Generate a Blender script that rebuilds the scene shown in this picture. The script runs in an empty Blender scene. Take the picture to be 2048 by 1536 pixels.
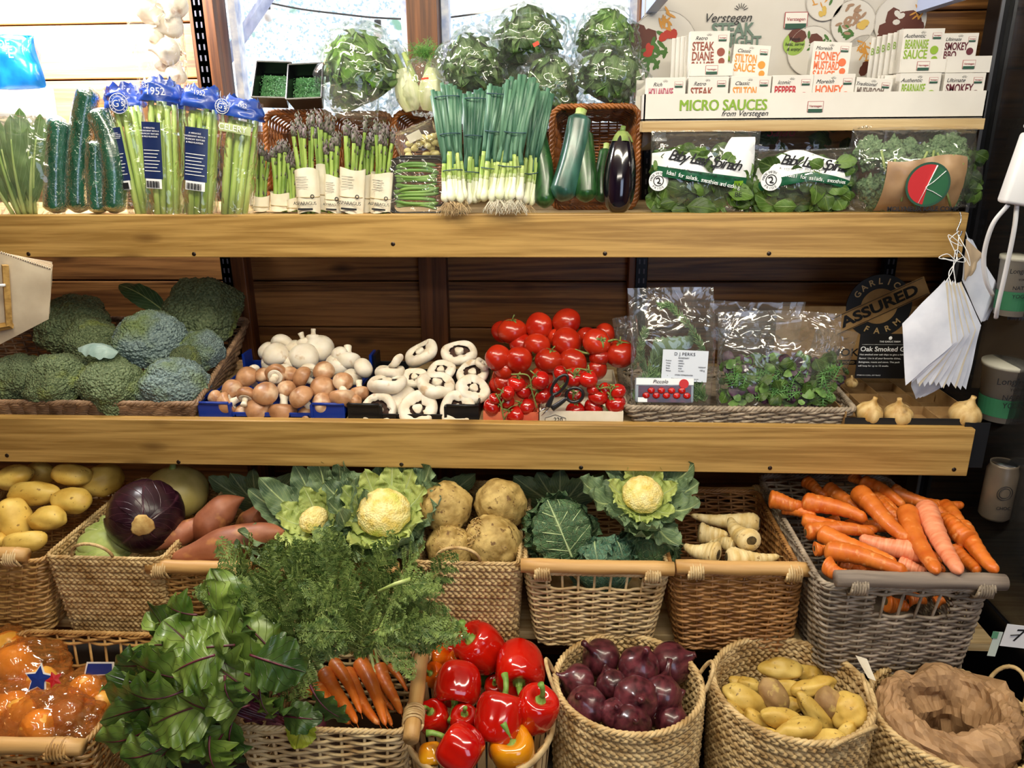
import bpy, bmesh, math, random
import numpy as np
from mathutils import Vector, Matrix, Euler
random.seed(7); rng=np.random.default_rng(7)
R=math.radians; PI=math.pi
SC=bpy.context.scene; COL=SC.collection
# ------------------------------------------------------------------ camera
FPX=1538.0
CAM=Vector((0,0,1.6))
CM=Matrix.Rotation(R(3.2),3,'Z')@Matrix.Rotation(R(90-18.5),3,'X')@Matrix.Rotation(R(-0.5),3,'Z')
cd=bpy.data.cameras.new('camera'); co=bpy.data.objects.new('camera',cd); COL.objects.link(co)
co.matrix_world=Matrix.Translation(CAM)@CM.to_4x4()
cd.sensor_width=36; cd.lens=FPX/2048*36; cd.clip_start=.05
SC.camera=co
SC.view_settings.view_transform='Standard'; SC.view_settings.look='None'
SC.view_settings.gamma=1; SC.view_settings.use_curve_mapping=False
SC.view_settings.exposure=0.0
# ------------------------------------------------------------------ sky outside
W=bpy.data.worlds.new('world'); SC.world=W; W.use_nodes=True
bg=W.node_tree.nodes['Background']; bg.inputs[0].default_value=(.86,.93,1,1); bg.inputs[1].default_value=3.2
# ------------------------------------------------------------------ lamps
def area(name,loc,target,sx,sy,power,col):
    l=bpy.data.lights.new(name,'AREA'); l.shape='RECTANGLE'; l.size=sx; l.size_y=sy; l.energy=power; l.color=col
    o=bpy.data.objects.new(name,l); COL.objects.link(o); o.location=loc
    o.rotation_euler=(Vector(target)-Vector(loc)).to_track_quat('-Z','Y').to_euler(); return o
area('shop_strip_light',(-.35,.78,2.36),(0,1.5,.6),1.5,.10,24,(1,.92,.72))
area('shop_strip_light',(.9,.60,2.36),(.3,1.5,.6),1.3,.10,16,(1,.92,.74))
area('shop_strip_light',(-.1,-.9,2.3),(0,1.4,.6),1.6,.12,9,(1,.92,.78))
area('doorway_daylight',(.9,-1.2,1.5),(.1,1.5,.9),.9,1.3,12,(.62,.74,1))
area('side_window_daylight',(-1.22,1.86,2.15),(-.95,2.04,1.80),.5,.25,34,(1,.98,.97))
sl=bpy.data.lights.new('sunbeam','SPOT'); sl.energy=900; sl.spot_size=R(27); sl.spot_blend=.55; sl.shadow_soft_size=.06; sl.color=(1,.96,.93)
so=bpy.data.objects.new('sunbeam',sl); COL.objects.link(so); so.location=(-1.85,.95,2.36); so.rotation_euler=(Vector((-1.27,2.06,1.88))-so.location).to_track_quat('-Z','Y').to_euler()

# ------------------------------------------------------------------ pixel -> point at a real depth
def ray(u,v): return CM@Vector(((u-1024)/FPX,-(v-768)/FPX,-1))
def P(u,v,Y): d=ray(u,v); return CAM+d*(Y/d.y)
def PZ(u,v,z): d=ray(u,v); return CAM+d*((z-CAM.z)/d.z)
def MPP(p):                                    # metres per pixel at a point
    q=CM.transposed()@(Vector(p)-CAM); return -q.z/FPX
# ------------------------------------------------------------------ numpy noise
def _h(i,j,k,s=0):
    n=(i*374761393+j*668265263+k*1274126177+s*974634777)&0x7fffffff
    n=((n^(n>>13))*1274126177)&0x7fffffff
    return ((n^(n>>16))&0xffff)/65535.0
def vn(p,f=1,s=0):
    p=np.asarray(p,float)*f+1000.; i=np.floor(p).astype(np.int64); t=p-i; t=t*t*(3-2*t); r=0
    for a in (0,1):
        for b in (0,1):
            for c in (0,1):
                w=(t[...,0] if a else 1-t[...,0])*(t[...,1] if b else 1-t[...,1])*(t[...,2] if c else 1-t[...,2])
                r=r+w*_h(i[...,0]+a,i[...,1]+b,i[...,2]+c,s)
    return r*2-1
def fbm(p,f=1,o=3,s=0):
    return sum(vn(p,f*2**k,s+k)*.5**k for k in range(o))
def voro(p,f=1,s=0):
    p=np.asarray(p,float)*f+1000.; i=np.floor(p).astype(np.int64); best=np.full(p.shape[:-1],9.)
    for a in (-1,0,1):
        for b in (-1,0,1):
            for c in (-1,0,1):
                ii=i[...,0]+a; jj=i[...,1]+b; kk=i[...,2]+c
                d=(ii+_h(ii,jj,kk,s)-p[...,0])**2+(jj+_h(ii,jj,kk,s+1)-p[...,1])**2+(kk+_h(ii,jj,kk,s+2)-p[...,2])**2
                best=np.minimum(best,d)
    return np.sqrt(best)
# ------------------------------------------------------------------ mesh builder
class MB:
    def __init__(s): s.v=[]; s.f=[]; s.n=0; s.mi=[]; s.uv=[]
    def add(s,v,f,mi=0,uv=None):
        v=np.asarray(v,float).reshape(-1,3); s.v.append(v); n=s.n; s.uv.append(np.zeros((len(v),2)) if uv is None else np.asarray(uv).reshape(-1,2))
        s.f+= [tuple(int(a)+n for a in q) for q in f]; s.mi+=[mi]*len(f); s.n+=len(v); return s
    def grid(s,g,cu=False,cv=False,mi=0,uv=None):
        g=np.asarray(g,float); n,m=g.shape[:2]; idx=np.arange(n*m).reshape(n,m)
        if cu: idx=np.vstack([idx,idx[:1]])
        if cv: idx=np.hstack([idx,idx[:,:1]])
        q=np.stack([idx[:-1,:-1],idx[1:,:-1],idx[1:,1:],idx[:-1,1:]],-1).reshape(-1,4)
        return s.add(g.reshape(-1,3),q.tolist(),mi,uv)
    def tube(s,pts,r,seg=8,cap=True,flat=1,up=None,mi=0,close=False):
        p=np.asarray([tuple(a) for a in pts],float); n=len(p); r=np.broadcast_to(np.asarray(r,float),(n,))
        t=np.gradient(p,axis=0) if not close else (np.roll(p,-1,0)-np.roll(p,1,0))
        t/=np.linalg.norm(t,axis=1)[:,None]+1e-12
        a=np.array([0,0,1.]) if up is None else np.asarray(up,float)
        if abs(t[0]@a)>.95: a=np.array([1.,0,0]) if abs(t[0][0])<.9 else np.array([0,1.,0])
        N=[]
        for k in range(n):
            a=a-(a@t[k])*t[k]; a=a/(np.linalg.norm(a)+1e-12); N.append(a)
        N=np.array(N); B=np.cross(t,N); th=np.linspace(0,2*PI,seg,endpoint=False)
        g=p[:,None]+r[:,None,None]*(np.cos(th)[None,:,None]*N[:,None]*flat+np.sin(th)[None,:,None]*B[:,None])
        n0=s.n; s.grid(g,cu=close,cv=True,mi=mi)
        if cap and not close:
            s.f.append(tuple(n0+k for k in range(seg))); s.f.append(tuple(n0+(n-1)*seg+seg-1-k for k in range(seg))); s.mi+=[mi,mi]
        return s
    def box(s,c,d,rot=None,bev=0,mi=0):
        c=np.array(c,float); h=np.array(d,float)/2
        if bev<=0:
            v=np.array([[x,y,z] for x in(-1,1) for y in(-1,1) for z in(-1,1)],float)*h
            f=[(0,1,3,2),(4,6,7,5),(0,4,5,1),(2,3,7,6),(0,2,6,4),(1,5,7,3)]
        else:
            bm=bmesh.new(); bmesh.ops.create_cube(bm,size=2)
            for q in bm.verts: q.co=Vector((q.co.x*h[0],q.co.y*h[1],q.co.z*h[2]))
            bmesh.ops.bevel(bm,geom=bm.edges[:],offset=bev,segments=2,affect='EDGES',profile=.5)
            bm.verts.index_update(); v=np.array([q.co[:] for q in bm.verts]); f=[tuple(a.index for a in q.verts) for q in bm.faces]; bm.free()
        if rot is not None: v=v@np.array(Euler(rot).to_matrix()).T
        return s.add(v+c,f,mi)
    def lathe(s,prof,seg=20,mod=None,axis=(0,0,1),c=(0,0,0),mi=0):
        pr=np.array(prof,float); th=np.linspace(0,2*PI,seg,endpoint=False)
        g=np.zeros((len(pr),seg,3)); m=np.ones((len(pr),seg)) if mod is None else mod(pr[:,None,1]+0*th[None],th[None]+0*pr[:,None,0],pr)
        g[...,0]=pr[:,None,0]*np.cos(th)*m; g[...,1]=pr[:,None,0]*np.sin(th)*m; g[...,2]=pr[:,None,1]
        if tuple(axis)!=(0,0,1): g=g@np.array(Vector((0,0,1)).rotation_difference(Vector(axis)).to_matrix()).T
        return s.grid(g+np.array(c),cv=True,mi=mi)
    def xf(s,M):
        M=np.array(M); 
        for k in range(len(s.v)): s.v[k]=s.v[k]@M[:3,:3].T+M[:3,3]
        return s
    def mesh(s,name,mats,smooth=True):
        me=bpy.data.meshes.new(name); me.from_pydata(np.vstack(s.v).tolist(),[],s.f)
        for m in (mats if isinstance(mats,(list,tuple)) else [mats]): me.materials.append(m)
        if any(s.mi): me.polygons.foreach_set('material_index',s.mi)
        U=np.vstack(s.uv)
        if U.any():
            ly=me.uv_layers.new(name='UVMap'); li=np.zeros(len(me.loops),int); me.loops.foreach_get('vertex_index',li); ly.data.foreach_set('uv',U[li].ravel())
        me.polygons.foreach_set('use_smooth',[smooth]*len(me.polygons)); me.update(); return me
    def ob(s,name,mats,parent=None,smooth=True,loc=None,rot=None):
        o=bpy.data.objects.new(name,s.mesh(name,mats,smooth)); COL.objects.link(o)
        if parent: o.parent=parent
        if loc is not None: o.location=loc
        if rot is not None: o.rotation_euler=rot
        return o
_ico={}
def ico(n):
    if n not in _ico:
        bm=bmesh.new(); bmesh.ops.create_icosphere(bm,subdivisions=n,radius=1); bm.verts.index_update()
        _ico[n]=(np.array([q.co[:] for q in bm.verts]),[tuple(a.index for a in q.verts) for q in bm.faces]); bm.free()
    return _ico[n]
def tag(o,label,cat,group=None,kind=None):
    o['label']=label; o['category']=cat
    if group: o['group']=group
    if kind: o['kind']=kind
    return o
def thing(name,label,cat,loc=(0,0,0),rot=(0,0,0),group=None,scale=None):
    o=bpy.data.objects.new(name,None); o.empty_display_size=.02; COL.objects.link(o); o.location=loc; o.rotation_euler=rot
    if scale is not None: o.scale=scale if hasattr(scale,'__len__') else (scale,)*3
    return tag(o,label,cat,group)
def struct(o): o['kind']='structure'; return o
def cp(o,parent=None):
    c=o.copy(); COL.objects.link(c)
    if parent: c.parent=parent
    for ch in [k for k in o.children]:
        cp(ch,c)
    return c
def ob(name,me,parent=None,loc=None,rot=None,scale=None):
    o=bpy.data.objects.new(name,me); COL.objects.link(o)
    if parent: o.parent=parent
    if loc is not None: o.location=loc
    if rot is not None: o.rotation_euler=rot
    if scale is not None: o.scale=scale if hasattr(scale,'__len__') else (scale,)*3
    return o
def sm(a,b,x): t=np.clip((x-a)/(b-a),0,1); return t*t*(3-2*t)
def lerp(a,b,t): return a+(b-a)*t
def curve(pts,n=12):                         # smooth Catmull-Rom through points
    p=np.array([tuple(a) for a in pts],float); p=np.vstack([2*p[0]-p[1],p,2*p[-1]-p[-2]]); out=[]; m=len(p)-3
    for t in np.linspace(0,m,n):
        k=min(int(t),m-1); f=t-k; a,b,c,d=p[k:k+4]
        out.append(.5*((2*b)+(-a+c)*f+(2*a-5*b+4*c-d)*f*f+(-a+3*b-3*c+d)*f**3))
    return np.array(out)
# ------------------------------------------------------------------ materials
def lin(h):
    h=h.lstrip('#'); c=[int(h[i:i+2],16)/255 for i in (0,2,4)]
    return tuple((x/12.92 if x<=.04045 else ((x+.055)/1.055)**2.4) for x in c)+(1,)
_m={}
def mat(name,c1,c2=None,rough=.5,scale=20,stretch=(1,1,1),detail=4,ramp=(.35,.65),bump=0,bscale=None,btype='noise',bstretch=None,
        metal=0,spec=.5,coat=0,sss=0,trans=0,alpha=1,var=0,c3=None,s3=60,r3=(.6,.7),wave=None,coords='Object',dist=0,thick=None):
    if name in _m: return _m[name]
    m=bpy.data.materials.new(name); m.use_nodes=True; N=m.node_tree.nodes; L=m.node_tree.links; B=N['Principled BSDF']
    B.inputs['Roughness'].default_value=rough; B.inputs['Metallic'].default_value=metal; B.inputs['Specular IOR Level'].default_value=spec
    if coat: B.inputs['Coat Weight'].default_value=coat; B.inputs['Coat Roughness'].default_value=.12
    if sss: B.inputs['Subsurface Weight'].default_value=sss; B.inputs['Subsurface Radius'].default_value=(.01,.006,.003); B.inputs['Subsurface Scale'].default_value=.5
    if trans: B.inputs['Transmission Weight'].default_value=trans
    if alpha<1: B.inputs['Alpha'].default_value=alpha
    tc=N.new('ShaderNodeTexCoord'); oi=N.new('ShaderNodeObjectInfo')
    off=N.new('ShaderNodeVectorMath'); off.operation='MULTIPLY_ADD'; L.new(oi.outputs['Random'],off.inputs[0]); off.inputs[1].default_value=(7,5,3) if coords=='Object' else (0,0,0); L.new(tc.outputs[coords],off.inputs[2])
    def mp(st):
        q=N.new('ShaderNodeMapping'); q.inputs['Scale'].default_value=st; L.new(off.outputs[0],q.inputs[0]); return q.outputs[0]
    col=None; base=lin(c1) if isinstance(c1,str) else c1
    if c2:
        n=N.new('ShaderNodeTexNoise'); n.inputs['Scale'].default_value=scale; n.inputs['Detail'].default_value=detail; n.inputs['Distortion'].default_value=dist; L.new(mp(stretch),n.inputs[0])
        r=N.new('ShaderNodeValToRGB'); r.color_ramp.elements[0].position=ramp[0]; r.color_ramp.elements[1].position=ramp[1]
        r.color_ramp.elements[0].color=base; r.color_ramp.elements[1].color=lin(c2); L.new(n.outputs[0],r.inputs[0]); col=r.outputs[0]
    if c3:
        n=N.new('ShaderNodeTexNoise'); n.inputs['Scale'].default_value=s3; n.inputs['Detail'].default_value=3; L.new(mp((1,1,1)),n.inputs[0])
        r=N.new('ShaderNodeMapRange'); r.inputs[1].default_value=r3[0]; r.inputs[2].default_value=r3[1]; L.new(n.outputs[0],r.inputs[0])
        x=N.new('ShaderNodeMix'); x.data_type='RGBA'; L.new(r.outputs[0],x.inputs[0])
        if col: L.new(col,x.inputs[6])
        else: x.inputs[6].default_value=base
        x.inputs[7].default_value=lin(c3); col=x.outputs[2]
    if var:
        h=N.new('ShaderNodeHueSaturation'); a=N.new('ShaderNodeMapRange'); a.inputs[3].default_value=1-var; a.inputs[4].default_value=1+var*.6; L.new(oi.outputs['Random'],a.inputs[0]); L.new(a.outputs[0],h.inputs['Value'])
        if col: L.new(col,h.inputs['Color'])
        else: h.inputs['Color'].default_value=base
        col=h.outputs[0]
    if col: L.new(col,B.inputs['Base Color'])
    else: B.inputs['Base Color'].default_value=base
    if bump:
        if btype=='noise': n=N.new('ShaderNodeTexNoise'); n.inputs['Detail'].default_value=5; o_=0
        elif btype=='voro': n=N.new('ShaderNodeTexVoronoi'); o_=0
        else: n=N.new('ShaderNodeTexWave'); n.inputs['Distortion'].default_value=3; n.inputs['Detail'].default_value=2; o_=1; n.bands_direction='Z'
        n.inputs['Scale'].default_value=bscale or scale; L.new(mp(bstretch or stretch),n.inputs[0])
        b=N.new('ShaderNodeBump'); b.inputs['Strength'].default_value=bump; b.inputs['Distance'].default_value=thick or .003; L.new(n.outputs[o_],b.inputs['Height']); L.new(b.outputs[0],B.inputs['Normal'])
        if btype=='voro': b.invert=True
    _m[name]=m; return m
def film(name,tint=(1,1,1,1),base=.10,haze=.03,scale=30,strength=.9,rough=.07,hcol=(.9,.92,.93,1)):
    """clear crinkled packaging film"""
    if name in _m: return _m[name]
    m=bpy.data.materials.new(name); m.use_nodes=True; N=m.node_tree.nodes; L=m.node_tree.links; N.remove(N['Principled BSDF']); out=N['Material Output']
    tc=N.new('ShaderNodeTexCoord'); n1=N.new('ShaderNodeTexNoise'); n1.inputs['Scale'].default_value=scale; n1.inputs['Detail'].default_value=2; n1.inputs['Distortion'].default_value=1.2
    v1=N.new('ShaderNodeTexVoronoi'); v1.feature='DISTANCE_TO_EDGE'; v1.inputs['Scale'].default_value=scale*1.1
    nn=N.new('ShaderNodeMix'); nn.data_type='RGBA'; nn.inputs[0].default_value=.08; L.new(tc.outputs['Object'],nn.inputs[6]); L.new(n1.outputs['Color'],nn.inputs[7])
    L.new(tc.outputs['Object'],n1.inputs[0]); L.new(nn.outputs[2],v1.inputs[0])
    ad=N.new('ShaderNodeMath'); ad.operation='ADD'; mn=N.new('ShaderNodeMath'); mn.operation='MINIMUM'; mn.inputs[1].default_value=.16; L.new(v1.outputs['Distance'],mn.inputs[0])
    mu=N.new('ShaderNodeMath'); mu.operation='MULTIPLY'; mu.inputs[1].default_value=2.2; L.new(mn.outputs[0],mu.inputs[0])
    L.new(n1.outputs[0],ad.inputs[0]); L.new(mu.outputs[0],ad.inputs[1])
    b=N.new('ShaderNodeBump'); b.inputs['Strength'].default_value=strength; b.inputs['Distance'].default_value=.006; L.new(ad.outputs[0],b.inputs['Height'])
    g=N.new('ShaderNodeBsdfGlossy'); g.inputs['Roughness'].default_value=rough; g.inputs['Color'].default_value=(1,1,1,1); L.new(b.outputs[0],g.inputs['Normal'])
    t=N.new('ShaderNodeBsdfTransparent'); t.inputs[0].default_value=tint
    d=N.new('ShaderNodeBsdfDiffuse'); d.inputs[0].default_value=hcol; L.new(b.outputs[0],d.inputs['Normal'])
    fr=N.new('ShaderNodeFresnel'); fr.inputs[0].default_value=1.45; L.new(b.outputs[0],fr.inputs['Normal'])
    f2=N.new('ShaderNodeMath'); f2.operation='MULTIPLY_ADD'; f2.inputs[1].default_value=.55; f2.inputs[2].default_value=base; f2.use_clamp=True; L.new(fr.outputs[0],f2.inputs[0])
    m1=N.new('ShaderNodeMixShader'); m1.inputs[0].default_value=haze; L.new(t.outputs[0],m1.inputs[1]); L.new(d.outputs[0],m1.inputs[2])
    m2=N.new('ShaderNodeMixShader'); L.new(f2.outputs[0],m2.inputs[0]); L.new(m1.outputs[0],m2.inputs[1]); L.new(g.outputs[0],m2.inputs[2]); L.new(m2.outputs[0],out.inputs[0])
    _m[name]=m; return m
def wood(name,c1,c2,knot=None,sx=1,rough=.5,grain=40,bump=.12,axis='x',dist=1.2):
    st={'x':(.035,1,1),'y':(1,.035,1),'z':(1,1,.035)}[axis]
    st=(st[0]*sx,st[1]*sx,st[2]*sx)
    m=bpy.data.materials.new(name); m.use_nodes=True; N=m.node_tree.nodes; L=m.node_tree.links; B=N['Principled BSDF']; B.inputs['Roughness'].default_value=rough
    tc=N.new('ShaderNodeTexCoord'); q=N.new('ShaderNodeMapping'); q.inputs['Scale'].default_value=st; L.new(tc.outputs['Object'],q.inputs[0])
    n=N.new('ShaderNodeTexNoise'); n.inputs['Scale'].default_value=grain; n.inputs['Detail'].default_value=6; n.inputs['Distortion'].default_value=dist*.3; n.inputs['Roughness'].default_value=.62; L.new(q.outputs[0],n.inputs[0])
    n2=N.new('ShaderNodeTexNoise'); n2.inputs['Scale'].default_value=grain*.13; n2.inputs['Detail'].default_value=2; n2.inputs['Distortion'].default_value=dist; L.new(q.outputs[0],n2.inputs[0])
    w=N.new('ShaderNodeMath'); w.operation='MULTIPLY_ADD'; w.inputs[1].default_value=26; w.inputs[2].default_value=0; L.new(n2.outputs[0],w.inputs[0])
    sn=N.new('ShaderNodeMath'); sn.operation='SINE'; L.new(w.outputs[0],sn.inputs[0])
    a=N.new('ShaderNodeMath'); a.operation='MULTIPLY_ADD'; a.inputs[1].default_value=.13; L.new(sn.outputs[0],a.inputs[0]); L.new(n.outputs[0],a.inputs[2])
    r=N.new('ShaderNodeValToRGB'); r.color_ramp.elements[0].position=.3; r.color_ramp.elements[1].position=.68; r.color_ramp.elements[0].color=lin(c1); r.color_ramp.elements[1].color=lin(c2); L.new(a.outputs[0],r.inputs[0])
    col=r.outputs[0]
    if knot:
        kq=N.new('ShaderNodeMapping'); kq.inputs['Scale'].default_value={'x':(.55,1,1.5),'y':(1,.55,1.5),'z':(1.5,1,.55)}[axis]; L.new(tc.outputs['Object'],kq.inputs[0])
        v=N.new('ShaderNodeTexVoronoi'); v.inputs['Scale'].default_value=6; L.new(kq.outputs[0],v.inputs[0])
        mr=N.new('ShaderNodeMapRange'); mr.inputs[1].default_value=.15; mr.inputs[2].default_value=.04; mr.inputs[3].default_value=0; mr.inputs[4].default_value=.85; L.new(v.outputs[0],mr.inputs[0])
        x=N.new('ShaderNodeMix'); x.data_type='RGBA'; L.new(mr.outputs[0],x.inputs[0]); L.new(col,x.inputs[6]); x.inputs[7].default_value=lin(knot); col=x.outputs[2]
    L.new(col,B.inputs['Base Color'])
    b=N.new('ShaderNodeBump'); b.inputs['Strength'].default_value=bump; b.inputs['Distance'].default_value=.002; L.new(a.outputs[0],b.inputs['Height']); L.new(b.outputs[0],B.inputs['Normal'])
    _m[name]=m; return m
# ------------------------------------------------------------------ lettering
_tx={}
def text(s,size,mt,parent=None,loc=(0,0,0),rot=(PI/2,0,0),align='CENTER',ext=.0002,sx=1,shear=0,bold=0,name='lettering',track=1):
    key=(s,round(size,5),mt.name,align,round(sx,3),shear,bold,track)
    if key not in _tx:
        c=bpy.data.curves.new('t','FONT'); c.body=s; c.size=size; c.align_x=align; c.align_y='CENTER'; c.extrude=ext; c.shear=shear; c.offset=bold; c.space_character=track; c.resolution_u=3
        o=bpy.data.objects.new('t',c); me=bpy.data.meshes.new_from_object(o); me.name='lettering'; me.materials.clear(); me.materials.append(mt); me.transform(Matrix.Diagonal((sx,1,1,1)))
        bpy.data.objects.remove(o); _tx[key]=me
    return ob(name,_tx[key],parent,loc,rot)
def leafmat(name,c1,c2,vein,n=8,vw=.10,scale=40,bump=.5,rough=.45,slope=.45,trans=.15,mid=.05,crinkle=0,vmix=.75,spec=.4,ramp=(.3,.7)):
    m=bpy.data.materials.new(name); m.use_nodes=True; N=m.node_tree.nodes; L=m.node_tree.links; B=N['Principled BSDF']; B.inputs['Roughness'].default_value=rough; B.inputs['Specular IOR Level'].default_value=spec
    def M(op,a,b=None,c=None,cl=False):
        q=N.new('ShaderNodeMath'); q.operation=op; q.use_clamp=cl
        for i,x in enumerate((a,b,c)):
            if x is None: continue
            if isinstance(x,(int,float)): q.inputs[i].default_value=x
            else: L.new(x,q.inputs[i])
        return q.outputs[0]
    tc=N.new('ShaderNodeTexCoord'); sp=N.new('ShaderNodeSeparateXYZ'); L.new(tc.outputs['UV'],sp.inputs[0])
    ns=N.new('ShaderNodeTexNoise'); ns.inputs['Scale'].default_value=scale; ns.inputs['Detail'].default_value=4; L.new(tc.outputs['Object'],ns.inputs[0])
    a=M('ABSOLUTE',M('SUBTRACT',sp.outputs[0],.5)); x=M('MULTIPLY_ADD',a,-slope*2,sp.outputs[1]); x=M('ADD',x,M('MULTIPLY',ns.outputs[0],.05)); fr=M('ABSOLUTE',M('SUBTRACT',M('FRACT',M('MULTIPLY',x,float(n))),.5))
    v1=M('SUBTRACT',1.,M('DIVIDE',fr,vw,cl=True),cl=True); v2=M('SUBTRACT',1.,M('DIVIDE',a,mid,cl=True),cl=True); v=M('MAXIMUM',M('MULTIPLY',v1,.7),v2)
    if crinkle:
        vo=N.new('ShaderNodeTexVoronoi'); vo.feature='DISTANCE_TO_EDGE'; vo.inputs['Scale'].default_value=crinkle; L.new(tc.outputs['Object'],vo.inputs[0]); v3=M('SUBTRACT',1.,M('DIVIDE',vo.outputs['Distance'],.10,cl=True),cl=True); v=M('MAXIMUM',v,M('MULTIPLY',v3,.55))
    r=N.new('ShaderNodeValToRGB'); r.color_ramp.elements[0].position=ramp[0]; r.color_ramp.elements[1].position=ramp[1]; r.color_ramp.elements[0].color=lin(c1); r.color_ramp.elements[1].color=lin(c2); L.new(ns.outputs[0],r.inputs[0])
    mx=N.new('ShaderNodeMix'); mx.data_type='RGBA'; L.new(M('MULTIPLY',v,vmix),mx.inputs[0]); L.new(r.outputs[0],mx.inputs[6]); mx.inputs[7].default_value=lin(vein); L.new(mx.outputs[2],B.inputs['Base Color'])
    b=N.new('ShaderNodeBump'); b.inputs['Strength'].default_value=bump; b.inputs['Distance'].default_value=.003; b.invert=True; L.new(M('ADD',v,M('MULTIPLY',ns.outputs[0],.8)),b.inputs['Height']); L.new(b.outputs[0],B.inputs['Normal'])
    if trans:
        t=N.new('ShaderNodeBsdfTranslucent'); L.new(mx.outputs[2],t.inputs[0]); s_=N.new('ShaderNodeMixShader'); s_.inputs[0].default_value=trans; L.new(B.outputs[0],s_.inputs[1]); L.new(t.outputs[0],s_.inputs[2]); L.new(s_.outputs[0],N['Material Output'].inputs[0])
    _m[name]=m; return m
def ordn(i,n):
    if n==1: return 'the only one there'
    if i==0: return 'leftmost'
    if i==n-1: return 'rightmost'
    return ['','second','third','fourth','fifth','sixth','seventh','eighth','ninth','tenth','eleventh'][i]+' from the left'
# ------------------------------------------------------------------ the room
WY=2.06                                                       # inner face of the back wall
M_wall=wood('stained_boards','#5a3619','#9c6c3a','#2a170b',grain=120,rough=.45)
M_walld=wood('stained_posts','#4a2914','#7d4c27','#24130a',axis='z',grain=110,rough=.45)
M_plank=wood('varnished_pine','#94713a','#bd9858','#4f3012',grain=130,rough=.42,dist=1.4)
M_ply=wood('plywood','#a98858','#d8bd8c',None,grain=120,rough=.6)
M_black=mat('black_metal','#15151a',rough=.35,metal=.6)
M_white=mat('white_paint','#dfe0e4',rough=.4)
M_screw=mat('screw_metal','#4b4038',rough=.35,metal=.9)
z_sill=P(1024,262,WY).z
def bx(name,x0,x1,y0,y1,z0,z1,m,parent=None,bev=0,smooth=False):
    b=MB(); b.box(((x0+x1)/2,(y0+y1)/2,(z0+z1)/2),(x1-x0,y1-y0,z1-z0),bev=bev); return b.ob(name,m,parent,smooth)
# window bays
xa0=P(462,100,WY).x; xa1=P(818,100,WY).x; xb0=P(884,100,WY).x; xb1=P(1272,100,WY).x
XL,XR=-2.0,2.1
# boarded wall: bevelled boards with real grooves, cut round the windows
b=MB(); pitch=.130; z=-.02
gz=P(660,654,WY).z; z=gz-pitch*math.ceil(gz/pitch)
while z<2.45:
    segs=[(XL,XR)]
    if z+pitch>z_sill+.01: segs=[(XL,xa0-.06),(xb1+.05,XR)]
    z1=min(z+pitch,z_sill) if (z<z_sill<z+pitch) else z+pitch
    if z<z_sill<z+pitch:
        b.box(((XL+XR)/2,WY+.02,(z+z1)/2),(XR-XL,.04,z1-z-.003),bev=.003)
        for s0,s1 in segs: b.box(((s0+s1)/2,WY+.02,(z1+z+pitch)/2),(s1-s0,.04,z+pitch-z1-.003),bev=.002)
    else:
        for s0,s1 in segs: b.box(((s0+s1)/2,WY+.02,z+pitch/2),(s1-s0,.04,pitch-.003),bev=.003)
    z+=pitch
b.box(((XL+XR)/2,WY+.045,(z_sill+0)/2),(XR-XL,.01,z_sill-.002))
b.box(((XL+xa0-.06)/2,WY+.045,2),(xa0-.06-XL,.01,1)); b.box(((XR+xb1+.05)/2,WY+.045,2),(XR-xb1-.05,.01,1))
struct(b.ob('wall_back',M_wall,smooth=False))
# timber posts of the wall and window frames
def post(name,x0,x1,z0,z1,y0,y1): return struct(bx(name,x0,x1,y0,y1,z0,z1,M_walld,bev=.002))
post('trim_1',xa0-.075,xa0-.012,0,2.4,WY-.05,WY+.03)
post('trim_2',xa1+.004,xb0-.004,0,2.4,WY-.04,WY+.05)
post('trim_3',xb1,xb1+.05,0,2.4,WY-.04,WY+.03)
struct(bx('trim_4',xa0-.07,xb1+.05,WY-.11,WY+.06,z_sill-.03,z_sill,M_walld,bev=.002))
M_glass=film('window_glass',base=.02,haze=.02,strength=0,rough=.02)
M_frame=mat('pale_frame','#9fb0da','#e8ecf8',scale=30,rough=.5)
for n,(x0,x1) in enumerate(((xa0,xa1),(xb0,xb1))):
    w=struct(bpy.data.objects.new('window_%d'%(n+1),None)); COL.objects.link(w); w.location=((x0+x1)/2,WY+.03,z_sill)
    b=MB(); hw=(x1-x0)/2
    for s in(-1,1): b.box((s*(hw-.009),0,.4),(.018,.04,.8))
    b.box((0,0,.009),(2*hw,.04,.018)); b.box((0,0,.791),(2*hw,.04,.018)); b.ob('window_frame',M_frame,w,False)
    MB().box((0,.01,.4),(2*hw-.03,.004,.77)).ob('pane',M_glass,w,False)
struct(bx('wall_left',XL-.05,XL,-1.8,WY+.05,0,2.45,M_wall)); struct(bx('wall_right',XR,XR+.05,-1.8,WY+.05,0,2.45,M_wall))
struct(bx('ceiling',XL-.05,XR+.05,-1.8,WY+.1,2.42,2.47,mat('ceiling_white','#cfc8bb',rough=.8)))
struct(bx('floor',XL-.05,XR+.05,-1.8,WY+.1,-.04,0,mat('floor_grey','#5a5650','#6a655d',rough=.7)))
struct(bx('wall_front',XL-.05,XR+.05,-1.85,-1.8,0,2.45,mat('front_wall','#8c8170',rough=.8)))
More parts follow.
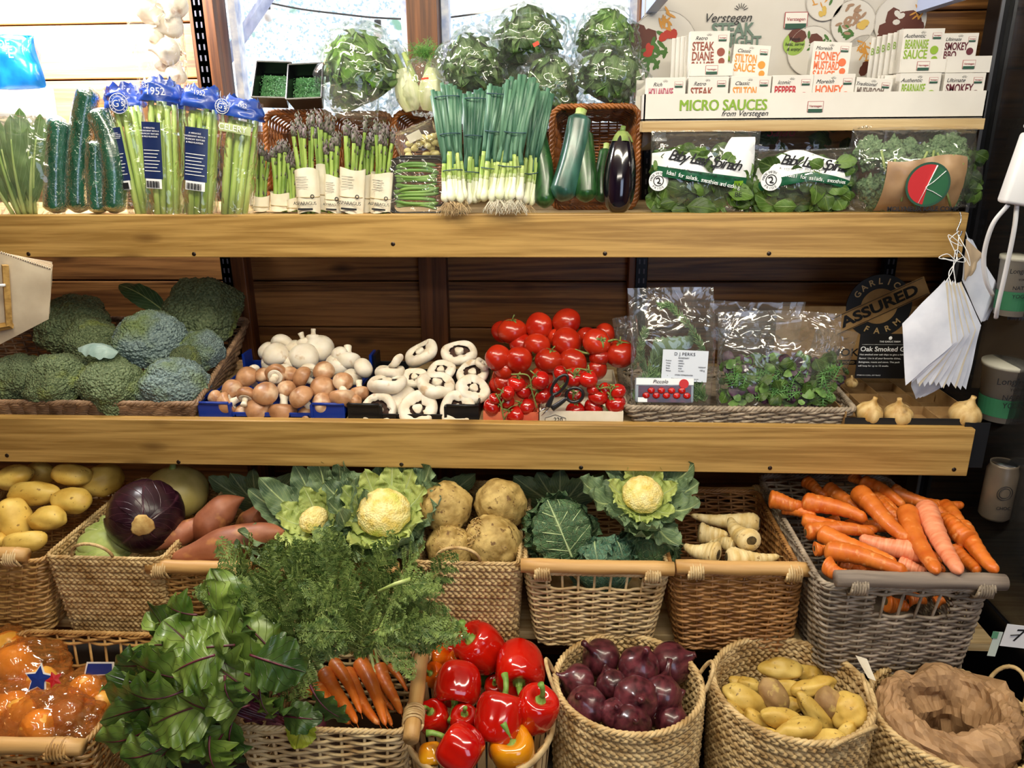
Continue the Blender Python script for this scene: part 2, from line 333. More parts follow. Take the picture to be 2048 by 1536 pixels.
# outdoors: pale rendered wall, brace and festoon lights
M_out=mat('rough_render','#9ab4c4','#f4fbff',scale=70,ramp=(.38,.5),rough=.9,detail=6,c3='#7aa890',s3=9,r3=(.62,.7))
struct(bx('wall_outside',-3.2,3.4,3.9,4.0,0,3.1,M_out))
struct(bx('ground_outside',-3.2,3.4,2.2,3.9,-.05,0,mat('paving','#b9b9b5',rough=.9)))
M_br=mat('weathered_timber','#8f9ac4','#c3cdea',scale=40,stretch=(1,1,.1),rough=.8)
b=MB(); a_=P(452,120,2.16); c_=P(545,-20,2.16)
b.tube([a_-(c_-a_)*.05,c_],.017,4); tag(b.ob('timber_brace',M_br,smooth=False),'pale diagonal timber brace outside the left window','brace')
t=thing('festoon_light','black cable with bulbs strung outside the window behind the cress','light string',P(640,20,2.6))
o0=t.location
cab=[P(520,2,2.6),P(600,18,2.6),P(680,28,2.6),P(760,36,2.6),P(860,38,2.6),P(960,26,2.6),P(1050,5,2.6)]
b=MB(); b.tube([p-o0 for p in curve(cab,30).tolist() and [Vector(q) for q in curve(cab,30)]],.003,5); b.ob('cable',M_black,t)
for u,v in ((533,4),(755,40)):
    q=P(u,v,2.6)-o0; MB().tube([q,q-Vector((0,0,.02))],.011,8).ob('lamp_socket',M_black,t)
    b=MB(); V,F=ico(2); b.add(V*np.array([.016,.016,.02])+np.array(q)-np.array([0,0,.038]),F); b.ob('bulb',mat('bulb_glass','#f4f4f4',rough=.1),t)
# ------------------------------------------------------------------ shelving
xr1=P(1931,470,1.63).x; xr2=P(1944,900,1.50).x
ZT=P(1024,428,1.63).z; ZTb=P(1024,515,1.63).z; ZM=P(1024,848,1.50).z; ZMb=P(1024,939,1.50).z; ZB=P(1024,1262,1.40).z
SHT=ZT-.004; SHM=ZM-.012
def screw(p,parent):
    b=MB(); b.lathe([(0,0),(.0042,0),(.0046,.0006),(.0046,.003),(0,.003)],12,axis=(0,1,0)); b.ob('screw',M_screw,parent,loc=Vector(p)-parent.location-Vector((0,.001,0)))
def shelf(lab,xr,Y,zt,zb,zs,screws,yb=WY-.07):
    t=thing('shelf',lab,'shelf',((XL+xr)/2+.2,Y,zb))
    o=t.location
    def part(name,x0,x1,y0,y1,z0,z1,m,bev=.002): 
        b=MB(); b.box(((x0+x1)/2-o.x,(y0+y1)/2-o.y,(z0+z1)/2-o.z),(x1-x0,y1-y0,z1-z0),bev=bev); return b.ob(name,m,t,False)
    part('front_plank',-1.6,xr,Y,Y+.024,zb,zt,M_plank)
    part('shelf_board',-1.6,xr-.002,Y+.025,yb,zs-.018,zs,M_ply)
    for u,v in screws: screw(P(u,v,Y),t)
    return t
shelf('top pine shelf with varnished front plank holding the celery and spring onions',xr1,1.63,ZT,ZTb,SHT,[(57,508),(388,508),(786,488),(1210,507),(1538,507),(1915,503)])
shelf('middle pine shelf with varnished front plank under the broccoli and tomatoes',xr2,1.50,ZM,ZMb,SHM,[(14,911),(357,924),(803,929),(1162,935),(1540,936),(1908,939)])
t=thing('shelf','lowest plywood shelf with dark edge under the row of wicker baskets','shelf',(0,1.40,ZB-.02))
xe=P(1962,600,1.75).x-.03; MB().box(((xe-1.5)/2,.31,.01),(xe+1.5,.62,.02),bev=.001).ob('shelf_board',M_ply,t,False)
# low staging for the front baskets
t=thing('bench','dark slatted bench under the front row of baskets','bench',(0,1.1,0))
xe=P(1962,600,1.75).x-.03
for k in range(5): MB().box(((xe-1.5)/2,-.22+k*.11,.2),(xe+1.5,.09,.02)).ob('slat',mat('dark_bench','#151310',rough=.7),t,False)
for sx in(-1.4,0,xe-.06): MB().box((sx,0,.095),(.05,.5,.19)).ob('leg',mat('dark_bench','#151310',rough=.7),t,False)
# slotted uprights and brackets
M_slot=mat('slot_dark','#5a5a66',rough=.5)
def upright(lab,u,v,zt,zb,w=.03):
    x=P(u,v,WY-.05).x; t=thing('slotted_upright',lab,'shelf upright',(x,WY-.05,zb))
    MB().box((0,.012,(zt-zb)/2),(w,.024,zt-zb),bev=.001).ob('rail',M_black,t,False)
    b=MB(); z=.01
    while z<zt-zb-.02:
        for s in(-1,1): b.box((s*w*.2,-.0006,z+.008),(.004,.001,.013))
        z+=.025
    b.ob('slots',M_slot,t,False)
upright('black slotted metal upright beside the garlic string',400,60,2.35,SHT+.0)
upright('black slotted metal upright behind the broccoli basket',458,580,SHT-.03,SHM)
upright('black slotted metal upright behind the sauce display',1308,120,2.35,SHT)
upright('black slotted metal upright behind the tomatoes and herb basket',1282,570,SHT-.03,SHM)
upright('black slotted metal upright behind the garlic display box',1780,540,SHT-.03,SHM)
def bracket(lab,u,v,Y,ln,zs):
    p=P(u,v,Y); t=thing('shelf_bracket',lab,'bracket',(p.x,Y,zs))
    b=MB(); b.add([(-.012,0,0),(.012,0,0),(.012,ln,0),(-.012,ln,0),(-.012,0,-.012),(.012,0,-.012),(.012,ln,-.045),(-.012,ln,-.045)],[(0,1,2,3),(4,7,6,5),(0,4,5,1),(2,6,7,3),(1,5,6,2),(0,3,7,4)])
    b.ob('arm',M_white,t,False); MB().box((0,.004,-.014),(.03,.012,.008),bev=.002).ob('tip',M_white,t)
bracket('white metal bracket under the top shelf above the broccoli basket',400,517,1.67,.3,SHT-.02)
bracket('white metal bracket under the top shelf above the tomatoes',1295,517,1.67,.3,SHT-.02)
bracket('white metal bracket under the top shelf above the garlic farm card',1835,517,1.67,.3,SHT-.02)
# ------------------------------------------------------------------ wicker
M_will=mat('willow_golden','#8a6230','#d6ab6c',scale=26,ramp=(.3,.7),rough=.45,bump=.25,bscale=140)
M_willp=mat('willow_pale','#b08d5c','#e6cd9c',scale=26,ramp=(.3,.7),rough=.5,bump=.25,bscale=140)
M_willr=mat('willow_reddish','#74481f','#c69258',scale=26,ramp=(.3,.7),rough=.42,bump=.25,bscale=140)
M_willg=mat('willow_grey','#665a4c','#b6a692',scale=26,ramp=(.3,.7),rough=.6,bump=.35,bscale=140)
M_willb=mat('willow_brown','#5a4230','#a58466',scale=26,ramp=(.3,.7),rough=.55,bump=.3,bscale=140)
M_sea=mat('seagrass','#a07c48','#dcc08c',scale=34,ramp=(.3,.68),rough=.65,bump=.6,bscale=170,stretch=(1,1,1),c3='#8a6a3c',s3=20,r3=(.6,.75))
M_tray=mat('brown_tray_willow','#5c3012','#a8662e',scale=30,ramp=(.3,.7),rough=.35,bump=.2,bscale=140)
M_pole=wood('rattan_pole','#b3854a','#d6ad72',None,axis='x',grain=60,rough=.5)
M_poleg=wood('driftwood_pole','#6b5f56','#98897c',None,axis='x',grain=60,rough=.7,bump=.4)
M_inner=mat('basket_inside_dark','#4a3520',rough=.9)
def rloop(c4,rc,n):
    c=[np.array(q,float) for q in c4]; out=[]
    for k in range(4):
        p,q,r=c[k-1],c[k],c[(k+1)%4]; a=q+(p-q)/np.linalg.norm(p-q)*rc; b=q+(r-q)/np.linalg.norm(r-q)*rc
        for t in np.linspace(0,1,7): out.append((1-t)**2*a+2*t*(1-t)*q+t*t*b)
    o=np.array(out+[out[0]]); d=np.r_[0,np.cumsum(np.linalg.norm(np.diff(o,axis=0),axis=1))]
    s=np.linspace(0,d[-1],n,endpoint=False); L=np.stack([np.interp(s,d,o[:,k]) for k in range(3)],1)
    t=np.roll(L,-1,0)-np.roll(L,1,0); N=np.stack([t[:,1],-t[:,0],0*t[:,0]],1); N/=np.linalg.norm(N,axis=1)[:,None]+1e-9
    return L,N,d[-1]
def corner_loop(B,T,rc):
    def f(h,n):
        return rloop([lerp(np.array(b,float),np.array(t,float),h) for b,t in zip(B,T)],rc,n)
    return f
def round_loop(rb,rt,H,sx=1.0,belly=0):
    def f(h,n):
        r=lerp(rb,rt,h)+belly*math.sin(PI*h); th=np.linspace(0,2*PI,n,endpoint=False)
        L=np.stack([r*np.cos(th)*sx,r*np.sin(th),0*th+H*h],1); N=np.stack([np.cos(th),np.sin(th),0*th],1); return L,N,2*PI*r
    return f
def arcs(L,mask):                                   # runs of kept samples along a closed loop
    n=len(L)
    if mask.all(): return [None]
    runs=[]; k0=int(np.argmin(mask)); cur=[]
    for k in range(n):
        i=(k0+k)%n
        if mask[i]: cur.append(i)
        elif cur: runs.append(cur); cur=[]
    if cur: runs.append(cur)
    return [r for r in runs if len(r)>3]
def weave(f,H,pitch,r,amp,step,q=4,hole=None,hs=None,wob=.0006,seg=5):
    b=MB(); n0=f(.5,64)[2]; S=int(round(n0/step))|1; n=S*q; rows=int(H/pitch)
    for i in range(rows):
        h=(i+.5)/rows; L,N,_=f(h,n); k=np.arange(n)
        off=amp*np.cos(PI*(k/q)+PI*i); L=L+N*off[:,None]; L[:,2]+=wob*np.sin(k*1.7+i*2.3)+pitch*.16*np.sin(PI*k/q+PI*i)
        m=np.ones(n,bool) if hole is None else ~hole(L,h)
        for a in arcs(L,m):
            if a is None: b.tube(L,r,seg,close=True,up=(0,0,1))
            else: b.tube(L[a],r,seg,up=(0,0,1))
    ks=np.arange(S)*q
    st=[f(h,n)[0][ks] for h in np.linspace(0.0,1,5)]
    for k in range(S): b.tube([s[k] for s in st],r*.85,5)
    return b
def plait(f,H,pitch,r,tw=.036,skip=None,seg=5,amp=.55):
    b=MB(); n0=f(.5,64)[2]; n=int(n0/(tw/6)); rows=int(round(H/pitch))
    for i in range(rows):
        h=(i+.5)/rows; L,N,_=f(h,n); k=np.arange(n)
        T=int(round(n/6)); ph=2*PI*T*k/n+i*2.1
        for s in (0,1,2):
            p=ph+s*2*PI/3; jit=.0012*vn(np.stack([k*.21,0*k+i*3.3+s,0*k],1),1)
            Q=L+N*(r*.75*np.sin(2*p)+jit)[:,None]*.9; Q[:,2]+=r*amp*1.7*np.cos(p)+jit
            b.tube(Q,r*.72,seg,close=True,up=(0,0,1),flat=.95)
    return b
def rope(L,r,turns,strands=3,seg=6,close=True):
    b=MB(); L=np.asarray(L); n=len(L); k=np.arange(n)
    t=np.roll(L,-1,0)-np.roll(L,1,0); t[0]=t[1] if not close else t[0]; t[-1]=t[-2] if not close else t[-1]
    t/=np.linalg.norm(t,axis=1)[:,None]+1e-9; A=np.cross(t,[0,0,1.]); A/=np.linalg.norm(A,axis=1)[:,None]+1e-9; B=np.cross(A,t)
    for s in range(strands):
        p=2*PI*(turns*k/n+s/strands); b.tube(L+r*.6*(np.cos(p)[:,None]*A+np.sin(p)[:,None]*B),r*.62,seg,close=close)
    return b
def coil(c,ax,R_,r,turns,length,seg=6,jit=.0008):
    b=MB(); ax=np.array(ax,float); ax/=np.linalg.norm(ax); u=np.cross(ax,[0,0,1.]); u/=np.linalg.norm(u); w=np.cross(ax,u)
    th=np.linspace(0,2*PI*turns,turns*14); s=np.linspace(-length/2,length/2,len(th))
    P_=np.array(c)+ax*s[:,None]+R_*(np.cos(th)[:,None]*u+np.sin(th)[:,None]*w)+jit*np.sin(th*.37)[:,None]*w
    return b.tube(P_,r,seg)
def bottom_panel(c4,z):
    b=MB(); c=[(q[0],q[1],z) for q in c4]; c2=[(q[0],q[1],z+.004) for q in c4]
    return b.add(c+c2,[(3,2,1,0),(4,5,6,7),(0,1,5,4),(1,2,6,5),(2,3,7,6),(3,0,4,7)])
def hand_pole(t,a,b_,r,mp_,mw,wr=(.14,.86),wl=.028,drop=0):
    a=Vector(a); b_=Vector(b_); d=b_-a; ln=d.length; L=[a+d*k/8+Vector((0,0,.001*math.sin(k*1.3))) for k in range(9)]
    # the pole mesh is built along its own x axis so that its grain runs with it
    m=MB(); m.tube([(ln*k/8,0,.0008*math.sin(k*1.3)) for k in range(9)],[r*(.97+.05*math.sin(k*2)) for k in range(9)],14)
    o=m.ob('pole_handle',mp_,t); o.location=a; o.rotation_mode='QUATERNION'; o.rotation_quaternion=Vector((1,0,0)).rotation_difference(d)
    for w in wr:
        c=coil(a+d*w-Vector((0,0,drop/2)),d,r+.0032,.0024,6,wl)
        if drop:
            for s in range(5):
                q=a+d*w+d.normalized()*(s/4-.5)*wl*.9
                c.tube([q+Vector((0,-r-.002,0)),q+Vector((.001*s,-r*.6,-drop*.6-r)),q+Vector((0,.004,-drop-r))],.0024,6)
        c.ob('binding',mw,t)
    return t
def corner_basket(label,B,T,mt,style='weave',pitch=.0078,r=.0031,step=.030,rc=.025,rim=.005,hole=None,topz=None,rimmat=None,group=None,name='wicker_basket'):
    """B, T: bottom and top corners (front-left, front-right, back-right, back-left) in world space"""
    B=[Vector(q) for q in B]; T=[Vector(q) for q in T]; base=sum(B,Vector())/4; t=thing(name,label,'basket',base,group=group)
    B=[q-base for q in B]; T=[q-base for q in T]; f=corner_loop(B,T,rc); H=max((T[k]-B[k]).length for k in range(4))
    if style=='weave': w=weave(f,H,pitch,r,r*1.05,step,hole=hole)
    else: w=plait(f,H,pitch,r)
    w.ob('woven_side',mt,t)
    bottom_panel([lerp(Vector((0,0,0)),q,.97) for q in B],B[0].z+.001).ob('base_panel',mt,t,False)
    L,N,d=f(1.0,int(d_ if (d_:=f(1.,64)[2]/.006) else 64)); rope(L+np.array([0,0,rim*.5]),rim,int(d/.03)).ob('rim',rimmat or mt,t)
    L,N,d=f(0.0,int(f(0.,64)[2]/.008)); rope(L+np.array([0,0,rim*.9]),rim*.8,int(d/.035)).ob('foot_border',rimmat or mt,t)
    return t
def box_corners(uL,uR,vb,Yb,uTL,uTR,vt,Yt,db,dt,zb=None):
    a=P(uL,vb,Yb); b=P(uR,vb,Yb); z=min(a.z,b.z) if zb is None else zb
    c=P(uTL,vt,Yt); d=P(uTR,vt,Yt); zt=(c.z+d.z)/2
    B=[(a.x,Yb,z),(b.x,Yb,z),(b.x,Yb+db,z),(a.x,Yb+db,z)]; T=[(c.x,Yt,zt),(d.x,Yt,zt),(d.x,Yt+dt,zt),(c.x,Yt+dt,zt)]
    return B,T
SZ=ZB+.001
def third_row(label,uL,uR,Yb,uTL,uTR,vt,Yt,mt,style='weave',pole=None,dt=.37,db=.31,wr=(.14,.86),drop=.012,pr=.0145,**k):
    B,T=box_corners(uL,uR,1270,Yb,uTL,uTR,vt,Yt,db,dt,zb=SZ)
    t=corner_basket(label,B,T,mt,style,**k); o=t.location
    if pole:
        mp_,uA,uB,mw=pole; y=Yt-.004; z=T[0][2]+pr+.006
        hand_pole(t,(P(uA,vt,Yt).x-o.x,y-o.y,z-o.z),(P(uB,vt,Yt).x-o.x,y-o.y,z-o.z),pr,mp_,mw,wr,drop=drop)
    return t,B,T
third_row('golden willow basket of large pale potatoes, pole handle across its front',-170,100,1.355,-190,84,1122,1.335,M_will,pole=(M_pole,-170,60,M_willp),wr=(.3,.88))
tb2,_,_=third_row('square seagrass basket holding the red cabbage, small looped handle on its rim',146,345,1.36,90,322,1118,1.335,M_sea,'plait',pitch=.0165,r=.0062,rim=.004,rc=.02)
third_row('willow basket under the sweet potatoes with a thick pole handle',352,500,1.37,318,508,1150,1.345,M_will,pole=(M_pole,302,505,M_willp),wr=(.13,.9))
third_row('willow basket under the two front cauliflowers, mostly behind carrot tops',560,785,1.37,530,806,1150,1.345,M_willp,pole=(M_pole,545,800,M_willp))
tb5,_,_=third_row('square seagrass basket holding the celeriac roots',850,1030,1.36,826,1037,1128,1.335,M_sea,'plait',pitch=.0165,r=.0062,rim=.004,rc=.02)
def dip(L,h): return (np.abs(L[:,0])<.085)&(L[:,1]<-.12)&(h>.84)
third_row('pale willow basket of savoy cabbages with a dipped front under its pole',1072,1305,1.355,1048,1340,1150,1.325,M_willp,pole=(M_pole,1042,1346,M_willp),hole=dip,rc=.035,drop=.02)
tb7,_,_=third_row('orange-brown willow basket of parsnips with poles front and back',1358,1590,1.355,1345,1608,1152,1.33,M_willr,pole=(M_pole,1350,1620,M_willp))
q0=P(1375,984,1.74); q1=P(1540,984,1.74); o=tb7.location
hand_pole(tb7,(q0.x-o.x,q0.y-o.y,q0.z-o.z),(q1.x-o.x,q1.y-o.y,q1.z-o.z),.013,M_pole,M_willp,(.86,))
def win(L,h): return (np.abs(L[:,0]+.005)<.065)&(L[:,1]<-.12)&(h>.72)&(h<.93)
third_row('large grey willow basket heaped with loose carrots',1650,1942,1.295,1645,1985,1178,1.245,M_willg,pole=(M_poleg,1666,2004,M_willg),dt=.47,db=.36,pitch=.0084,r=.0034,hole=win,pr=.0155,wr=(.13,.87),drop=.02,rc=.03)
def loop_handle(t,c,w,h,r,mt,ax=(1,0,0),lean=(0,-.01,0)):
    ax=Vector(ax); P_=[Vector(c)+ax*(w/2*math.cos(a))+Vector((0,0,h*math.sin(a)))+Vector(lean)*math.sin(a) for a in np.linspace(PI,0,22)]
    b=MB(); b.tube(P_,r,8); k=np.arange(80); Q=curve(P_,80)
    b.tube(Q+np.stack([.0*k,r*.7*np.cos(k*.9),r*.7*np.sin(k*.9)],1),r*.5,5); return b.ob('loop_handle',mt,t)
for tb,u,v,w in ((tb2,185,1112,.085),(tb5,916,1120,.088)):
    p=P(u,v,1.335)-tb.location; loop_handle(tb,p,w,.034,.0032,M_sea)
# round seagrass baskets of the front row
ZR=.60
def round_basket(label,u,v,r,H,z=ZR,rb=.86,handles=(),tilt=0,hl=.05):
    c=PZ(u,v,z); t=thing('round_basket',label,'basket',(c.x,c.y,z-H))
    f=round_loop(r*rb,r,H,belly=.006); plait(f,H-.012,.0175,.0066,tw=.042).ob('woven_side',M_sea,t)
    L,N,d=f(1.0,150); rope(L,.0058,26,3).ob('rim',M_sea,t)
    MB().lathe([(0,0),(r*rb,0),(r*rb,.006),(0,.006)],32).ob('base_panel',M_sea,t,False)
    for a,w,h in handles:
        rr=r+.001; p=Vector((rr*math.cos(R(a)),rr*math.sin(R(a)),H)); loop_handle(t,p,w,h,.0038,M_sea,ax=(-math.sin(R(a)),math.cos(R(a)),0),lean=(math.cos(R(a))*.018,math.sin(R(a))*.018,0))
    return t,c
RB1=round_basket('round seagrass basket of red onions',1256,1362,.1375,.385,handles=((186,.07,.05),(0,.05,.045)))
RB2=round_basket('round seagrass basket of small waxy potatoes with tall loop handles',1582,1372,.142,.385,handles=((100,.085,.075),(-62,.10,.028)))
RB3=round_basket('round seagrass basket lined with crumpled brown paper',1904,1428,.137,.375,z=.585,handles=((170,.07,.05),(25,.07,.05)))
# wicker basket with the beet and carrot bunches
def z_at(u,v,Y): return P(u,v,Y).z
def lowb(label,uL,uR,vf,zt,dpt,mt,H=.36,sh=.0,inner=.04,**k):
    a=PZ(uL,vf,zt); b=PZ(uR,vf+sh,zt); y=(a.y+b.y)/2
    T=[(a.x,y,zt),(b.x,y,zt),(b.x,y+dpt,zt),(a.x,y+dpt,zt)]; B=[(a.x+inner,y+.02,zt-H),(b.x-inner,y+.02,zt-H),(b.x-inner,y+dpt-.04,zt-H),(a.x+inner,y+dpt-.04,zt-H)]
    return corner_basket(label,B,T,mt,**k),T
tc,T=lowb('pale willow basket holding the carrot bunches and beetroot',462,812,1462,.60,.275,M_willp,pitch=.0092,r=.0036,step=.036)
o=tc.location; hand_pole(tc,Vector(PZ(822,1478,.607))-o,Vector(PZ(846,1290,.607))-o,.0145,M_pole,M_willp,(.2,.93),wl=.035)
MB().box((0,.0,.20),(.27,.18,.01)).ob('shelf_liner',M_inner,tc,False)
def win2(L,h): return (np.abs(L[:,0]-.0)<.07)&(L[:,1]>.08)&(h>.80)&(h<.93)
tl,T=lowb('brown willow basket of netted squash at the lower left',-190,175,1486,.60,.30,M_will,pitch=.0085,r=.0033,hole=win2)
o=tl.location; hand_pole(tl,Vector(PZ(-170,1488,.612))-o,Vector(PZ(166,1494,.612))-o,.0145,M_pole,M_will,(.1,.86),wl=.035,drop=.01)
# splint basket for the peppers
c=PZ(958,1428,.56); tp=thing('splint_basket','oval basket of pale wood splints full of peppers','basket',(c.x,c.y,.20)); PB=c
b=MB()
for k in range(34):
    a=2*PI*k/34; ca,sa=math.cos(a),math.sin(a); n=8
    g=np.array([[ (lerp(.095,.136,(j/(n-1))**.7)*ca*1.0-s*.0085*sa, lerp(.095,.145,(j/(n-1))**.7)*sa+s*.0085*ca, .36*j/(n-1)) for s in(-1,1)] for j in range(n)])
    off=np.array([ca,sa,0])*.0012*(k%2); gi=g+off-np.array([ca,sa,0])*.0015
    b.grid(g+off); b.grid(gi[:,::-1])
b.ob('splint_side',wood('pale_splint','#c79e64','#ecd3a2',None,axis='z',grain=60,rough=.5),tp)
th=np.linspace(0,2*PI,60,endpoint=False)
for z,r in ((.35,.139),(.2,.129),(.08,.117)):
    MB().tube(np.stack([r*np.cos(th),(r+.008)*np.sin(th),0*th+z],1),.005 if z>.3 else .003,8,close=True,flat=1.6,up=(0,0,1)).ob('hoop',M_willp,tp)
MB().lathe([(0,0),(.098,0),(.098,.005),(0,.005)],24).ob('base_panel',M_willp,tp,False)
# displays of the middle shelf
SMz=SHM+.001
def display(label,f0,f1,b0,b1,zf,zb,mt,inb=.02,**k):
    """low front, high back: f = front x px (u,v,Y), b = back"""
    B=[(f0.x+inb,f0.y+.008,SMz),(f1.x-inb,f1.y+.008,SMz),(b1.x-inb*2,b1.y-.03,SMz),(b0.x+inb*2,b0.y-.03,SMz)]
    T=[(f0.x,f0.y,zf),(f1.x,f1.y,zf),(b1.x,b1.y,zb),(b0.x,b0.y,zb)]
    return corner_basket(label,B,T,mt,rc=.02,**k)
display('long brown willow display basket of broccoli',P(-140,820,1.535),P(394,820,1.535),P(-40,640,1.93),P(497,640,1.93),SMz+.032,z_at(300,640,1.93),M_willb,pitch=.0085,r=.0036,rim=.006)
display('grey willow display basket of bagged herbs and salad',P(1250,820,1.535),P(1710,826,1.535),P(1238,735,1.86),P(1640,740,1.86),SMz+.034,z_at(1450,740,1.86),M_willg,pitch=.0085,r=.0036,rim=.006)
# brown trays at the back of the top shelf, tipped towards the shopper
def tipped(label,uL,uR,vt,vb,Y,dp,tilt,group=None):
    a=P(uL,vt,Y); b=P(uR,vt,Y); zb=SHT+.003; H=a.z-zb; w=b.x-a.x
    t=thing('wicker_tray',label,'basket',((a.x+b.x)/2,Y+.03,zb),(0,0,0),group)
    # the open mouth faces the shopper: built lying, mouth towards -y
    B=[(-w/2+.02,dp,.02),(w/2-.02,dp,.02),(w/2-.02,dp,H-.02),(-w/2+.02,dp,H-.02)]; T=[(-w/2,0,0),(w/2,0,0),(w/2,0,H),(-w/2,0,H)]
    def f(h,n):
        c=[lerp(np.array(p,float),np.array(q,float),h) for p,q in zip(B,T)]; L,N,d=rloop([(q[0],q[2],0) for q in c],.03,n)
        y=lerp(dp,0,h); L2=np.stack([L[:,0],0*L[:,0]+y,L[:,1]],1); N2=np.stack([N[:,0],0*N[:,0],N[:,1]],1); return L2,N2,d
    g=MB(); n0=f(.5,64)[2]; S=int(n0/.02)|1
    for i in range(int(dp/.006)):
        L,N,_=f((i+.5)/int(dp/.006),S*4); k=np.arange(S*4); L=L+N*(.002*np.cos(PI*k/4+PI*i))[:,None]; g.tube(L,.0026,5,close=True,up=(0,1,0))
    g.ob('woven_side',M_tray,t)
    g=MB(); nz=int((H-.04)/.0065)
    for i in range(nz):
        x=np.linspace(-w/2+.022,w/2-.022,int(w/.02)*4); z=.025+i*.0065; k=np.arange(len(x)); g.tube(np.stack([x,dp+.002*np.cos(PI*k/4+PI*i),0*x+z],1),.0026,5,up=(0,0,1))
    for x in np.arange(-w/2+.03,w/2-.02,.02): g.tube([(x,dp,.02),(x,dp,H-.02)],.002,5)
    g.ob('woven_base',M_tray,t)
    L,N,d=f(1.0,int(n0/.006)); g=MB(); k=np.arange(len(L))
    for s in range(3):
        p=2*PI*(int(n0/.026)*k/len(L)+s/3); Q=L+N*(.004*np.cos(p))[:,None]; Q[:,1]+=.004*np.sin(p); g.tube(Q,.0036,6,close=True)
    g.ob('rim',M_tray,t); t.rotation_euler=(R(tilt),0,0); return t
tipped('brown wicker tray tipped up beneath the cress punnets',512,652,222,425,1.83,.10,-6)
tipped('brown wicker tray tipped up beneath the bagged lettuce, behind the asparagus',654,775,226,425,1.83,.10,-6)
tipped('brown wicker tray tipped up beneath the fennel, behind the green beans',778,905,222,425,1.83,.10,-6)
tipped('brown wicker tray tipped up behind the courgettes and aubergine',1104,1284,212,424,1.72,.12,-4)
t=thing('wicker_tray','willow tray edge leaning behind the celery and cucumbers','basket',P(268,424,1.80))
g=MB(); 
for k in range(14): g.tube([(-.012+.002*k,0,.0),(-.045+.002*k,.02,.13)],.0022,5)
for z in np.arange(.006,.125,.006): g.tube([(-.014-z*.26,-.003,z),(.016-z*.26,-.003,z+.003)],.0022,5)
g.ob('woven_side',M_tray,t)
# ------------------------------------------------------------------ placing things
CR=CM@Vector((1,0,0)); CU=CM@Vector((0,1,0)); CT=CM@Vector((0,0,1))
def cdir(a,e=0): a=R(a); e=R(e); return (CR*math.sin(a)+CU*math.cos(a))*math.cos(e)+CT*math.sin(e)
def q_aim(d,spin=0): return Vector((0,0,1)).rotation_difference(Vector(d).normalized())@Matrix.Rotation(R(spin),3,'Z').to_quaternion()
def spawn(parts,name,label,cat,loc,q=None,scale=1,group=None):
    t=thing(name,label,cat,loc,group=group,scale=scale)
    if q is not None: t.rotation_mode='QUATERNION'; t.rotation_quaternion=q
    for pt in parts:
        o=ob(pt[0],pt[1],t)
        for s in (pt[2] if len(pt)>2 else []): ob(s[0],s[1],o)
    return t
def between(parts,name,label,cat,p0,p1,r,r0,L0,group=None,spin=0):
    """parts run from z=0 (head) to z=-L0 (tip)"""
    d=Vector(p0)-Vector(p1); return spawn(parts,name,label,cat,p0,q_aim(d,spin),(r/r0,r/r0,d.length/L0),group)
def blob(n,sc,f=None,amp=.1,freq=2,seed=0,oct_=2):
    V,F=ico(n); r=1+amp*fbm(V,freq,oct_,seed)
    if f is not None: r=r+f(V)
    b=MB(); b.add(V*r[:,None]*np.array(sc),F); return b
def leafG(p0,p1,W,nrm,bulge=.1,cup=.2,ruf=.1,rf=5,seed=0,n=22,m=11,pf=0,edge=0,pw=.8,twist=0,tipc=0):
    p0=np.array(p0,float); p1=np.array(p1,float); a=p1-p0; Lh=np.linalg.norm(a); a/=Lh; nr=np.array(nrm,float); nr-=a*(a@nr); nr/=np.linalg.norm(nr); sd=np.cross(a,nr)
    t=np.linspace(0,1,n)[:,None]; s=np.linspace(-1,1,m)[None]
    tt=np.clip((t-pf)/(1-pf+1e-9),0,1); w=W/2*np.maximum(np.sin(PI*np.clip(tt,0.0,1)**pw),0)**.62+W*.02
    w=w*(1+edge*np.sin(t*41+seed)+edge*.6*np.sin(t*67+seed*2))
    ang=twist*t; S=sd[None,None]*np.cos(ang)[...,None]+nr[None,None]*np.sin(ang)[...,None]; Nn=nr[None,None]*np.cos(ang)[...,None]-sd[None,None]*np.sin(ang)[...,None]
    wave=np.sin(2*PI*rf*t+seed+s*2.1)*.6+np.sin(2*PI*rf*1.7*t+seed*3-s*1.3)*.4
    hgt=-cup*w*s**2+ruf*W*np.abs(s)**1.6*wave*np.clip(tt*4,0,1)
    g=p0+a*(Lh*t)[...,None]+0*S+ nr*(bulge*Lh*np.sin(PI*t)+tipc*Lh*t**2)[...,None]+S*(s*w)[...,None]+Nn*hgt[...,None]
    uv=np.stack([0*t+(s+1)/2,t+0*s],-1); return g,uv
def add_leaf(b,*a,**k): g,uv=leafG(*a,**k); b.grid(g,uv=uv); return g
def vein_tube(b,g,r=.001,frac=1): m=g.shape[1]//2; q=g[:max(3,int(len(g)*frac)),m]; b.tube(q,np.linspace(r,r*.35,len(q)),6)
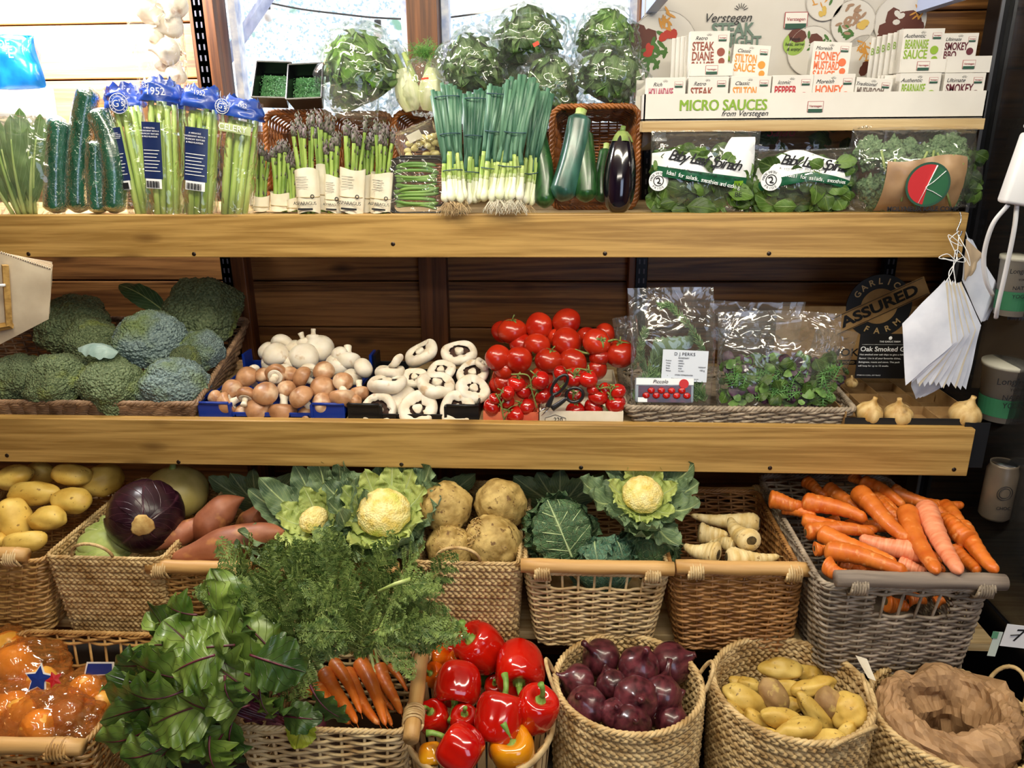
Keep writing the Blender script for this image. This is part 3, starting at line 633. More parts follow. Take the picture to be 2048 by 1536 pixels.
# ------------------------------------------------------------------ materials of the produce
M_tom=mat('tomato_skin','#9c1409','#b83015',scale=18,rough=.24,spec=.5,coat=.3,var=.18)
M_cher=mat('cherry_tomato_skin','#9c0a08','#c01a10',scale=30,rough=.18,spec=.6,coat=.5,var=.15)
M_vine=mat('vine_green','#56662e','#7f8c48',scale=90,rough=.6)
M_mw=mat('white_mushroom','#d9ccb6','#ebe3d6',scale=40,rough=.6,bump=.15,c3='#c3a888',s3=45,r3=(.62,.72),sss=.1)
M_mbr=mat('chestnut_cap','#8f5f3c','#bd8d66',scale=45,ramp=(.3,.6),rough=.42,bump=.15,c3='#dcbfa0',s3=22,r3=(.55,.68),coat=.15)
M_mst=mat('mushroom_stem','#d9ccb4','#efe7d8',scale=60,rough=.7,bump=.3)
M_gill=mat('mushroom_gills','#2b1a14','#4c3226',scale=200,stretch=(1,1,.1),rough=.9,bump=.6)
M_pot=mat('potato_skin','#c9a145','#e8c868',scale=25,rough=.45,bump=.1,bscale=90,c3='#9a7838',s3=120,r3=(.66,.72),var=.12,spec=.4)
M_pot2=mat('small_potato_skin','#bd9640','#dfc068',scale=25,rough=.45,bump=.1,bscale=90,c3='#8a6c38',s3=150,r3=(.64,.7),var=.14,spec=.4)
M_pot3=mat('russet_potato_skin','#8e6c44','#b2915c',scale=35,rough=.7,bump=.2,bscale=90,c3='#c7ab62',s3=60,r3=(.6,.7))
M_on=mat('red_onion_skin','#280b14','#6a3038',scale=90,stretch=(1,1,.08),ramp=(.3,.7),rough=.28,bump=.12,coat=.35,var=.25,spec=.5)
M_onr=mat('onion_roots','#c9b08a','#a58b62',scale=60,rough=.9)
M_pepr=mat('red_pepper_skin','#b00808','#c81a08',scale=14,rough=.12,spec=.7,coat=.6,var=.1)
M_pepo=mat('orange_pepper_skin','#d84a04','#e87a10',scale=14,rough=.12,spec=.7,coat=.6)
M_pepy=mat('amber_pepper_skin','#d97a08','#e8a018',scale=14,rough=.12,spec=.7,coat=.6)
M_pepg=mat('green_pepper_skin','#1c4a12','#2f6a1a',scale=14,rough=.12,spec=.7,coat=.6)
M_stem=mat('pepper_stem','#5f8a2e','#8aa850',scale=60,rough=.5)
M_car=mat('carrot_skin','#c45a10','#db7a2a',scale=40,ramp=(.3,.7),rough=.45,bump=.2,bscale=30,bstretch=(1,1,6),c3='#e89a58',s3=60,r3=(.6,.72),var=.1,coat=.1)
M_carp=mat('pink_carrot_skin','#d8744a','#eba07a',scale=50,stretch=(1,1,3),ramp=(.3,.7),rough=.45,bump=.2,bscale=30,bstretch=(1,1,6))
M_scar=mat('root_crown','#2f2412','#5c4a24',scale=120,rough=.9,bump=.5)
M_par=mat('parsnip_skin','#c9ab6a','#e8d5a4',scale=30,stretch=(1,1,2),rough=.55,bump=.4,bscale=30,bstretch=(1,1,7),c3='#8a6a3a',s3=90,r3=(.66,.72))
M_cel=mat('celeriac_skin','#8c7036','#c4a866',scale=40,rough=.7,bump=.8,bscale=90,c3='#6a4c24',s3=95,r3=(.60,.68))
M_sw=mat('sweet_potato_skin','#84482c','#aa6a4c',scale=22,rough=.5,bump=.15,bscale=60,c3='#c48a50',s3=24,r3=(.58,.7),var=.12)
M_bro=mat('broccoli_florets','#485838','#7c8a64',scale=260,ramp=(.35,.7),rough=.75,bump=1,bscale=260,btype='voro',thick=.004,c3='#7f8a3a',s3=14,r3=(.58,.72),var=.12)
M_brb=mat('blue_broccoli_florets','#56696c','#8ca09c',scale=260,ramp=(.35,.7),rough=.7,bump=1,bscale=260,btype='voro',thick=.004,c3='#66784a',s3=12,r3=(.5,.65))
M_brs=mat('broccoli_stalk','#7d8f52','#9aa86c',scale=50,rough=.6)
M_curd=mat('cauliflower_curd','#d8bd62','#efe0a0',scale=60,rough=.75,bump=.9,bscale=260,btype='voro',thick=.002,c3='#c8c860',s3=20,r3=(.55,.7))
M_cfl=leafmat('cauliflower_leaf','#48604a','#7c9468','#d6e2ae',n=9,vw=.08,scale=30,rough=.5,bump=.5)
M_cfli=leafmat('inner_cauliflower_leaf','#8aa050','#c3cf7a','#e4e8b0',n=8,vw=.10,scale=30,rough=.5,bump=.5)
M_sav=leafmat('savoy_leaf','#33543a','#56784c','#bcd09c',n=8,vw=.07,scale=60,rough=.6,bump=1,crinkle=95,vmix=.6)
M_savb=leafmat('savoy_head_leaf','#34604f','#5c8468','#b9d0a6',n=7,vw=.08,scale=60,rough=.6,bump=1,crinkle=90,vmix=.7)
M_redc=leafmat('red_cabbage_leaf','#180812','#331422','#5a3040',n=7,vw=.05,scale=30,rough=.3,bump=.4,spec=.6)
M_stump=mat('cabbage_stump','#c8a868','#a98348',scale=70,rough=.85,bump=.6)
M_beet=leafmat('beet_leaf','#446420','#849c48','#3a1424',n=6,vw=.045,scale=22,rough=.34,bump=.55,mid=.035,spec=.6,vmix=.9)
M_beetd=leafmat('dark_beet_leaf','#2c4a1c','#546f34','#301420',n=6,vw=.045,scale=22,rough=.34,bump=.55,mid=.035,spec=.6,vmix=.9)
M_beety=leafmat('yellowing_beet_leaf','#8fa021','#b8c040','#7a8a30',n=6,vw=.05,scale=22,rough=.4,bump=.5)
M_beets=mat('beet_stem','#3a1220','#6b2a3a',scale=50,rough=.4)
M_ctop=mat('carrot_top_green','#46602c','#869a52',scale=60,rough=.5,spec=.4)
M_cst=mat('carrot_stalk','#8aa04a','#b8c47c',scale=50,rough=.5)
M_gar=mat('garlic_skin','#d6ccb6','#efe9dc',scale=50,stretch=(1,1,.2),rough=.5,bump=.3,c3='#b29a86',s3=30,r3=(.6,.7))
M_smg=mat('smoked_garlic_skin','#b08848','#d8bc84',scale=60,stretch=(1,1,.2),rough=.5,bump=.3,c3='#8a6a3a',s3=40,r3=(.6,.7))
M_sq=mat('pale_squash_skin','#b5a45c','#cdbd78',scale=30,stretch=(1,1,.3),rough=.45)
M_sqo=mat('butternut_skin','#d08e2c','#e8b050',scale=20,rough=.35,bump=.1,spec=.5)
# ------------------------------------------------------------------ kinds
def me(b,mt,name='part',smooth=True): return b.mesh(name,mt,smooth)
def star_calyx(n,L,w,z,droop=.3,up=.002):
    b=MB()
    for k in range(n):
        a=2*PI*k/n+.3*math.sin(k*5); d=Vector((math.cos(a),math.sin(a),0)); b.grid(leafG((0,0,z),d*L+Vector((0,0,z+up-droop*L+.004*math.sin(k*3))),w,(0,0,1),bulge=.15,cup=.1,ruf=.05,n=7,m=3)[0])
    b.tube([(0,0,z-.001),(.001,0,z+.006),(.004,.001,z+.012)],[.0016,.0013,.0015],6); return b
def k_tomato(r,mt,seed=0):
    ph=np.linspace(0,PI,20); pr=np.stack([r*np.sin(ph),r*.87*np.cos(ph)-.15*r*np.exp(-(np.sin(ph)/.28)**2)*(ph<PI/2)],1)
    b=MB(); b.lathe(pr,24,mod=lambda z,t,p:1+.025*np.cos(5*t+seed)*sm(-r,r,z)+.02*np.cos(2*t+seed))
    return [('skin',me(b,mt)),('calyx',me(star_calyx(6,r*.62,r*.16,r*.74),M_vine))]
K_tom=[k_tomato(.030,M_tom,s) for s in (0,1.3,2.6)]; K_cher=k_tomato(.0165,M_cher)
def k_mush(mc,seed=0,open_=.0):
    pr=[(0,.017),(.008,.0165),(.015,.013),(.020,.006),(.0215,-.001),(.020,-.006),(.016,-.009),(.0125,-.0085),(.009,-.006),(0,-.005)]
    pr=curve([(a,b,0) for a,b in pr],26)[:,:2]; pr[:,0]=np.maximum(pr[:,0],0)
    f=lambda z,t,p:1+.05*np.cos(t+seed)+.03*np.cos(3*t+seed*2)
    b=MB(); b.lathe(pr,24,mod=f)
    s=MB(); s.lathe([(0,-.004),(.0075,-.004),(.0065,-.012),(.006,-.018),(.0072,-.024),(.007,-.0265),(0,-.0268)],14,mod=lambda z,t,p:1+.08*np.cos(2*t+z*200+seed))
    v=MB(); v.lathe([(.007,-.0062),(.012,-.0082),(.0145,-.0094),(.0125,-.0098),(.008,-.0085),(.007,-.0078)],20)
    return [('cap',me(b,mc)),('stem',me(s,M_mst)),('veil',me(v,M_mst))]
K_mw=[k_mush(M_mw,s) for s in (0,1.5)]; K_mb=[k_mush(M_mbr,s) for s in (0.5,2.2,4)]
def k_port(seed,op=.5):
    # cap top at -z, opening at +z
    R0=.038; pr=[(0,-.017),(R0*.6,-.0155),(R0*.92,-.007),(R0*1.0,.003),(R0*.9,.0105),(R0*.72,.0125),(R0*op,.010),(R0*(op-.05),.007),(R0*(op+.1),.004),(R0*.75,.001),(0,-.001)]
    p2=curve([(a,b,0) for a,b in pr],34)[:,:2]; p2[:,0]=np.maximum(p2[:,0],0)
    def f(z,t,p):
        i=np.linspace(0,1,len(p))[:,None]; w=np.exp(-((i-.62)/.12)**2); n=vn(np.stack([np.cos(t)*2.2,np.sin(t)*2.2,0*t+seed],-1),1.6)
        return 1+w*.35*n+.05*np.cos(2*t+seed)
    b=MB(); b.lathe(p2,40,mod=f); g=b.v[0].reshape(34,40,3); i=np.linspace(0,1,34)[:,None]; th=np.linspace(0,2*PI,40,endpoint=False)
    g[...,2]+=.003*np.sin(3*th+seed)*(g[...,0]**2+g[...,1]**2)/R0**2
    gl=MB(); gl.lathe([(0,.0012),(R0*.55,.0022),(R0*.82,.003),(R0*.8,.0015),(0,0)],40,mod=lambda z,t,p:1+.02*np.cos(40*t))
    st=MB(); st.lathe([(0,0),(.0105,0),(.009,.006),(.0095,.011),(.008,.0125),(0,.012)],16,mod=lambda z,t,p:1+.12*np.cos(3*t+seed))
    return [('cap',me(b,M_mw)),('gills',me(gl,M_gill)),('stem',me(st,M_mst))]
K_port=[k_port(s,o) for s,o in ((0,.5),(2,.6),(5,.42))]
def k_potato(mt,seed,sc=(.027,.027,.042),amp=.14):
    b=blob(4,sc,amp=amp,freq=1.1,seed=seed,oct_=2)
    return [('skin',me(b,mt))]
K_pot=[k_potato(M_pot,s) for s in (1,4,9)]; K_pots=[k_potato(M_pot2,s,(.0175,.0175,.032),.2) for s in (2,5,8,11)]; K_potr=[k_potato(M_pot3,3,(.02,.02,.032),.15)]
def k_onion(seed,neck=.018):
    r=.034; ph=np.linspace(PI,0.5,18); pr=[(r*math.sin(a),r*.92*math.cos(a)) for a in ph]+[(.0095,r*.98),(.006,r*1.15),(.0048,r+.006+neck*.5),(.0055,r+.004+neck),(0,r+.005+neck)]
    b=MB(); b.lathe(pr,30,mod=lambda z,t,p:1+.02*np.cos(7*t+seed)+.03*np.cos(t+seed)+.015*np.cos(15*t)*(z>.02))
    t_=MB()
    for k in range(22):
        a=k*2.4; q=.004*math.sqrt(k/22)
        t_.tube([(q*math.cos(a),q*math.sin(a),-r*.9),(q*2*math.cos(a),q*2*math.sin(a),-r*.9-.006),(q*3.4*math.cos(a+.5),q*3.4*math.sin(a+.5),-r*.9-.009-.004*math.sin(k))],.0005,4)
    return [('bulb',me(b,M_on)),('roots',me(t_,M_onr))]
K_on=[k_onion(0,.012),k_onion(2,.024),k_onion(4,.005)]
def k_pepper(mt,seed,Hh=.078,nl=4):
    r=.040; ph=np.linspace(0,PI,34); s_,c_=np.sin(ph),np.cos(ph); rr=r*np.abs(s_)**.62*(1-.16*(1-c_)/2); zz=Hh/2*np.sign(c_)*np.abs(c_)**.8
    rr=rr; zz=zz-.017*np.exp(-(rr/.016)**2)*(c_>0)+.010*np.exp(-(rr/.014)**2)*(c_<0)
    pr=np.stack([rr,zz],1)
    def f(z,t,p): return 1+.10*(np.abs(np.cos(nl*t/2+seed))**.7-.6)*np.clip(p[:,0:1]/r*1.3,0,1)+.05*np.cos(t+seed)
    b=MB(); b.lathe(pr,48,mod=f)
    st=MB(); z0=Hh/2-.019; st.lathe([(0,z0+.002),(.013,z0+.002),(.015,z0+.004),(.011,z0+.006),(.006,z0+.009),(.0045,z0+.016)],18,mod=lambda z,t,p:1+.12*np.cos(6*t))
    st.tube([(0,0,z0+.012),(.001,0,z0+.022),(.005,.001,z0+.034),(.011,.002,z0+.042)],[.0048,.0042,.0045,.0058],10)
    return [('flesh',me(b,mt)),('stem',me(st,M_stem))]
K_pep={'r':[k_pepper(M_pepr,0),k_pepper(M_pepr,1.1,.084,3),k_pepper(M_pepr,2.0,.072,4)],'o':[k_pepper(M_pepo,.5,.07,4)],'y':[k_pepper(M_pepy,.8,.074,3)],'g':[k_pepper(M_pepg,.4,.07,4)]}
def k_root(L,r,mt,ms,bend,taper=.35,seed=0,blunt=.06,tail=.0):
    n=34; t=np.linspace(0,1,n); rr=r*(1-(1-taper)*t**1.15)*np.minimum(1,(t/blunt+.25))**.5*np.sqrt(np.clip((1-t)/.07+.03,0,1)); rr*=1+.03*np.sin(t*47+seed)+.02*np.sin(t*91+seed)
    x=bend*L*np.sin(PI*t); b=MB(); b.tube(np.stack([x,0*x+bend*.3*L*np.sin(2*PI*t),-L*t],1),rr,16)
    if tail: b.tube([(x[-1],0,-L),(x[-1]+.002,.001,-L-tail)],[rr[-1]*.6,.0004],5)
    s=MB(); s.lathe([(0,.0012),(r*.34,.001),(r*.42,-.0005),(r*.3,-.003),(0,-.003)],12)
    return [('root',me(b,mt)),('crown_scar',me(s,ms))]
K_car=[k_root(.18,.0155,M_car,M_scar,b,.5,s) for b,s in ((.02,0),(-.03,2),(.04,5))]; K_carp=[k_root(.18,.0155,M_carp,M_scar,.02,.5,1)]
K_bun=[k_root(.14,.0125,M_car,M_scar,b,.32,s,tail=.012) for b,s in ((.03,0),(-.04,2))]
K_par=[k_root(.15,.022,M_par,M_scar,b,.22,s,blunt=.12,tail=.01) for b,s in ((.04,0),(-.05,3))]
K_sw=[]
for s in (1,4):
    n=30; t=np.linspace(0,1,n); rr=.032*np.sin(PI*np.clip(t,.01,.99)**(.9 if s==1 else 1.3))**.62*(1+.06*np.sin(t*13+s)); b=MB(); b.tube(np.stack([.008*np.sin(t*4+s),.004*np.sin(t*6),-.15*t],1),rr,20); K_sw.append([('skin',me(b,M_sw))])
def k_celeriac(seed):
    def f(V): return .07*np.clip(.35-voro(V,2.2,seed),0,1)*3+.02*vn(V,9,seed)-.05*np.exp(-((voro(V,1.7,seed+5)-.12)/.03)**2)*.5
    b=blob(5,(.052,.052,.054),f,amp=.10,freq=1.3,seed=seed)
    rt=MB()
    for k in range(46):
        a=k*2.4; q=.006+.022*math.sqrt((k%23)/23); p=Vector((q*math.cos(a),q*math.sin(a),-.050+.25*q)); d=Vector((math.cos(a+1),math.sin(a+1),-.3))
        rt.tube([p,p+d*.006+Vector((0,0,-.004)),p+d*.011+Vector((0,0,.002*math.sin(k)))],[.0016,.0013,.0006],5)
    return [('skin',me(b,M_cel)),('rootlets',me(rt,mat('celeriac_rootlets','#a08048','#c8aa70',scale=60,rough=.9)))]
K_cel=[k_celeriac(s) for s in (0,3)]
def crown_mesh(seed,n=7):
    V,F=ico(n); r=1+.30*np.clip(.66-voro(V,1.25,seed),-.25,1)+.10*np.clip(.55-voro(V,3.6,seed+3),-.1,1)+.075*np.clip(.5-voro(V,13,seed+7),-1,1)
    S=V*r[:,None]; S[:,2]=np.where(S[:,2]<-.1,-.1+(S[:,2]+.1)*.35,S[:,2]); b=MB(); b.add(S*np.array([.062,.055,.050]),F); return b
def k_broc(seed,mt):
    b=crown_mesh(seed); s=MB(); s.tube([(0,0,0),(0,0,-.05),(.002,0,-.095)],[.024,.017,.019],14)
    for k in range(7):
        a=2*PI*k/7+seed; s.tube([(0,0,-.04),(.018*math.cos(a),.018*math.sin(a),-.022),(.036*math.cos(a),.034*math.sin(a),.0)],[.008,.007,.009],8)
    return [('crown',me(b,mt)),('stalk',me(s,M_brs))]
K_bro=[k_broc(0,M_bro),k_broc(3,M_bro),k_broc(6,M_brb)]
def garlic_parts(mt,r=.026):
    ph=np.linspace(PI,.55,14); pr=[(r*math.sin(a),r*.85*math.cos(a)) for a in ph]+[(.007,r*.98),(.0042,r*1.2),(.0044,r*1.42),(0,r*1.44)]
    b=MB(); b.lathe(pr,36,mod=lambda z,t,p:1+.07*(np.abs(np.cos(4.5*t))-.5)*np.clip(p[:,0:1]/r,0,1))
    q=MB()
    for k in range(14): a=k*2.4; q.tube([(.003*math.cos(a),.003*math.sin(a),-r*.8),(.005*math.cos(a),.005*math.sin(a),-r*.8-.004)],.0005,4)
    return [('bulb',me(b,mt)),('roots',me(q,M_onr))]
K_gar=garlic_parts(M_gar); K_sg=garlic_parts(M_smg)
# row naming used in labels
def rowed(items,ykey,rows):
    """rows: list of (limit, phrase). returns phrase text with the order from the left inside its row"""
    out={}
    for (lo,hi,ph) in rows:
        g=sorted([i for i,it in enumerate(items) if lo<=ykey(it)<hi],key=lambda i:items[i][0])
        for k,i in enumerate(g): out[i]=(ph,ordn(k,len(g)))
    return out
# ------------------------------------------------------------------ broccoli
br=[(145,652,140,1.83,-10,55,0,'upright broccoli head at the back left beside the paper bags, stalk showing'),(405,628,158,1.85,15,50,1,'large domed broccoli head at the back right with a long dark leaf'),
(188,688,118,1.75,-5,50,1,'mid-green broccoli head half hidden behind the curled pale leaf'),(300,682,145,1.70,0,50,2,'large blue-green broccoli head in the middle of the heap'),
(404,702,96,1.71,30,45,2,'small broccoli head with yellow-green florets at the right under the large domed one'),(36,760,118,1.60,-10,50,0,'broccoli head cut off by the left edge of the picture'),
(117,763,122,1.59,0,50,1,'dark broccoli head in the front row, second from the left'),(224,772,134,1.59,5,48,0,'dark purple-tinged broccoli head in the front row under the pale leaf'),
(350,772,138,1.60,10,48,2,'blue-green broccoli head in the front row beside the mushrooms'),(372,722,70,1.655,20,40,0,'small round broccoli floret head between the two blue-green heads')]
for k,(u,v,w,Y,a,e,kd,lab) in enumerate(br):
    p=P(u,v,Y); s=w*MPP(p)/.128; t=spawn(K_bro[kd],'broccoli',lab,'broccoli',p,q_aim(cdir(a,e),k*70),s,'broccoli in the long basket')
    if k in (1,2,7):
        t.rotation_quaternion.normalize(); inv=t.matrix_basis.inverted() if False else (Matrix.Translation(p)@t.rotation_quaternion.to_matrix().to_4x4()@Matrix.Diagonal((s,s,s,1))).inverted()
    if k==1:
        b=MB(); g=add_leaf(b,inv@P(328,622,1.80),inv@P(238,570,1.84),.055/s,inv.to_3x3()@(cdir(30,60)),bulge=.12,cup=.1,ruf=.05,rf=3,edge=.02); b.ob('leaf',leafmat('broccoli_leaf','#2f4a30','#46643c','#a8b890',n=7,vw=.05,mid=.03),t); b=MB(); vein_tube(b,g,.0012); b.ob('leaf_rib',M_brs,t)
    if k==2:
        b=MB(); add_leaf(b,inv@P(236,705,1.60),inv@P(156,696,1.60),.05/s,inv.to_3x3()@(cdir(0,30)),bulge=.18,cup=.75,ruf=.10,rf=3,edge=.02); b.ob('leaf',leafmat('pale_broccoli_leaf','#7f9c96','#a9c2ba','#d8e4dc',n=6,vw=.05,mid=.03),t)
# ------------------------------------------------------------------ mushroom crates
def crate(label,uL,uR,mt,Y=1.545,dp=.33,h=.028):
    a=P(uL,830,Y); b_=P(uR,830,Y); w=b_.x-a.x; t=thing('produce_crate',label,'crate',((a.x+b_.x)/2,Y+dp/2,SHM+.001)); b=MB(); T=.004
    b.box((0,0,.002),(w,dp,.004))
    for s in(-1,1):
        b.box((0,s*(dp/2-T/2),.007),(w,T,.012),bev=.001); b.box((s*(w/2-T/2),0,.007),(T,dp,.012),bev=.001)
        for x in(-1,1):
            b.box((x*(w/2-.035),s*(dp/2-T/2),h*.6),(.07,T+.002,h*1.2),bev=.001)
            b.box((x*(w/2-.072),s*(dp/2-T/2),h*.6),(.006,.014,h*1.2),bev=.001)
        b.box((s*(w/2-T/2),0,h),(T,dp,.006),bev=.001)
        b.box((s*(w/2-T/2),-dp/2+.04,h*.7),(T,.07,h*1.4)); b.box((s*(w/2-T/2),dp/2-.04,h*1.2),(T*1.6,.05,h*2.4))
    for x in np.linspace(-w/2,w/2,9)[1:-1]:
        b.box((x,0,.006),(.003,dp,.004))
    b.ob('tray',mt,t,False)
    r=MB()
    for x in(-1,1): r.tube([(x*(w/2-.07),-dp/2-.002,h*1.25),(x*(w/2-.002),-dp/2-.002,h*1.25),(x*(w/2-.002),-dp/2+.06,h*1.25)],.0035,6)
    r.ob('corner_rail',mt,t); return t
crate('blue plastic crate under the brown and white mushrooms',398,690,mat('blue_plastic','#0c2f8c',rough=.35))
crate('black plastic crate under the large flat mushrooms',696,958,mat('black_plastic','#0d0e12',rough=.35))
def z6(x,y): return 400+x/3.531,560+y/3.531
def mush(lst,kinds,name,lab,cat,group,yf,rows,w0,scale6=3.531):
    rw=rowed(lst,lambda i:i[1],rows)
    for k,(x,y,w,a,e) in enumerate(lst):
        u,v=z6(x,y); p=P(u,v,yf(y)+.004*math.sin(k*2.7)); ph,od=rw[k]
        how='stem towards viewer' if e<-15 else ('lying stem upwards' if abs(abs(a)-180)<25 else ('on its side' if e<25 else 'cap upwards'))
        spawn(kinds[k%len(kinds)],name,'%s %s, %s %s'%(lab,how,od,ph),cat,p,q_aim(cdir(a,e),k*50),w/scale6*MPP(p)/w0*1.07,group)
bm_=[(330,685,150,-30,50),(445,670,110,-20,40),(540,670,150,0,-65),(640,665,110,20,40),(725,690,150,-65,20),(872,645,145,0,45),(1010,715,135,20,50),(870,760,168,10,50),(230,770,140,-10,50),(460,805,170,0,50),(610,770,130,0,30),(715,830,170,-35,25),(1010,825,180,178,8),(1130,795,135,170,15),(105,830,100,-60,40),(195,875,160,-115,5),(325,815,130,0,-35),(300,930,110,-30,40),(410,910,172,0,55),(588,930,190,180,12),(868,872,150,0,65),(760,950,130,0,30),(1100,852,90,60,20),(130,930,80,-40,30),(490,962,80,0,30)]
mush(bm_,K_mb,'brown_mushroom','chestnut mushroom','mushroom','chestnut mushrooms in the blue crate',lambda y:1.565 if y>800 else (1.595 if y>700 else 1.625),[(0,740,'of the top row of chestnut mushrooms'),(740,860,'of the middle row of chestnut mushrooms'),(860,2000,'of the bottom row of chestnut mushrooms')],.043)
wm_=[(575,455,150,10,-40),(475,500,130,-40,20),(535,530,175,-10,40),(520,580,165,0,50),(665,480,125,-20,20),(740,545,200,10,50),(845,480,195,20,45),(735,440,110,160,0),(640,580,130,0,30),(970,600,170,15,40),(1045,570,170,175,20),(1150,625,140,60,20),(1075,690,135,20,30),(380,640,90,-40,-20),(770,645,120,0,-50),(985,520,110,-20,20),(590,650,120,0,30),(800,410,100,180,0)]
mush(wm_,K_mw,'white_mushroom','white button mushroom','mushroom','white button mushrooms behind the chestnut ones',lambda y:1.665 if y>600 else (1.72 if y>500 else 1.77),[(0,505,'of the uppermost white mushrooms'),(505,590,'of the middle white mushrooms'),(590,2000,'of the lowest white mushrooms')],.043)
pm=[(1565,520,250,-35,30,'tilted up on the pile against the wall post'),(1830,520,250,0,42,'top right of the pile with a dark gap below its rim'),(1385,575,130,-50,0,'small, at the upper left edge of the pile'),(1705,645,205,-10,45,'in the middle of the pile with a split rim'),(1322,735,275,0,12,'large, lying on its side at the left of the pile'),(1515,695,190,0,50,'with a small round opening, left of the centre'),(1668,745,285,20,30,'large, in the centre of the pile with a long torn opening'),(1925,665,235,0,50,'at the right under the topmost one'),(1925,775,250,35,48,'wide open with brown gills beside the tomatoes'),(1430,845,240,200,-60,'upside down, its smooth white cap showing'),(1262,925,268,0,78,'in the front row at the left'),(1540,915,282,0,75,'in the front row middle with the widest dark opening'),(1820,915,268,0,76,'in the front row at the right'),(1340,650,225,0,8,'lying edge-on at the left above the large one'),(1990,595,120,40,20,'small, at the upper right edge by the tomatoes')]
for k,(x,y,w,a,e,lab) in enumerate(pm):
    u,v=z6(x,y); Y=1.565 if y>880 else (1.605 if y>700 else (1.66 if y>550 else 1.72)); p=P(u,v,Y)
    spawn(K_port[k%3],'flat_mushroom','large flat white mushroom '+lab,'mushroom',p,q_aim(cdir(a,e),k*67),w/3.531*MPP(p)/.077,'large flat mushrooms')
# ------------------------------------------------------------------ tomatoes
def z7(x,y): return 940+x/3.657,560+y/3.657
big=[(310,375,195,'second from the left along the top of the heap'),(235,380,150,'farthest left along the top, half hidden behind its neighbour'),(505,340,190,'third along the top of the heap'),(705,305,190,'highest and most orange, on top of the heap'),(490,480,180,'in the middle just under the top row'),(710,455,205,'large and shiny directly under the highest tomato'),(205,570,180,'at the left edge of the heap, tall and dark'),(355,585,185,'left of centre beside a green stalk'),(575,590,190,'in the centre of the heap'),(750,605,195,'low in the centre above the cherry tomatoes'),(248,655,140,'low at the left behind a bigger one'),(375,470,160,'deep in the heap behind the left pair'),(860,420,150,'behind the vine at the right'),(990,390,140,'farthest right at the back'),(930,655,140,'low at the right behind the cherry tomatoes'),(245,765,150,'lowest at the left beside the cherry vine'),(530,705,150,'low in the middle behind the cherry tomatoes'),(620,420,110,'peeping out between the highest tomato and the centre'),(190,765,100,'lowest at the left edge, mostly hidden')]
for k,(x,y,w,lab) in enumerate(big):
    u,v=z7(x,y); Y=1.605 if y>650 else (1.64 if y>500 else (1.68 if y>400 else 1.73)); Y+=.035 if w<165 else 0; p=P(u,v,Y)
    spawn(K_tom[k%3],'tomato','red salad tomato '+lab,'tomato',p,q_aim(cdir((k*47)%360,-45 if k%4 else 20),k*40),w/3.657*MPP(p)/.0535,'salad tomatoes')
def truss(lab,toms,stem,Y,kind,r0,group,sr=.0016,mtom='tomato'):
    o=P(*z7(*stem[0]),Y); t=thing('tomato_vine',lab,'tomatoes on the vine',o,group=group)
    S=[P(*z7(*q),Y-.012)-o for q in stem]; C=curve(S,26); b=MB(); b.tube(C,sr,7)
    for k,(x,y,w) in enumerate(toms):
        p=P(*z7(x,y),Y+.006*math.sin(k*2))-o; j=min(range(26),key=lambda i:(Vector(C[i])-p).length); d=(Vector(C[j])-p); s=1.1*w/3.657*MPP(p+o)/(2*r0); n=d.normalized()
        q=ob('tomato',kind[0][1],t,p,scale=s); q.rotation_mode='QUATERNION'; q.rotation_quaternion=q_aim(n*.7+cdir(20,10)*.6,k*50); ob('calyx',kind[1][1],q)
        top=p+q.rotation_quaternion@Vector((0,0,r0*s*.8)); b.tube([top,(top+Vector(C[j]))/2+cdir(0,60)*.006,Vector(C[j])],[sr*.6,sr*.7,sr*.8],6)
    b.ob('vine_stem',M_vine,t); return t
truss('vine of cherry tomatoes hanging over the red box at the lower left of the tomatoes',[(160,930,122),(270,890,105),(275,830,105),(330,990,132),(410,930,125),(180,870,85)],[(190,830),(225,900),(240,980),(256,1045)],1.545,K_cher,.0165,'cherry tomato vines')
truss('vine of cherry tomatoes with a long straight stalk left of the scissors',[(340,760,122),(390,808,122),(515,735,132),(530,845,122)],[(300,690),(425,700),(455,820),(490,935)],1.56,K_cher,.0165,'cherry tomato vines')
truss('vine of cherry tomatoes behind the scissors with one hanging over the white box',[(665,682,105),(755,715,140),(865,725,132),(620,805,105),(770,845,120),(770,955,132)],[(850,655),(770,655),(762,740),(752,870)],1.56,K_cher,.0165,'cherry tomato vines')
truss('vine of cherry tomatoes at the right beside the herb basket',[(935,855,132),(905,935,142),(1065,905,142),(1080,815,112),(990,800,95),(900,800,90)],[(940,795),(1020,790),(1022,880),(1008,965)],1.56,K_cher,.0165,'cherry tomato vines')
truss('vine of three large tomatoes at the upper right, one reaching over the herb basket',[(925,455,190),(1100,540,212),(945,565,140)],[(765,510),(870,535),(940,475),(1045,438)],1.65,K_tom[0],.030,'large tomato vine',sr=.0026)
# cartons under the tomatoes
M_ro=mat('orange_red_card','#c8543c','#dc7a54',scale=12,rough=.6); M_wc=mat('white_card','#e2d8c2','#ece4d2',scale=30,rough=.7); M_ink=mat('black_print','#141210',rough=.6)
def carton(name,lab,uL,uR,vt,mt,dp=.30,h=None):
    a=P(uL,vt,1.535); b_=P(uR,vt,1.535); w=b_.x-a.x; z=SHM+.001; h=a.z-z; t=thing(name,lab,'box',((a.x+b_.x)/2,1.535,z)); b=MB()
    for s in(-1,1): b.box((s*(w/2-.0015),dp/2,h/2),(.003,dp,h)); b.box((0,dp/2+s*(dp/2-.0015),h/2),(w-.006,.003,h))
    b.box((0,dp/2,.0015),(w-.006,dp-.006,.003)); b.ob('box_body',mt,t,False); return t,w,h
t,w,h=carton('cardboard_box','orange-red cardboard box under the left of the tomatoes',966,1077,824,M_ro)
t,w,h=carton('cardboard_box','white cardboard box with a black outline emblem under the right of the tomatoes',1079,1247,822,M_wc)
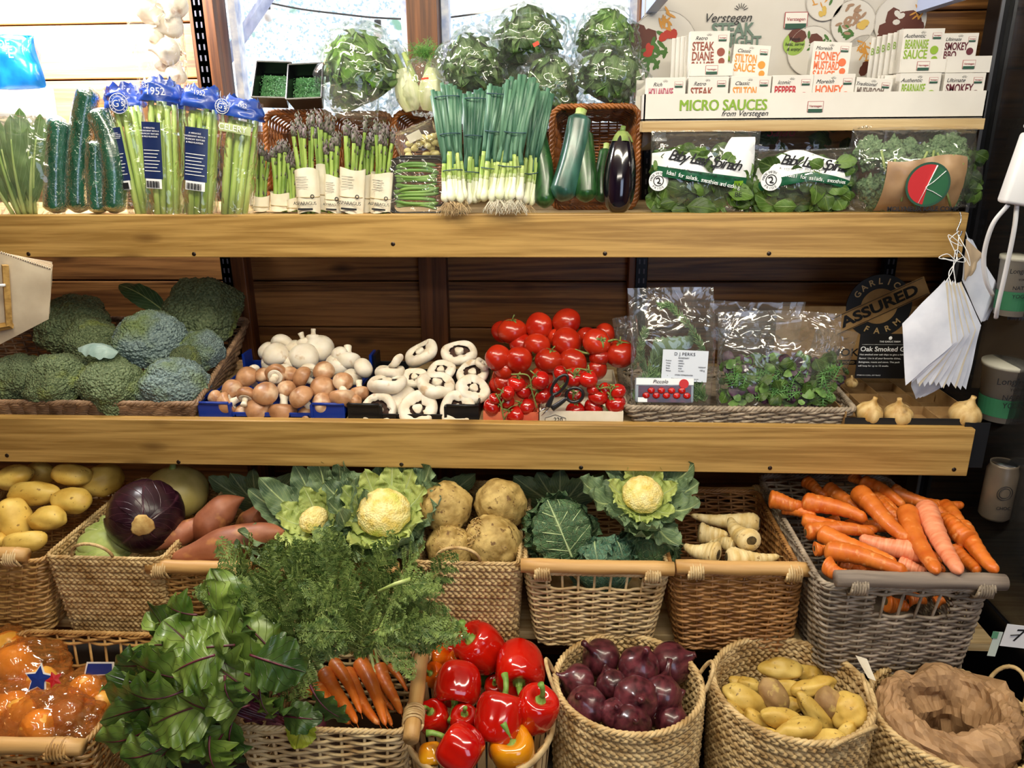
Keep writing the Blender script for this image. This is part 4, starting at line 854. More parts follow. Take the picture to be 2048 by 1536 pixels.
b=MB(); b.tube([(-w/2+.012,-.0008,.004),(-w/2+.012,-.0008,h*.45),(-w/2+.034,-.0008,h*.72),(-w/2+.056,-.0008,h*.45),(-w/2+.056,-.0008,.004)],.0011,4,flat=.3); b.ob('emblem',M_ink,t)
text('220',.013,M_ink,t,(-w/2+.040,-.0012,.0085))
# scissors
t=thing('scissors','black-handled scissors standing among the cherry tomatoes','scissors',P(*z7(560,950),1.522)); o=t.location
M_sh=mat('scissor_handle','#17171b',rough=.35,coat=.3)
def oval(cx,cy,ax,ay,rot,Y,r,stem):
    th=np.linspace(0,2*PI,36,endpoint=False); L=[]
    for a in th: x=ax*math.cos(a); y=ay*math.sin(a); L.append(P(*z7(cx+x*math.cos(rot)-y*math.sin(rot),cy+x*math.sin(rot)+y*math.cos(rot)),Y)-o)
    b=MB(); b.tube(L,r,10,close=True,flat=1.0); S=[P(*z7(*q),Y)-o for q in stem]; b.tube(curve(S,12),np.linspace(r*1.1,r*1.9,12),10); return b
oval(655,765,85,38,R(-52),1.520,.0034,[(612,835),(590,880),(570,925)]).ob('handle',M_sh,t)
oval(765,840,62,52,R(-10),1.528,.0036,[(712,860),(660,900),(600,940)]).ob('handle',M_sh,t)
for k,q in enumerate(((560,925),(575,940))):
    b=MB(); a=P(*z7(*q),1.524+.003*k)-o; c=P(*z7(q[0]-52+k*14,q[1]+38),1.524+.003*k)-o; b.tube([a,c,c+(c-a)*.5],[.005,.004,.0008],4,flat=.25); b.ob('blade',mat('steel','#b8bcc4',rough=.2,metal=1),t)
# ------------------------------------------------------------------ third row
def zA(x,y): return x/3.938,900+y/3.938
def roundish(lst,kinds,name,lab,cat,group,unit,Lunit,f,Yf):
    """lst rows: x,y,length,width,angle(deg, 0 = horizontal),label"""
    for k,(x,y,l,w,an,lb) in enumerate(lst):
        u,v=f[0](x,y); p=Yf(u,v,x,y,k); s=MPP(p)/f[1]; d=cdir(90+an,12*math.sin(k*3))
        kk=kinds[k%len(kinds)] if not isinstance(kinds,dict) else kinds[lb[0]]
        spawn(kk,name,lab%lb,cat,p,q_aim(d,k*73),(w*s/unit,w*s/unit,l*s/Lunit),group)
pots=[(110,215,290,210,-15,'dark, at the back left under the middle shelf'),(255,345,385,205,-5,'long and smooth, lying behind the front left one'),(560,195,320,190,5,'at the back in shadow, third from the left'),(565,395,318,215,0,'with a shallow eye, rightmost in the second row'),(105,540,350,255,70,'largest and palest, at the front left with a bent top'),(375,543,320,205,-8,'at the front right with a dimple near its end'),(190,725,340,180,-5,'lowest, just above the pole handle'),(-10,705,130,110,40,'cut off by the picture edge above the handle'),(800,240,260,330,70,'in deep shadow at the back right of the basket'),(320,180,220,200,0,'dark, half hidden between the back ones')]
roundish(pots,K_pot,'potato','large pale potato %s','potato','large pale potatoes in the left basket',.054,.084,(zA,3.938),lambda u,v,x,y,k:P(u,v,1.40+(720-y)/720*.20+(.06 if k in(8,9) else 0)))
# red cabbage, squash, pointed cabbage
def headed(name,label,cat,u,v,w,Y,mt,a,e,n=9,stump=True,core=None,seed=0,wrap=1.02,mcore=None,open_=.35,ruf=.05,frill=0):
    p=P(u,v,Y); r=w/2*MPP(p); t=thing(name,label,cat,p); t.rotation_mode='QUATERNION'; t.rotation_quaternion=q_aim(cdir(a,e))
    b=blob(4,(r*.93,r*.93,r*.93),amp=.04,freq=2,seed=seed); b.ob('head',mcore or mt,t)
    for k in range(n):
        ph=k*2.4+seed; W_=r*1.75; nn,mm=16,13; tt=np.linspace(0.06,.86,nn)[:,None]; s=np.linspace(-1,1,mm)[None]
        lat=PI*tt*.72; lon=ph+s*.95*np.sin(PI*np.clip(tt+.12,0,1))**.5; rr=r*(wrap+.012*(k%4)+ .05*tt**4*(k%3))+r*ruf*np.sin(7*lon+k)*tt**3*.5+r*.02*np.abs(s)**2
        g=np.stack([rr*np.sin(lat)*np.cos(lon),rr*np.sin(lat)*np.sin(lon),rr*np.cos(lat)],-1)
        bb=MB(); bb.grid(g,uv=np.stack([0*tt+(s+1)/2,tt+0*s],-1)); bb.ob('leaf',mt,t)
    for k in range(frill):
        ph=2*PI*k/frill+seed; d=Vector((math.cos(ph),math.sin(ph),0)); a_=d*r*.5-Vector((0,0,r*.75)); c_=d*r*(1.22+.14*(k%2))+Vector((0,0,r*(.25+.25*(k%3)*.5)))
        bb=MB(); g=add_leaf(bb,a_,c_,r*1.5,-d+Vector((0,0,.5)),bulge=-.22,cup=-.15,ruf=.16,rf=4.5,seed=k+seed,edge=.05,pw=.55,tipc=.12,n=26,m=15); o_=bb.ob('outer_leaf',mt,t); bb=MB(); vein_tube(bb,g,.0022,.7); bb.ob('leaf_rib',mat('savoy_rib','#b9cc96',rough=.5),o_)
    if stump:
        bb=MB(); bb.lathe([(0,r*1.10),(r*.26,r*1.09),(r*.30,r*1.03),(r*.27,r*.9),(0,r*.85)],20,mod=lambda z,th,p:1+.08*np.cos(3*th)+.05*np.cos(8*th)); bb.ob('stump',M_stump,t)
    return t
headed('red_cabbage','dark red cabbage with its cut stump facing out','cabbage',291,1032,138,1.44,M_redc,105,68,mcore=M_redc)
p=P(352,985,1.60); t=thing('squash','round pale yellow squash in shadow behind the red cabbage','squash',p)
s_=62*MPP(p); b=MB(); ph=np.linspace(0,PI,20); b.lathe(np.stack([s_*np.sin(ph),s_*.86*np.cos(ph)],1),36,mod=lambda z,th,q:1+.02*np.cos(10*th)); b.ob('rind',M_sq,t)
MB().tube([(0,0,s_*.8),(.004,0,s_*1.0)],[.009,.006],8).ob('stalk',M_cst,t)
t=thing('pointed_cabbage','pale green cabbage lying low under the red cabbage','cabbage',P(215,1088,1.42)); o=t.location
b=blob(4,(.062,.045,.036),amp=.06,freq=2); b.ob('head',M_cfli,t)
for k in range(5):
    b=MB(); add_leaf(b,(.06,-.02+.008*k,-.01),(-.055,-.03+.012*k,-.005+.008*k),.06,(0,-.6,.8),bulge=.22,cup=.25,ruf=.05,seed=k); b.ob('leaf',M_cfli,t)
b=MB(); g=add_leaf(b,P(215,1075,1.43)-o,P(205,1030,1.46)-o,.03,cdir(0,70),bulge=.1,cup=.3,ruf=.05); b.ob('leaf',M_cfli,t)
# sweet potatoes
for k,(u0,v0,Y0,u1,v1,Y1,w,kd,lb) in enumerate([(303,1104,1.40,412,1032,1.47,50,0,'tapering, lying slantwise at the left of the basket'),(378,1068,1.44,492,1000,1.50,70,1,'with a swollen round end, uppermost of the three'),(342,1112,1.385,565,1068,1.40,68,0,'longest, lying across just above the pole handle'),(470,1060,1.52,555,1010,1.58,50,1,'dark, in the shade behind the others'),(505,1035,1.50,560,1020,1.52,40,0,'small tip poking out beside the cauliflower leaves')]):
    a=P(u0,v0,Y0); c=P(u1,v1,Y1); r=w/2*MPP(a); between(K_sw[kd],'sweet_potato','sweet potato '+lb,'sweet potato',c,a,r,.032 if kd==0 else .032,.15,'sweet potatoes',spin=40*k)
# cauliflowers
def cauli(label,u,v,Y,curd_px,a,e,nin,nout,Lout,seed,spread=.9,showc=1.0,lvs=None,flop=0):
    p=P(u,v,Y); m=MPP(p); r=curd_px/2*m; t=thing('cauliflower',label,'cauliflower',p); t.rotation_mode='QUATERNION'; t.rotation_quaternion=q_aim(cdir(a,e),seed*30)
    def f(V): return .11*np.clip(.6-voro(V,2.6,seed),0,1)+.05*np.clip(.6-voro(V,6.5,seed+2),0,1)
    V,F=ico(5); S=V*(1+f(V))[:,None]; S[:,2]=np.where(S[:,2]<0,S[:,2]*.4,S[:,2]*.72); b=MB(); b.add(S*r*showc,F); b.ob('curd',M_curd,t)
    rs=random.Random(seed)
    def petal(mt,rad0,L,Wd,tilt,ph,seed_,ruf,tip,cup=-.25):
        d=Vector((math.cos(ph),math.sin(ph),0)); base=d*rad0*.55-Vector((0,0,r*.55)); top=d*(rad0+L*math.sin(tilt))+Vector((0,0,-r*.55+L*math.cos(tilt)))
        b=MB(); nrm=-d*math.cos(tilt)+Vector((0,0,1))*math.sin(tilt); g=add_leaf(b,base,top,Wd,nrm,bulge=-.16,cup=cup,ruf=ruf,rf=3.5,seed=seed_,edge=.045,pw=.62,tipc=tip,n=26,m=13); o=b.ob('leaf',mt,t)
        b=MB(); vein_tube(b,g,.0028*L/.1,.8); b.ob('leaf_rib',mat('leaf_rib','#aebf84',rough=.5),o)
    for k in range(nin): petal(M_cfli,r*1.02,r*1.5,r*1.25,R(12+rs.random()*14),2*PI*k/nin+rs.random()*.3,k,.12,-.22)
    for k in range(nout): petal(M_cfl,r*1.2,Lout*m*(.85+.3*rs.random()),r*1.7,R(28+spread*26*rs.random()+(10 if k%2 else 0)),2*PI*k/nout+rs.random()*.5,k+9,.13,.10-.2*rs.random())
    return t
cauli('leafy cauliflower at the left with its yellow heart nearly closed by leaves',628,1040,1.43,82,-20,42,10,15,110,1,showc=.72)
cauli('cauliflower with an open yellow curd facing out, behind the carrot tops',768,1026,1.43,104,0,48,10,14,86,4)
cauli('cauliflower perched at the back above the savoy cabbages, big leaf folded forward',1285,990,1.47,80,5,52,7,13,98,7,spread=1.1)
for k,(u,v,lb) in enumerate(((515,962,'dark cauliflower leaves in the shade behind the sweet potatoes'),(862,962,'dark cauliflower leaves in the shade left of the celeriac'),(1120,962,'dark cauliflower leaf in the shade behind the savoy cabbages'))):
    t=thing('cauliflower',lb,'cauliflower',P(u,v,1.66)); 
    for j in range(5):
        b=MB(); g=add_leaf(b,(0,0,-.07),(.055*(j-2),-.02,.02+.01*(j%3)),.06,(0,-1,.3),bulge=.1,cup=.2,ruf=.12,rf=3,seed=j+k,edge=.04); b.ob('leaf',M_cfl,t)
# celeriac
for k,(u,v,w,Y,a,e,lb) in enumerate([(893,1014,108,1.47,-110,-20,'with its rootlets showing at the lower left, top left of the basket'),(1001,1008,106,1.48,0,40,'smooth and pointed, top right of the basket'),(900,1098,98,1.40,0,50,'paler, low behind the looped handle'),(986,1086,116,1.41,-60,20,'knobbly and pale, front right with a rooty shoulder')]):
    p=P(u,v,Y); spawn(K_cel[k%2],'celeriac','celeriac root '+lb,'celeriac',p,q_aim(-cdir(a,e) if k!=1 else cdir(a,e),k*80),w*MPP(p)/.108,'celeriac roots')
# savoy cabbages
headed('savoy_cabbage','savoy cabbage with a large veined outer leaf, at the left of its basket','cabbage',1122,1060,118,1.44,M_sav,20,55,n=10,stump=False,seed=1,ruf=.14,wrap=1.0,frill=8)
headed('savoy_cabbage','blue-green crinkled savoy cabbage at the front behind the dipped pole','cabbage',1208,1128,112,1.41,M_savb,170,35,n=9,stump=False,seed=3,ruf=.16,frill=8)
headed('savoy_cabbage','dark savoy cabbage at the right of its basket','cabbage',1298,1096,96,1.44,M_sav,-30,45,n=9,stump=False,seed=5,ruf=.18,frill=8)
for (u0,v0,u1,v1,W_,Y) in [(1145,1118,1095,1000,.115,1.392)]:
    sv=[o for o in COL.objects if o.get('category')=='cabbage' and o.name.startswith('savoy')][0]; M_=(Matrix.Translation(sv.location)@sv.rotation_quaternion.to_matrix().to_4x4()).inverted()
    b=MB(); g=add_leaf(b,M_@P(u0,v0,Y-.015),M_@P(u1,v1,Y+.02),W_,M_.to_3x3()@cdir(0,80),bulge=.10,cup=.12,ruf=.07,rf=4,edge=.05); o=b.ob('outer_leaf',M_sav,sv); b=MB(); vein_tube(b,g,.0026); 
    for j in range(3,18,3):
        for s in(-1,1): b.tube([g[j,5],g[min(j+3,21),5+s*3],g[min(j+5,21),5+s*5]],[.0014,.001,.0004],5)
    b.ob('leaf_rib',mat('savoy_rib','#b9cc96',rough=.5),o)
# parsnips
def z5(x,y): return 1320+x/2.813,930+y/2.813
for k,(x0,y0,Y0,x1,y1,Y1,w,lb) in enumerate([(560,330,1.52,170,280,1.56,105,'long and pale, lying across the back of the basket'),(515,430,1.385,395,300,1.50,125,'pointing back, its round crown facing out at the right'),(215,375,1.47,385,395,1.45,110,'with a dark crown facing left at the back left'),(330,505,1.37,130,450,1.41,125,'thick, lying at the left behind the handle'),(375,520,1.365,672,512,1.38,115,'in front with its hollow crown facing out and its taper to the right'),(430,470,1.42,270,440,1.45,90,'short, in the middle between the others'),(560,590,1.352,350,600,1.36,60,'glimpsed below the pole handle'),(690,590,1.356,560,605,1.36,50,'small tip glimpsed below the pole handle at the right')]):
    a=P(*z5(x0,y0),Y0); c=P(*z5(x1,y1),Y1); between(K_par[k%2],'parsnip','parsnip '+lb,'parsnip',a,c,w/2/2.813*MPP(a),.0185,.15,'parsnips',spin=k*60)
# loose carrots
lc=[(1485,500,1120,410,88,'pinkish, across the middle with its crown to the right'),(1108,150,1400,425,80,'running down from the top centre'),(1390,250,1560,605,82,'steep, left of the pair at the right front'),(1492,232,1690,608,86,'steep and pinkish, right of the pair at the right front'),(800,205,1168,308,78,'lying level across the upper left'),(612,190,835,225,72,'farthest left, jutting out over the parsnips'),(688,235,880,290,62,'short, under the one that juts out'),(798,305,1230,365,62,'thin and level, left of centre'),(818,378,1205,385,70,'level with a blunt end, above the left front ones'),(897,378,1335,560,78,'slanting down to the right from the left edge'),(930,480,1395,602,85,'lowest long one, resting on the basket rim'),(938,558,1050,610,75,'short stub at the front left corner'),(868,470,935,470,58,'end-on at the left edge'),(1300,135,1570,240,60,'at the back right under the shelf'),(1130,90,1380,240,58,'at the back in the shade, slanting right'),(935,125,1120,260,62,'at the back left of centre'),(812,90,940,180,52,'farthest back on the left'),(1742,430,1570,290,82,'at the right with a dark crown'),(1690,340,1895,602,76,'at the far right, its tip on the rim'),(1650,470,1790,602,66,'short, low at the right between two longer ones'),(1340,555,1502,605,60,'pink, mostly under the others in the centre'),(1190,175,1350,290,60,'behind the top centre one'),(1225,215,1400,320,60,'behind the steep pair, upper'),(1330,310,1420,420,55,'short length seen between the steep ones'),(1560,255,1655,305,48,'small, at the upper right'),(1075,65,1140,120,44,'just visible under the shelf edge'),(1430,420,1600,602,60,'between the steep pair, underneath'),(1000,300,860,340,40,'thin, tucked in the left middle'),(1270,770,1400,800,72,'low, seen through the gap in the basket at the left'),(1395,765,1500,768,52,'low, seen through the gap in the basket in the middle'),(1545,778,1605,762,48,'low, seen through the gap in the basket at the right')]
for k,(x0,y0,x1,y1,w,lb) in enumerate(lc):
    if 'through' in lb: Y0=Y1=1.295
    else: Y0=1.262+(600-y0)/600*.36; Y1=1.262+(600-y1)/600*.36; 
    dz=[.0,-.02,-.03,-.03,-.01,0,.02,.02,.01,-.005,-.01,0,0,.03,.03,.03,.04,0,.01,.035,.035,.04,.03,.04,.03,.04,.045,.05,0,0,0][k]
    a=P(*z5(x0,y0),Y0+dz); c=P(*z5(x1,y1),Y1+dz); between(K_carp[0] if 'pink' in lb else K_car[k%3],'carrot','loose carrot '+lb,'carrot',a,c,w/2/2.813*MPP(a),.0106,.18,'loose carrots in the grey basket',spin=k*50)
rs=random.Random(12)
for k in range(16):
    x0,y0=rs.uniform(960,1650),rs.uniform(200,560); an=rs.uniform(-.2,1.1); x1,y1=x0+270*math.cos(an),y0+230*math.sin(an); x1=min(x1,1780); Y0=1.262+(600-y0)/600*.36+.050; Y1=1.262+(600-min(y1,610))/600*.36+.050
    a=P(*z5(x0,y0),Y0); c=P(*z5(x1,min(y1,610)),Y1); between(K_car[k%3],'carrot','loose carrot deep in the heap, mostly covered by the top layer','carrot',a,c,.0165,.0155,.18,'covered carrots in the grey basket',spin=k*50)
# ------------------------------------------------------------------ front row
def z7b(x,y): return 820+x/3.413,1220+y/3.413
pp=[(475,265,290,-38,25,'r','top one, red, with a short stem pointing up and left'),(740,390,300,178,62,'r','red, upper right, seen from its stem end'),(320,505,285,186,38,'r','red, left of centre with a long stem hanging down'),(615,740,305,14,-25,'r','large red, in the centre right with its base towards the shopper'),(858,690,262,18,28,'r','red with square shoulders and a hooked stem at the right rim'),(345,950,285,-60,-15,'r','red, low in the front with a stem at its left'),(165,735,200,-20,35,'r','dark red at the left rim'),(375,760,180,0,30,'r','small orange-red one behind the hanging stem'),(290,268,125,0,20,'r','small red one peeping out at the back left'),(190,320,150,-88,30,'o','orange, at the upper left with a green stem pointing left'),(305,345,110,30,30,'o','small orange one beside the top left stem'),(165,450,150,-40,40,'o','orange-red, under the upper left orange one'),(700,955,270,-10,30,'y','amber yellow, large, at the front right'),(640,925,190,20,20,'r','red, wedged under the central one'),(145,985,150,170,30,'y','amber with a green stem at the front left corner'),(520,450,150,30,10,'g','dark green, deep between the red ones'),(590,530,140,-10,40,'r','red with a curled green stem behind the central one'),(770,540,160,20,0,'r','red, behind the right pair')]
for k,(x,y,w,a,e,c_,lb) in enumerate(pp):
    u,v=z7b(x,y); z=.575+(.02 if k<6 else -.02)-(.03 if c_=='g' or k in(16,17) else 0); p=PZ(u,v,z) if v<1500 else PZ(u,v,z); KK=K_pep[c_]; spawn(KK[k%len(KK)],'bell_pepper','bell pepper, '+lb,'pepper',p,q_aim(cdir(a,e),k*40),w/3.413*MPP(p)/.066,'bell peppers in the splint basket')
on=[(1305,325,235,-42,35,1,'at the back left with a long dry neck pointing up'),(1562,385,250,8,45,1,'at the back middle with a split skin and pointed neck'),(1782,362,255,62,20,2,'at the back right with its neck against the rim'),(1150,485,205,-70,10,0,'with peeling papery skin at the left rim'),(1378,515,200,-20,-40,2,'pink, split open, roots facing down in the middle'),(1545,605,275,0,70,0,'dark and round, in the centre with dry whiskers above it'),(1725,580,240,20,-30,1,'with straw-like roots hanging at the right'),(1205,660,250,-30,40,2,'large and dark at the lower left'),(1395,710,185,0,50,0,'smooth reddish one low in the middle'),(1520,775,235,0,60,2,'lowest, at the front against the rim'),(1778,755,215,30,-20,1,'at the lower right against the rim'),(1095,545,130,-60,10,0,'mostly hidden against the left rim'),(1660,700,170,20,20,1,'small, deep between the lower right ones')]
for k,(x,y,w,a,e,kd,lb) in enumerate(on):
    u,v=z7b(x,y); z=.585-(.03 if k>9 else 0)+(.012 if k in(5,1) else 0); p=PZ(u,v,z); spawn(K_on[kd],'red_onion','red onion '+lb,'onion',p,q_aim(cdir(a,e),k*50),w/3.413*MPP(p)/.060,'red onions')
def z8(x,y): return 1400+x/3.16,1220+y/3.16
sp_=[(515,372,232,132,0,'on top at the back, speckled and oval',.57),(680,405,150,95,10,'behind the top one at the right',.54),(290,570,275,140,28,'long and shiny, slanting at the left',.55),(462,545,240,130,62,'with dull reddish skin, leaning in the middle',.555),(560,500,210,125,8,'level, in the middle behind the leaning one',.54),(715,490,235,125,-15,'kidney-shaped, upper right of the middle',.56),(325,490,160,110,30,'in the shade at the back left',.53),(812,585,160,148,0,'round and dull with pale scabs, at the right',.56),(940,640,205,180,-55,'broad, resting on the right wall of the basket',.56),(725,650,280,105,48,'long and thin, slanting down to the right',.55),(580,605,120,90,0,'small, deep in the middle',.53),(530,690,265,120,14,'knobbly, with two bumps, in the centre front',.565),(628,755,250,150,-14,'plump, front centre above the small handle',.57),(222,645,170,100,42,'at the left wall of the basket',.54),(365,710,190,105,50,'low at the left front',.54),(800,825,240,115,-10,'lowest, behind the small looped handle',.56),(925,785,150,85,-60,'at the right front, partly under the broad one',.54),(450,790,200,70,22,'thin, along the left front rim',.545),(830,690,110,80,0,'small, in the gap on the right',.52),(955,745,90,70,20,'small, against the right rim',.53),(250,470,120,80,30,'partly hidden at the far left back',.53)]
for k,(x,y,l,w,an,lb,z) in enumerate(sp_):
    u,v=z8(x,y); p=PZ(u,v,z+.01); s=MPP(p)/3.16; kk=K_potr[0] if 'dull' in lb else K_pots[k%4]
    spawn(kk,'potato','small waxy potato '+lb,'potato',p,q_aim(cdir(90+an,0),k*73),(w*s/.032,w*s/.032,l*s/.058),'small waxy potatoes')
# paper lining of the right basket and its tag
M_kraft=mat('crumpled_kraft_paper','#93704c','#b8926a',scale=20,rough=.7,bump=.35,bscale=60)
o=RB3[0].location; zt=ZR-.01-o.z; n,m=26,74; th=np.linspace(0,2*PI,m,endpoint=False)
prof=curve([(.058,zt-.14,0),(.062,zt-.06,0),(.068,zt-.015,0),(.080,zt+.018,0),(.098,zt+.022,0),(.118,zt+.002,0),(.126,zt-.03,0),(.122,zt-.06,0)],n)
g=np.zeros((n,m,3)); rad=prof[:,0][:,None]*(1+.10*np.sin(2*th+.6)+.05*np.sin(3*th)); q=np.stack([np.cos(th)[None]*rad*12,np.sin(th)[None]*rad*12,prof[:,1][:,None]*14+0*rad],-1)
cr=(np.abs(vn(q,1.3,3))*1.0+.5*np.abs(vn(q,2.9,5))); nz=.026*(cr-.45)+.006*(rng.random((n,m))-.5); dr=np.gradient(prof[:,0]); dz=np.gradient(prof[:,1]); ln=np.hypot(dr,dz); 
rad=np.minimum(rad+nz*(dz/ln)[:,None]*-1,.128); g[...,0]=rad*np.cos(th); g[...,1]=rad*np.sin(th); g[...,2]=prof[:,1][:,None]+nz*(dr/ln)[:,None]
b=MB(); b.grid(g,cv=True); t=b.ob('paper_sack',M_kraft,None,loc=o,smooth=False); tag(t,'crumpled brown paper sack with rolled rim lining the round basket','paper sack')
t=thing('red_potato','dark red potato peeping under the torn edge of the paper sack','potato',PZ(1958,1500,.545)); blob(4,(.026,.02,.018),amp=.08).ob('skin',mat('dark_red_skin','#5a1416','#7a2422',scale=30,rough=.4),t)
t=thing('price_tag','small blank card tag tied to the rim of the paper-lined basket','tag',PZ(1732,1336,.63)); o2=t.location
b=MB(); a=[PZ(1711,1311,.645)-o2,PZ(1734,1318,.645)-o2,PZ(1752,1362,.612)-o2,PZ(1736,1356,.612)-o2]; dn=(a[1]-a[0]).cross(a[3]-a[0]).normalized()*.0008; b.add(a+[q+dn for q in a],[(0,1,2,3),(7,6,5,4),(0,4,5,1),(1,5,6,2),(2,6,7,3),(3,7,4,0)]); b.ob('card',M_wc,t,False)
b=MB(); b.tube([a[3]*.5+a[2]*.5,a[3]*.5+a[2]*.5+Vector((.006,0,-.012))],.0006,4); b.ob('string',M_onr,t)
# ------------------------------------------------------------------ carrot bunches and beet
def z6b(x,y): return 420+x/4.085,1160+y/4.085
frond_cache={}
def frond(seed):
    """one feathery carrot leaf about 0.12 m long lying along +x, normal +z"""
    rs=random.Random(seed); b=MB(); L=.12; st=MB()
    sp=[(L*t,.012*math.sin(t*2.2+seed),.016*math.sin(PI*t)) for t in np.linspace(0,1,12)]; st.tube(sp,np.linspace(.0012,.0004,12),4)
    def leaflet(o,d,n,l):
        s=n.cross(d).normalized(); w=l*.20; V=[o,o+d*l*.35+s*w,o+d*l*.8+s*w*.9,o+d*l,o+d*l*.8-s*w*.9,o+d*l*.35-s*w]
        V=[v+n*(l*.12*math.sin(i*1.3+seed)) for i,v in enumerate(V)]; b.add([tuple(v) for v in V],[(0,1,2,3),(0,3,4,5)])
    for j in range(1,12):
        t=j/11.5; o=Vector(sp[min(j,11)]); wd=.036*math.sin(PI*(t*.85+.12))**.8
        for s in(-1,1):
            ang=s*R(52-18*t+rs.uniform(-8,8)); d=Vector((math.cos(ang),math.sin(ang),rs.uniform(-.25,.35))).normalized(); l2=wd*rs.uniform(.8,1.15)
            st.tube([o,o+d*l2*.9],[.0006,.0003],3,cap=False)
            nn=max(2,int(l2/.0042))
            for i in range(1,nn+1):
                q=o+d*l2*i/nn
                for s2 in(-1,1):
                    a2=s2*R(rs.uniform(30,55)); dd=Matrix.Rotation(a2,3,'Z')@d; n_=Vector((rs.uniform(-.3,.3),rs.uniform(-.3,.3),1)).normalized(); leaflet(q,dd,n_,.0052+.004*(1-i/nn)*(wd/.036)+.002*rs.random())
                    leaflet(q+dd*.004,Matrix.Rotation(a2*.8,3,'Z')@dd,n_,.0046)
            leaflet(o+d*l2*.9,d,Vector((0,0,1)),.008)
    leaflet(Vector(sp[-1]),Vector((1,0,0)),Vector((0,0,1)),.009)
    return b.mesh('frond',M_ctop),st.mesh('frond_stalk',M_cst)
FR=[frond(s) for s in range(4)]
def place_frond(t,o,u0,v0,Y0,u1,v1,Y1,k,nrm=None):
    a=P(u0,v0,Y0)-o; c=P(u1,v1,Y1)-o; d=c-a; L=d.length; x=d.normalized(); n=(nrm or cdir(random.uniform(-60,60),random.uniform(40,90))); z=(n-x*n.dot(x)).normalized(); y=z.cross(x)
    M_=Matrix((x,y,z)).transposed(); f=ob('leaf_frond',FR[k%4][0],t,a,scale=L/.12); f.rotation_mode='QUATERNION'; f.rotation_quaternion=M_.to_quaternion(); ob('stalk',FR[k%4][1],f)
def bunch(label,roots,top,fr,seed):
    rs=random.Random(seed); o=PZ(*z6b(*top),.60); t=thing('carrot_bunch',label,'bunch of carrots',o,group='carrot bunches')
    for k,(x0,y0,x1,y1,w,dz) in enumerate(roots):
        a=PZ(*z6b(x0,y0),.604+dz)-o; c=PZ(*z6b(x1,y1),.588+dz)-o; d=a-c; rr=1.3*w/2/4.085*MPP(a+o)
        q=ob('carrot',K_bun[k%2][0][1],t,a,scale=(rr/.0125,rr/.0125,d.length/.14)); q.rotation_mode='QUATERNION'; q.rotation_quaternion=q_aim(d,k*60)
        b=MB()
        for j in range(4):
            e=PZ(*z6b(top[0]+rs.uniform(-40,40),top[1]+rs.uniform(-60,20)),.63)-o; b.tube(curve([a,a+d.normalized()*.012+Vector((rs.uniform(-.003,.003),0,.002)),(a+e)/2+Vector((rs.uniform(-.01,.01),0,.008)),e],10),[.0026]*3+[.002]*7,6)
        b.ob('stalks',M_cst,t)
    for k,(u0,v0,Y0,u1,v1,Y1) in enumerate(fr): place_frond(t,o,u0,v0,Y0,u1,v1,Y1,k)
    return t
rs=random.Random(5)
def fan(cx,cy,pts,Yn,n_each=2,sp=26):
    out=[]
    for (u,v) in pts:
        for j in range(n_each):
            uu=u+rs.uniform(-sp,sp); vv=v+rs.uniform(-sp,sp)*.8; L=rs.uniform(85,120); an=math.atan2(vv-cy,uu-cx)+rs.uniform(-.7,.7)
            Y=Yn(vv)+rs.uniform(-.03,.03); out.append((uu-L*.4*math.cos(an),vv-L*.4*math.sin(an),Y+.01,uu+L*.6*math.cos(an),vv+L*.6*math.sin(an)+14,Y-rs.uniform(0,.03)))
    return out
YN=lambda v: 1.14+(1300-v)/300*.17
r1=[(840,880,980,1105,118,-.002),(935,905,1150,1175,90,-.014),(930,740,1200,1172,108,.004),(1000,665,1235,1090,88,.012),(1110,750,1385,1182,112,-.006)]
r2=[(1220,665,1435,1190,110,.006),(1325,800,1500,1065,62,-.014),(1380,700,1565,1095,100,.002),(1455,700,1615,912,52,-.012),(1300,560,1405,700,52,-.012),(1400,1000,1485,1192,60,-.018)]
f1=fan(600,1290,[(500,1140),(545,1160),(590,1180),(520,1195),(480,1175),(560,1215),(600,1230),(530,1240),(580,1265),(620,1200),(500,1225),(560,1130),(610,1140),(545,1285),(585,1300),(640,1260),(460,1200),(640,1215)],YN,2)
f2=fan(730,1290,[(700,1075),(655,1125),(690,1130),(740,1140),(780,1150),(650,1150),(700,1180),(760,1190),(800,1190),(720,1220),(780,1235),(820,1230),(680,1230),(750,1270),(810,1275),(700,1275),(840,1280),(835,1140),(660,1195),(850,1245),(730,1250),(780,1285),(620,1165),(670,1255)],YN,2)
bunch('bunch of carrots at the left with tops spreading over the cauliflower basket',r1,(740,420),f1,1)
bunch('bunch of carrots beside the rattan pole with tall feathery tops',r2,(1200,430),f2,2)
b=MB(); b.tube([P(757,1183,1.13),P(790,1168,1.13),P(821,1158,1.13)],[.003,.0034,.0036],8); tag(b.ob('carrot_stalk',M_cst),'pale cut stalk sticking out of the right carrot tops','stalk')
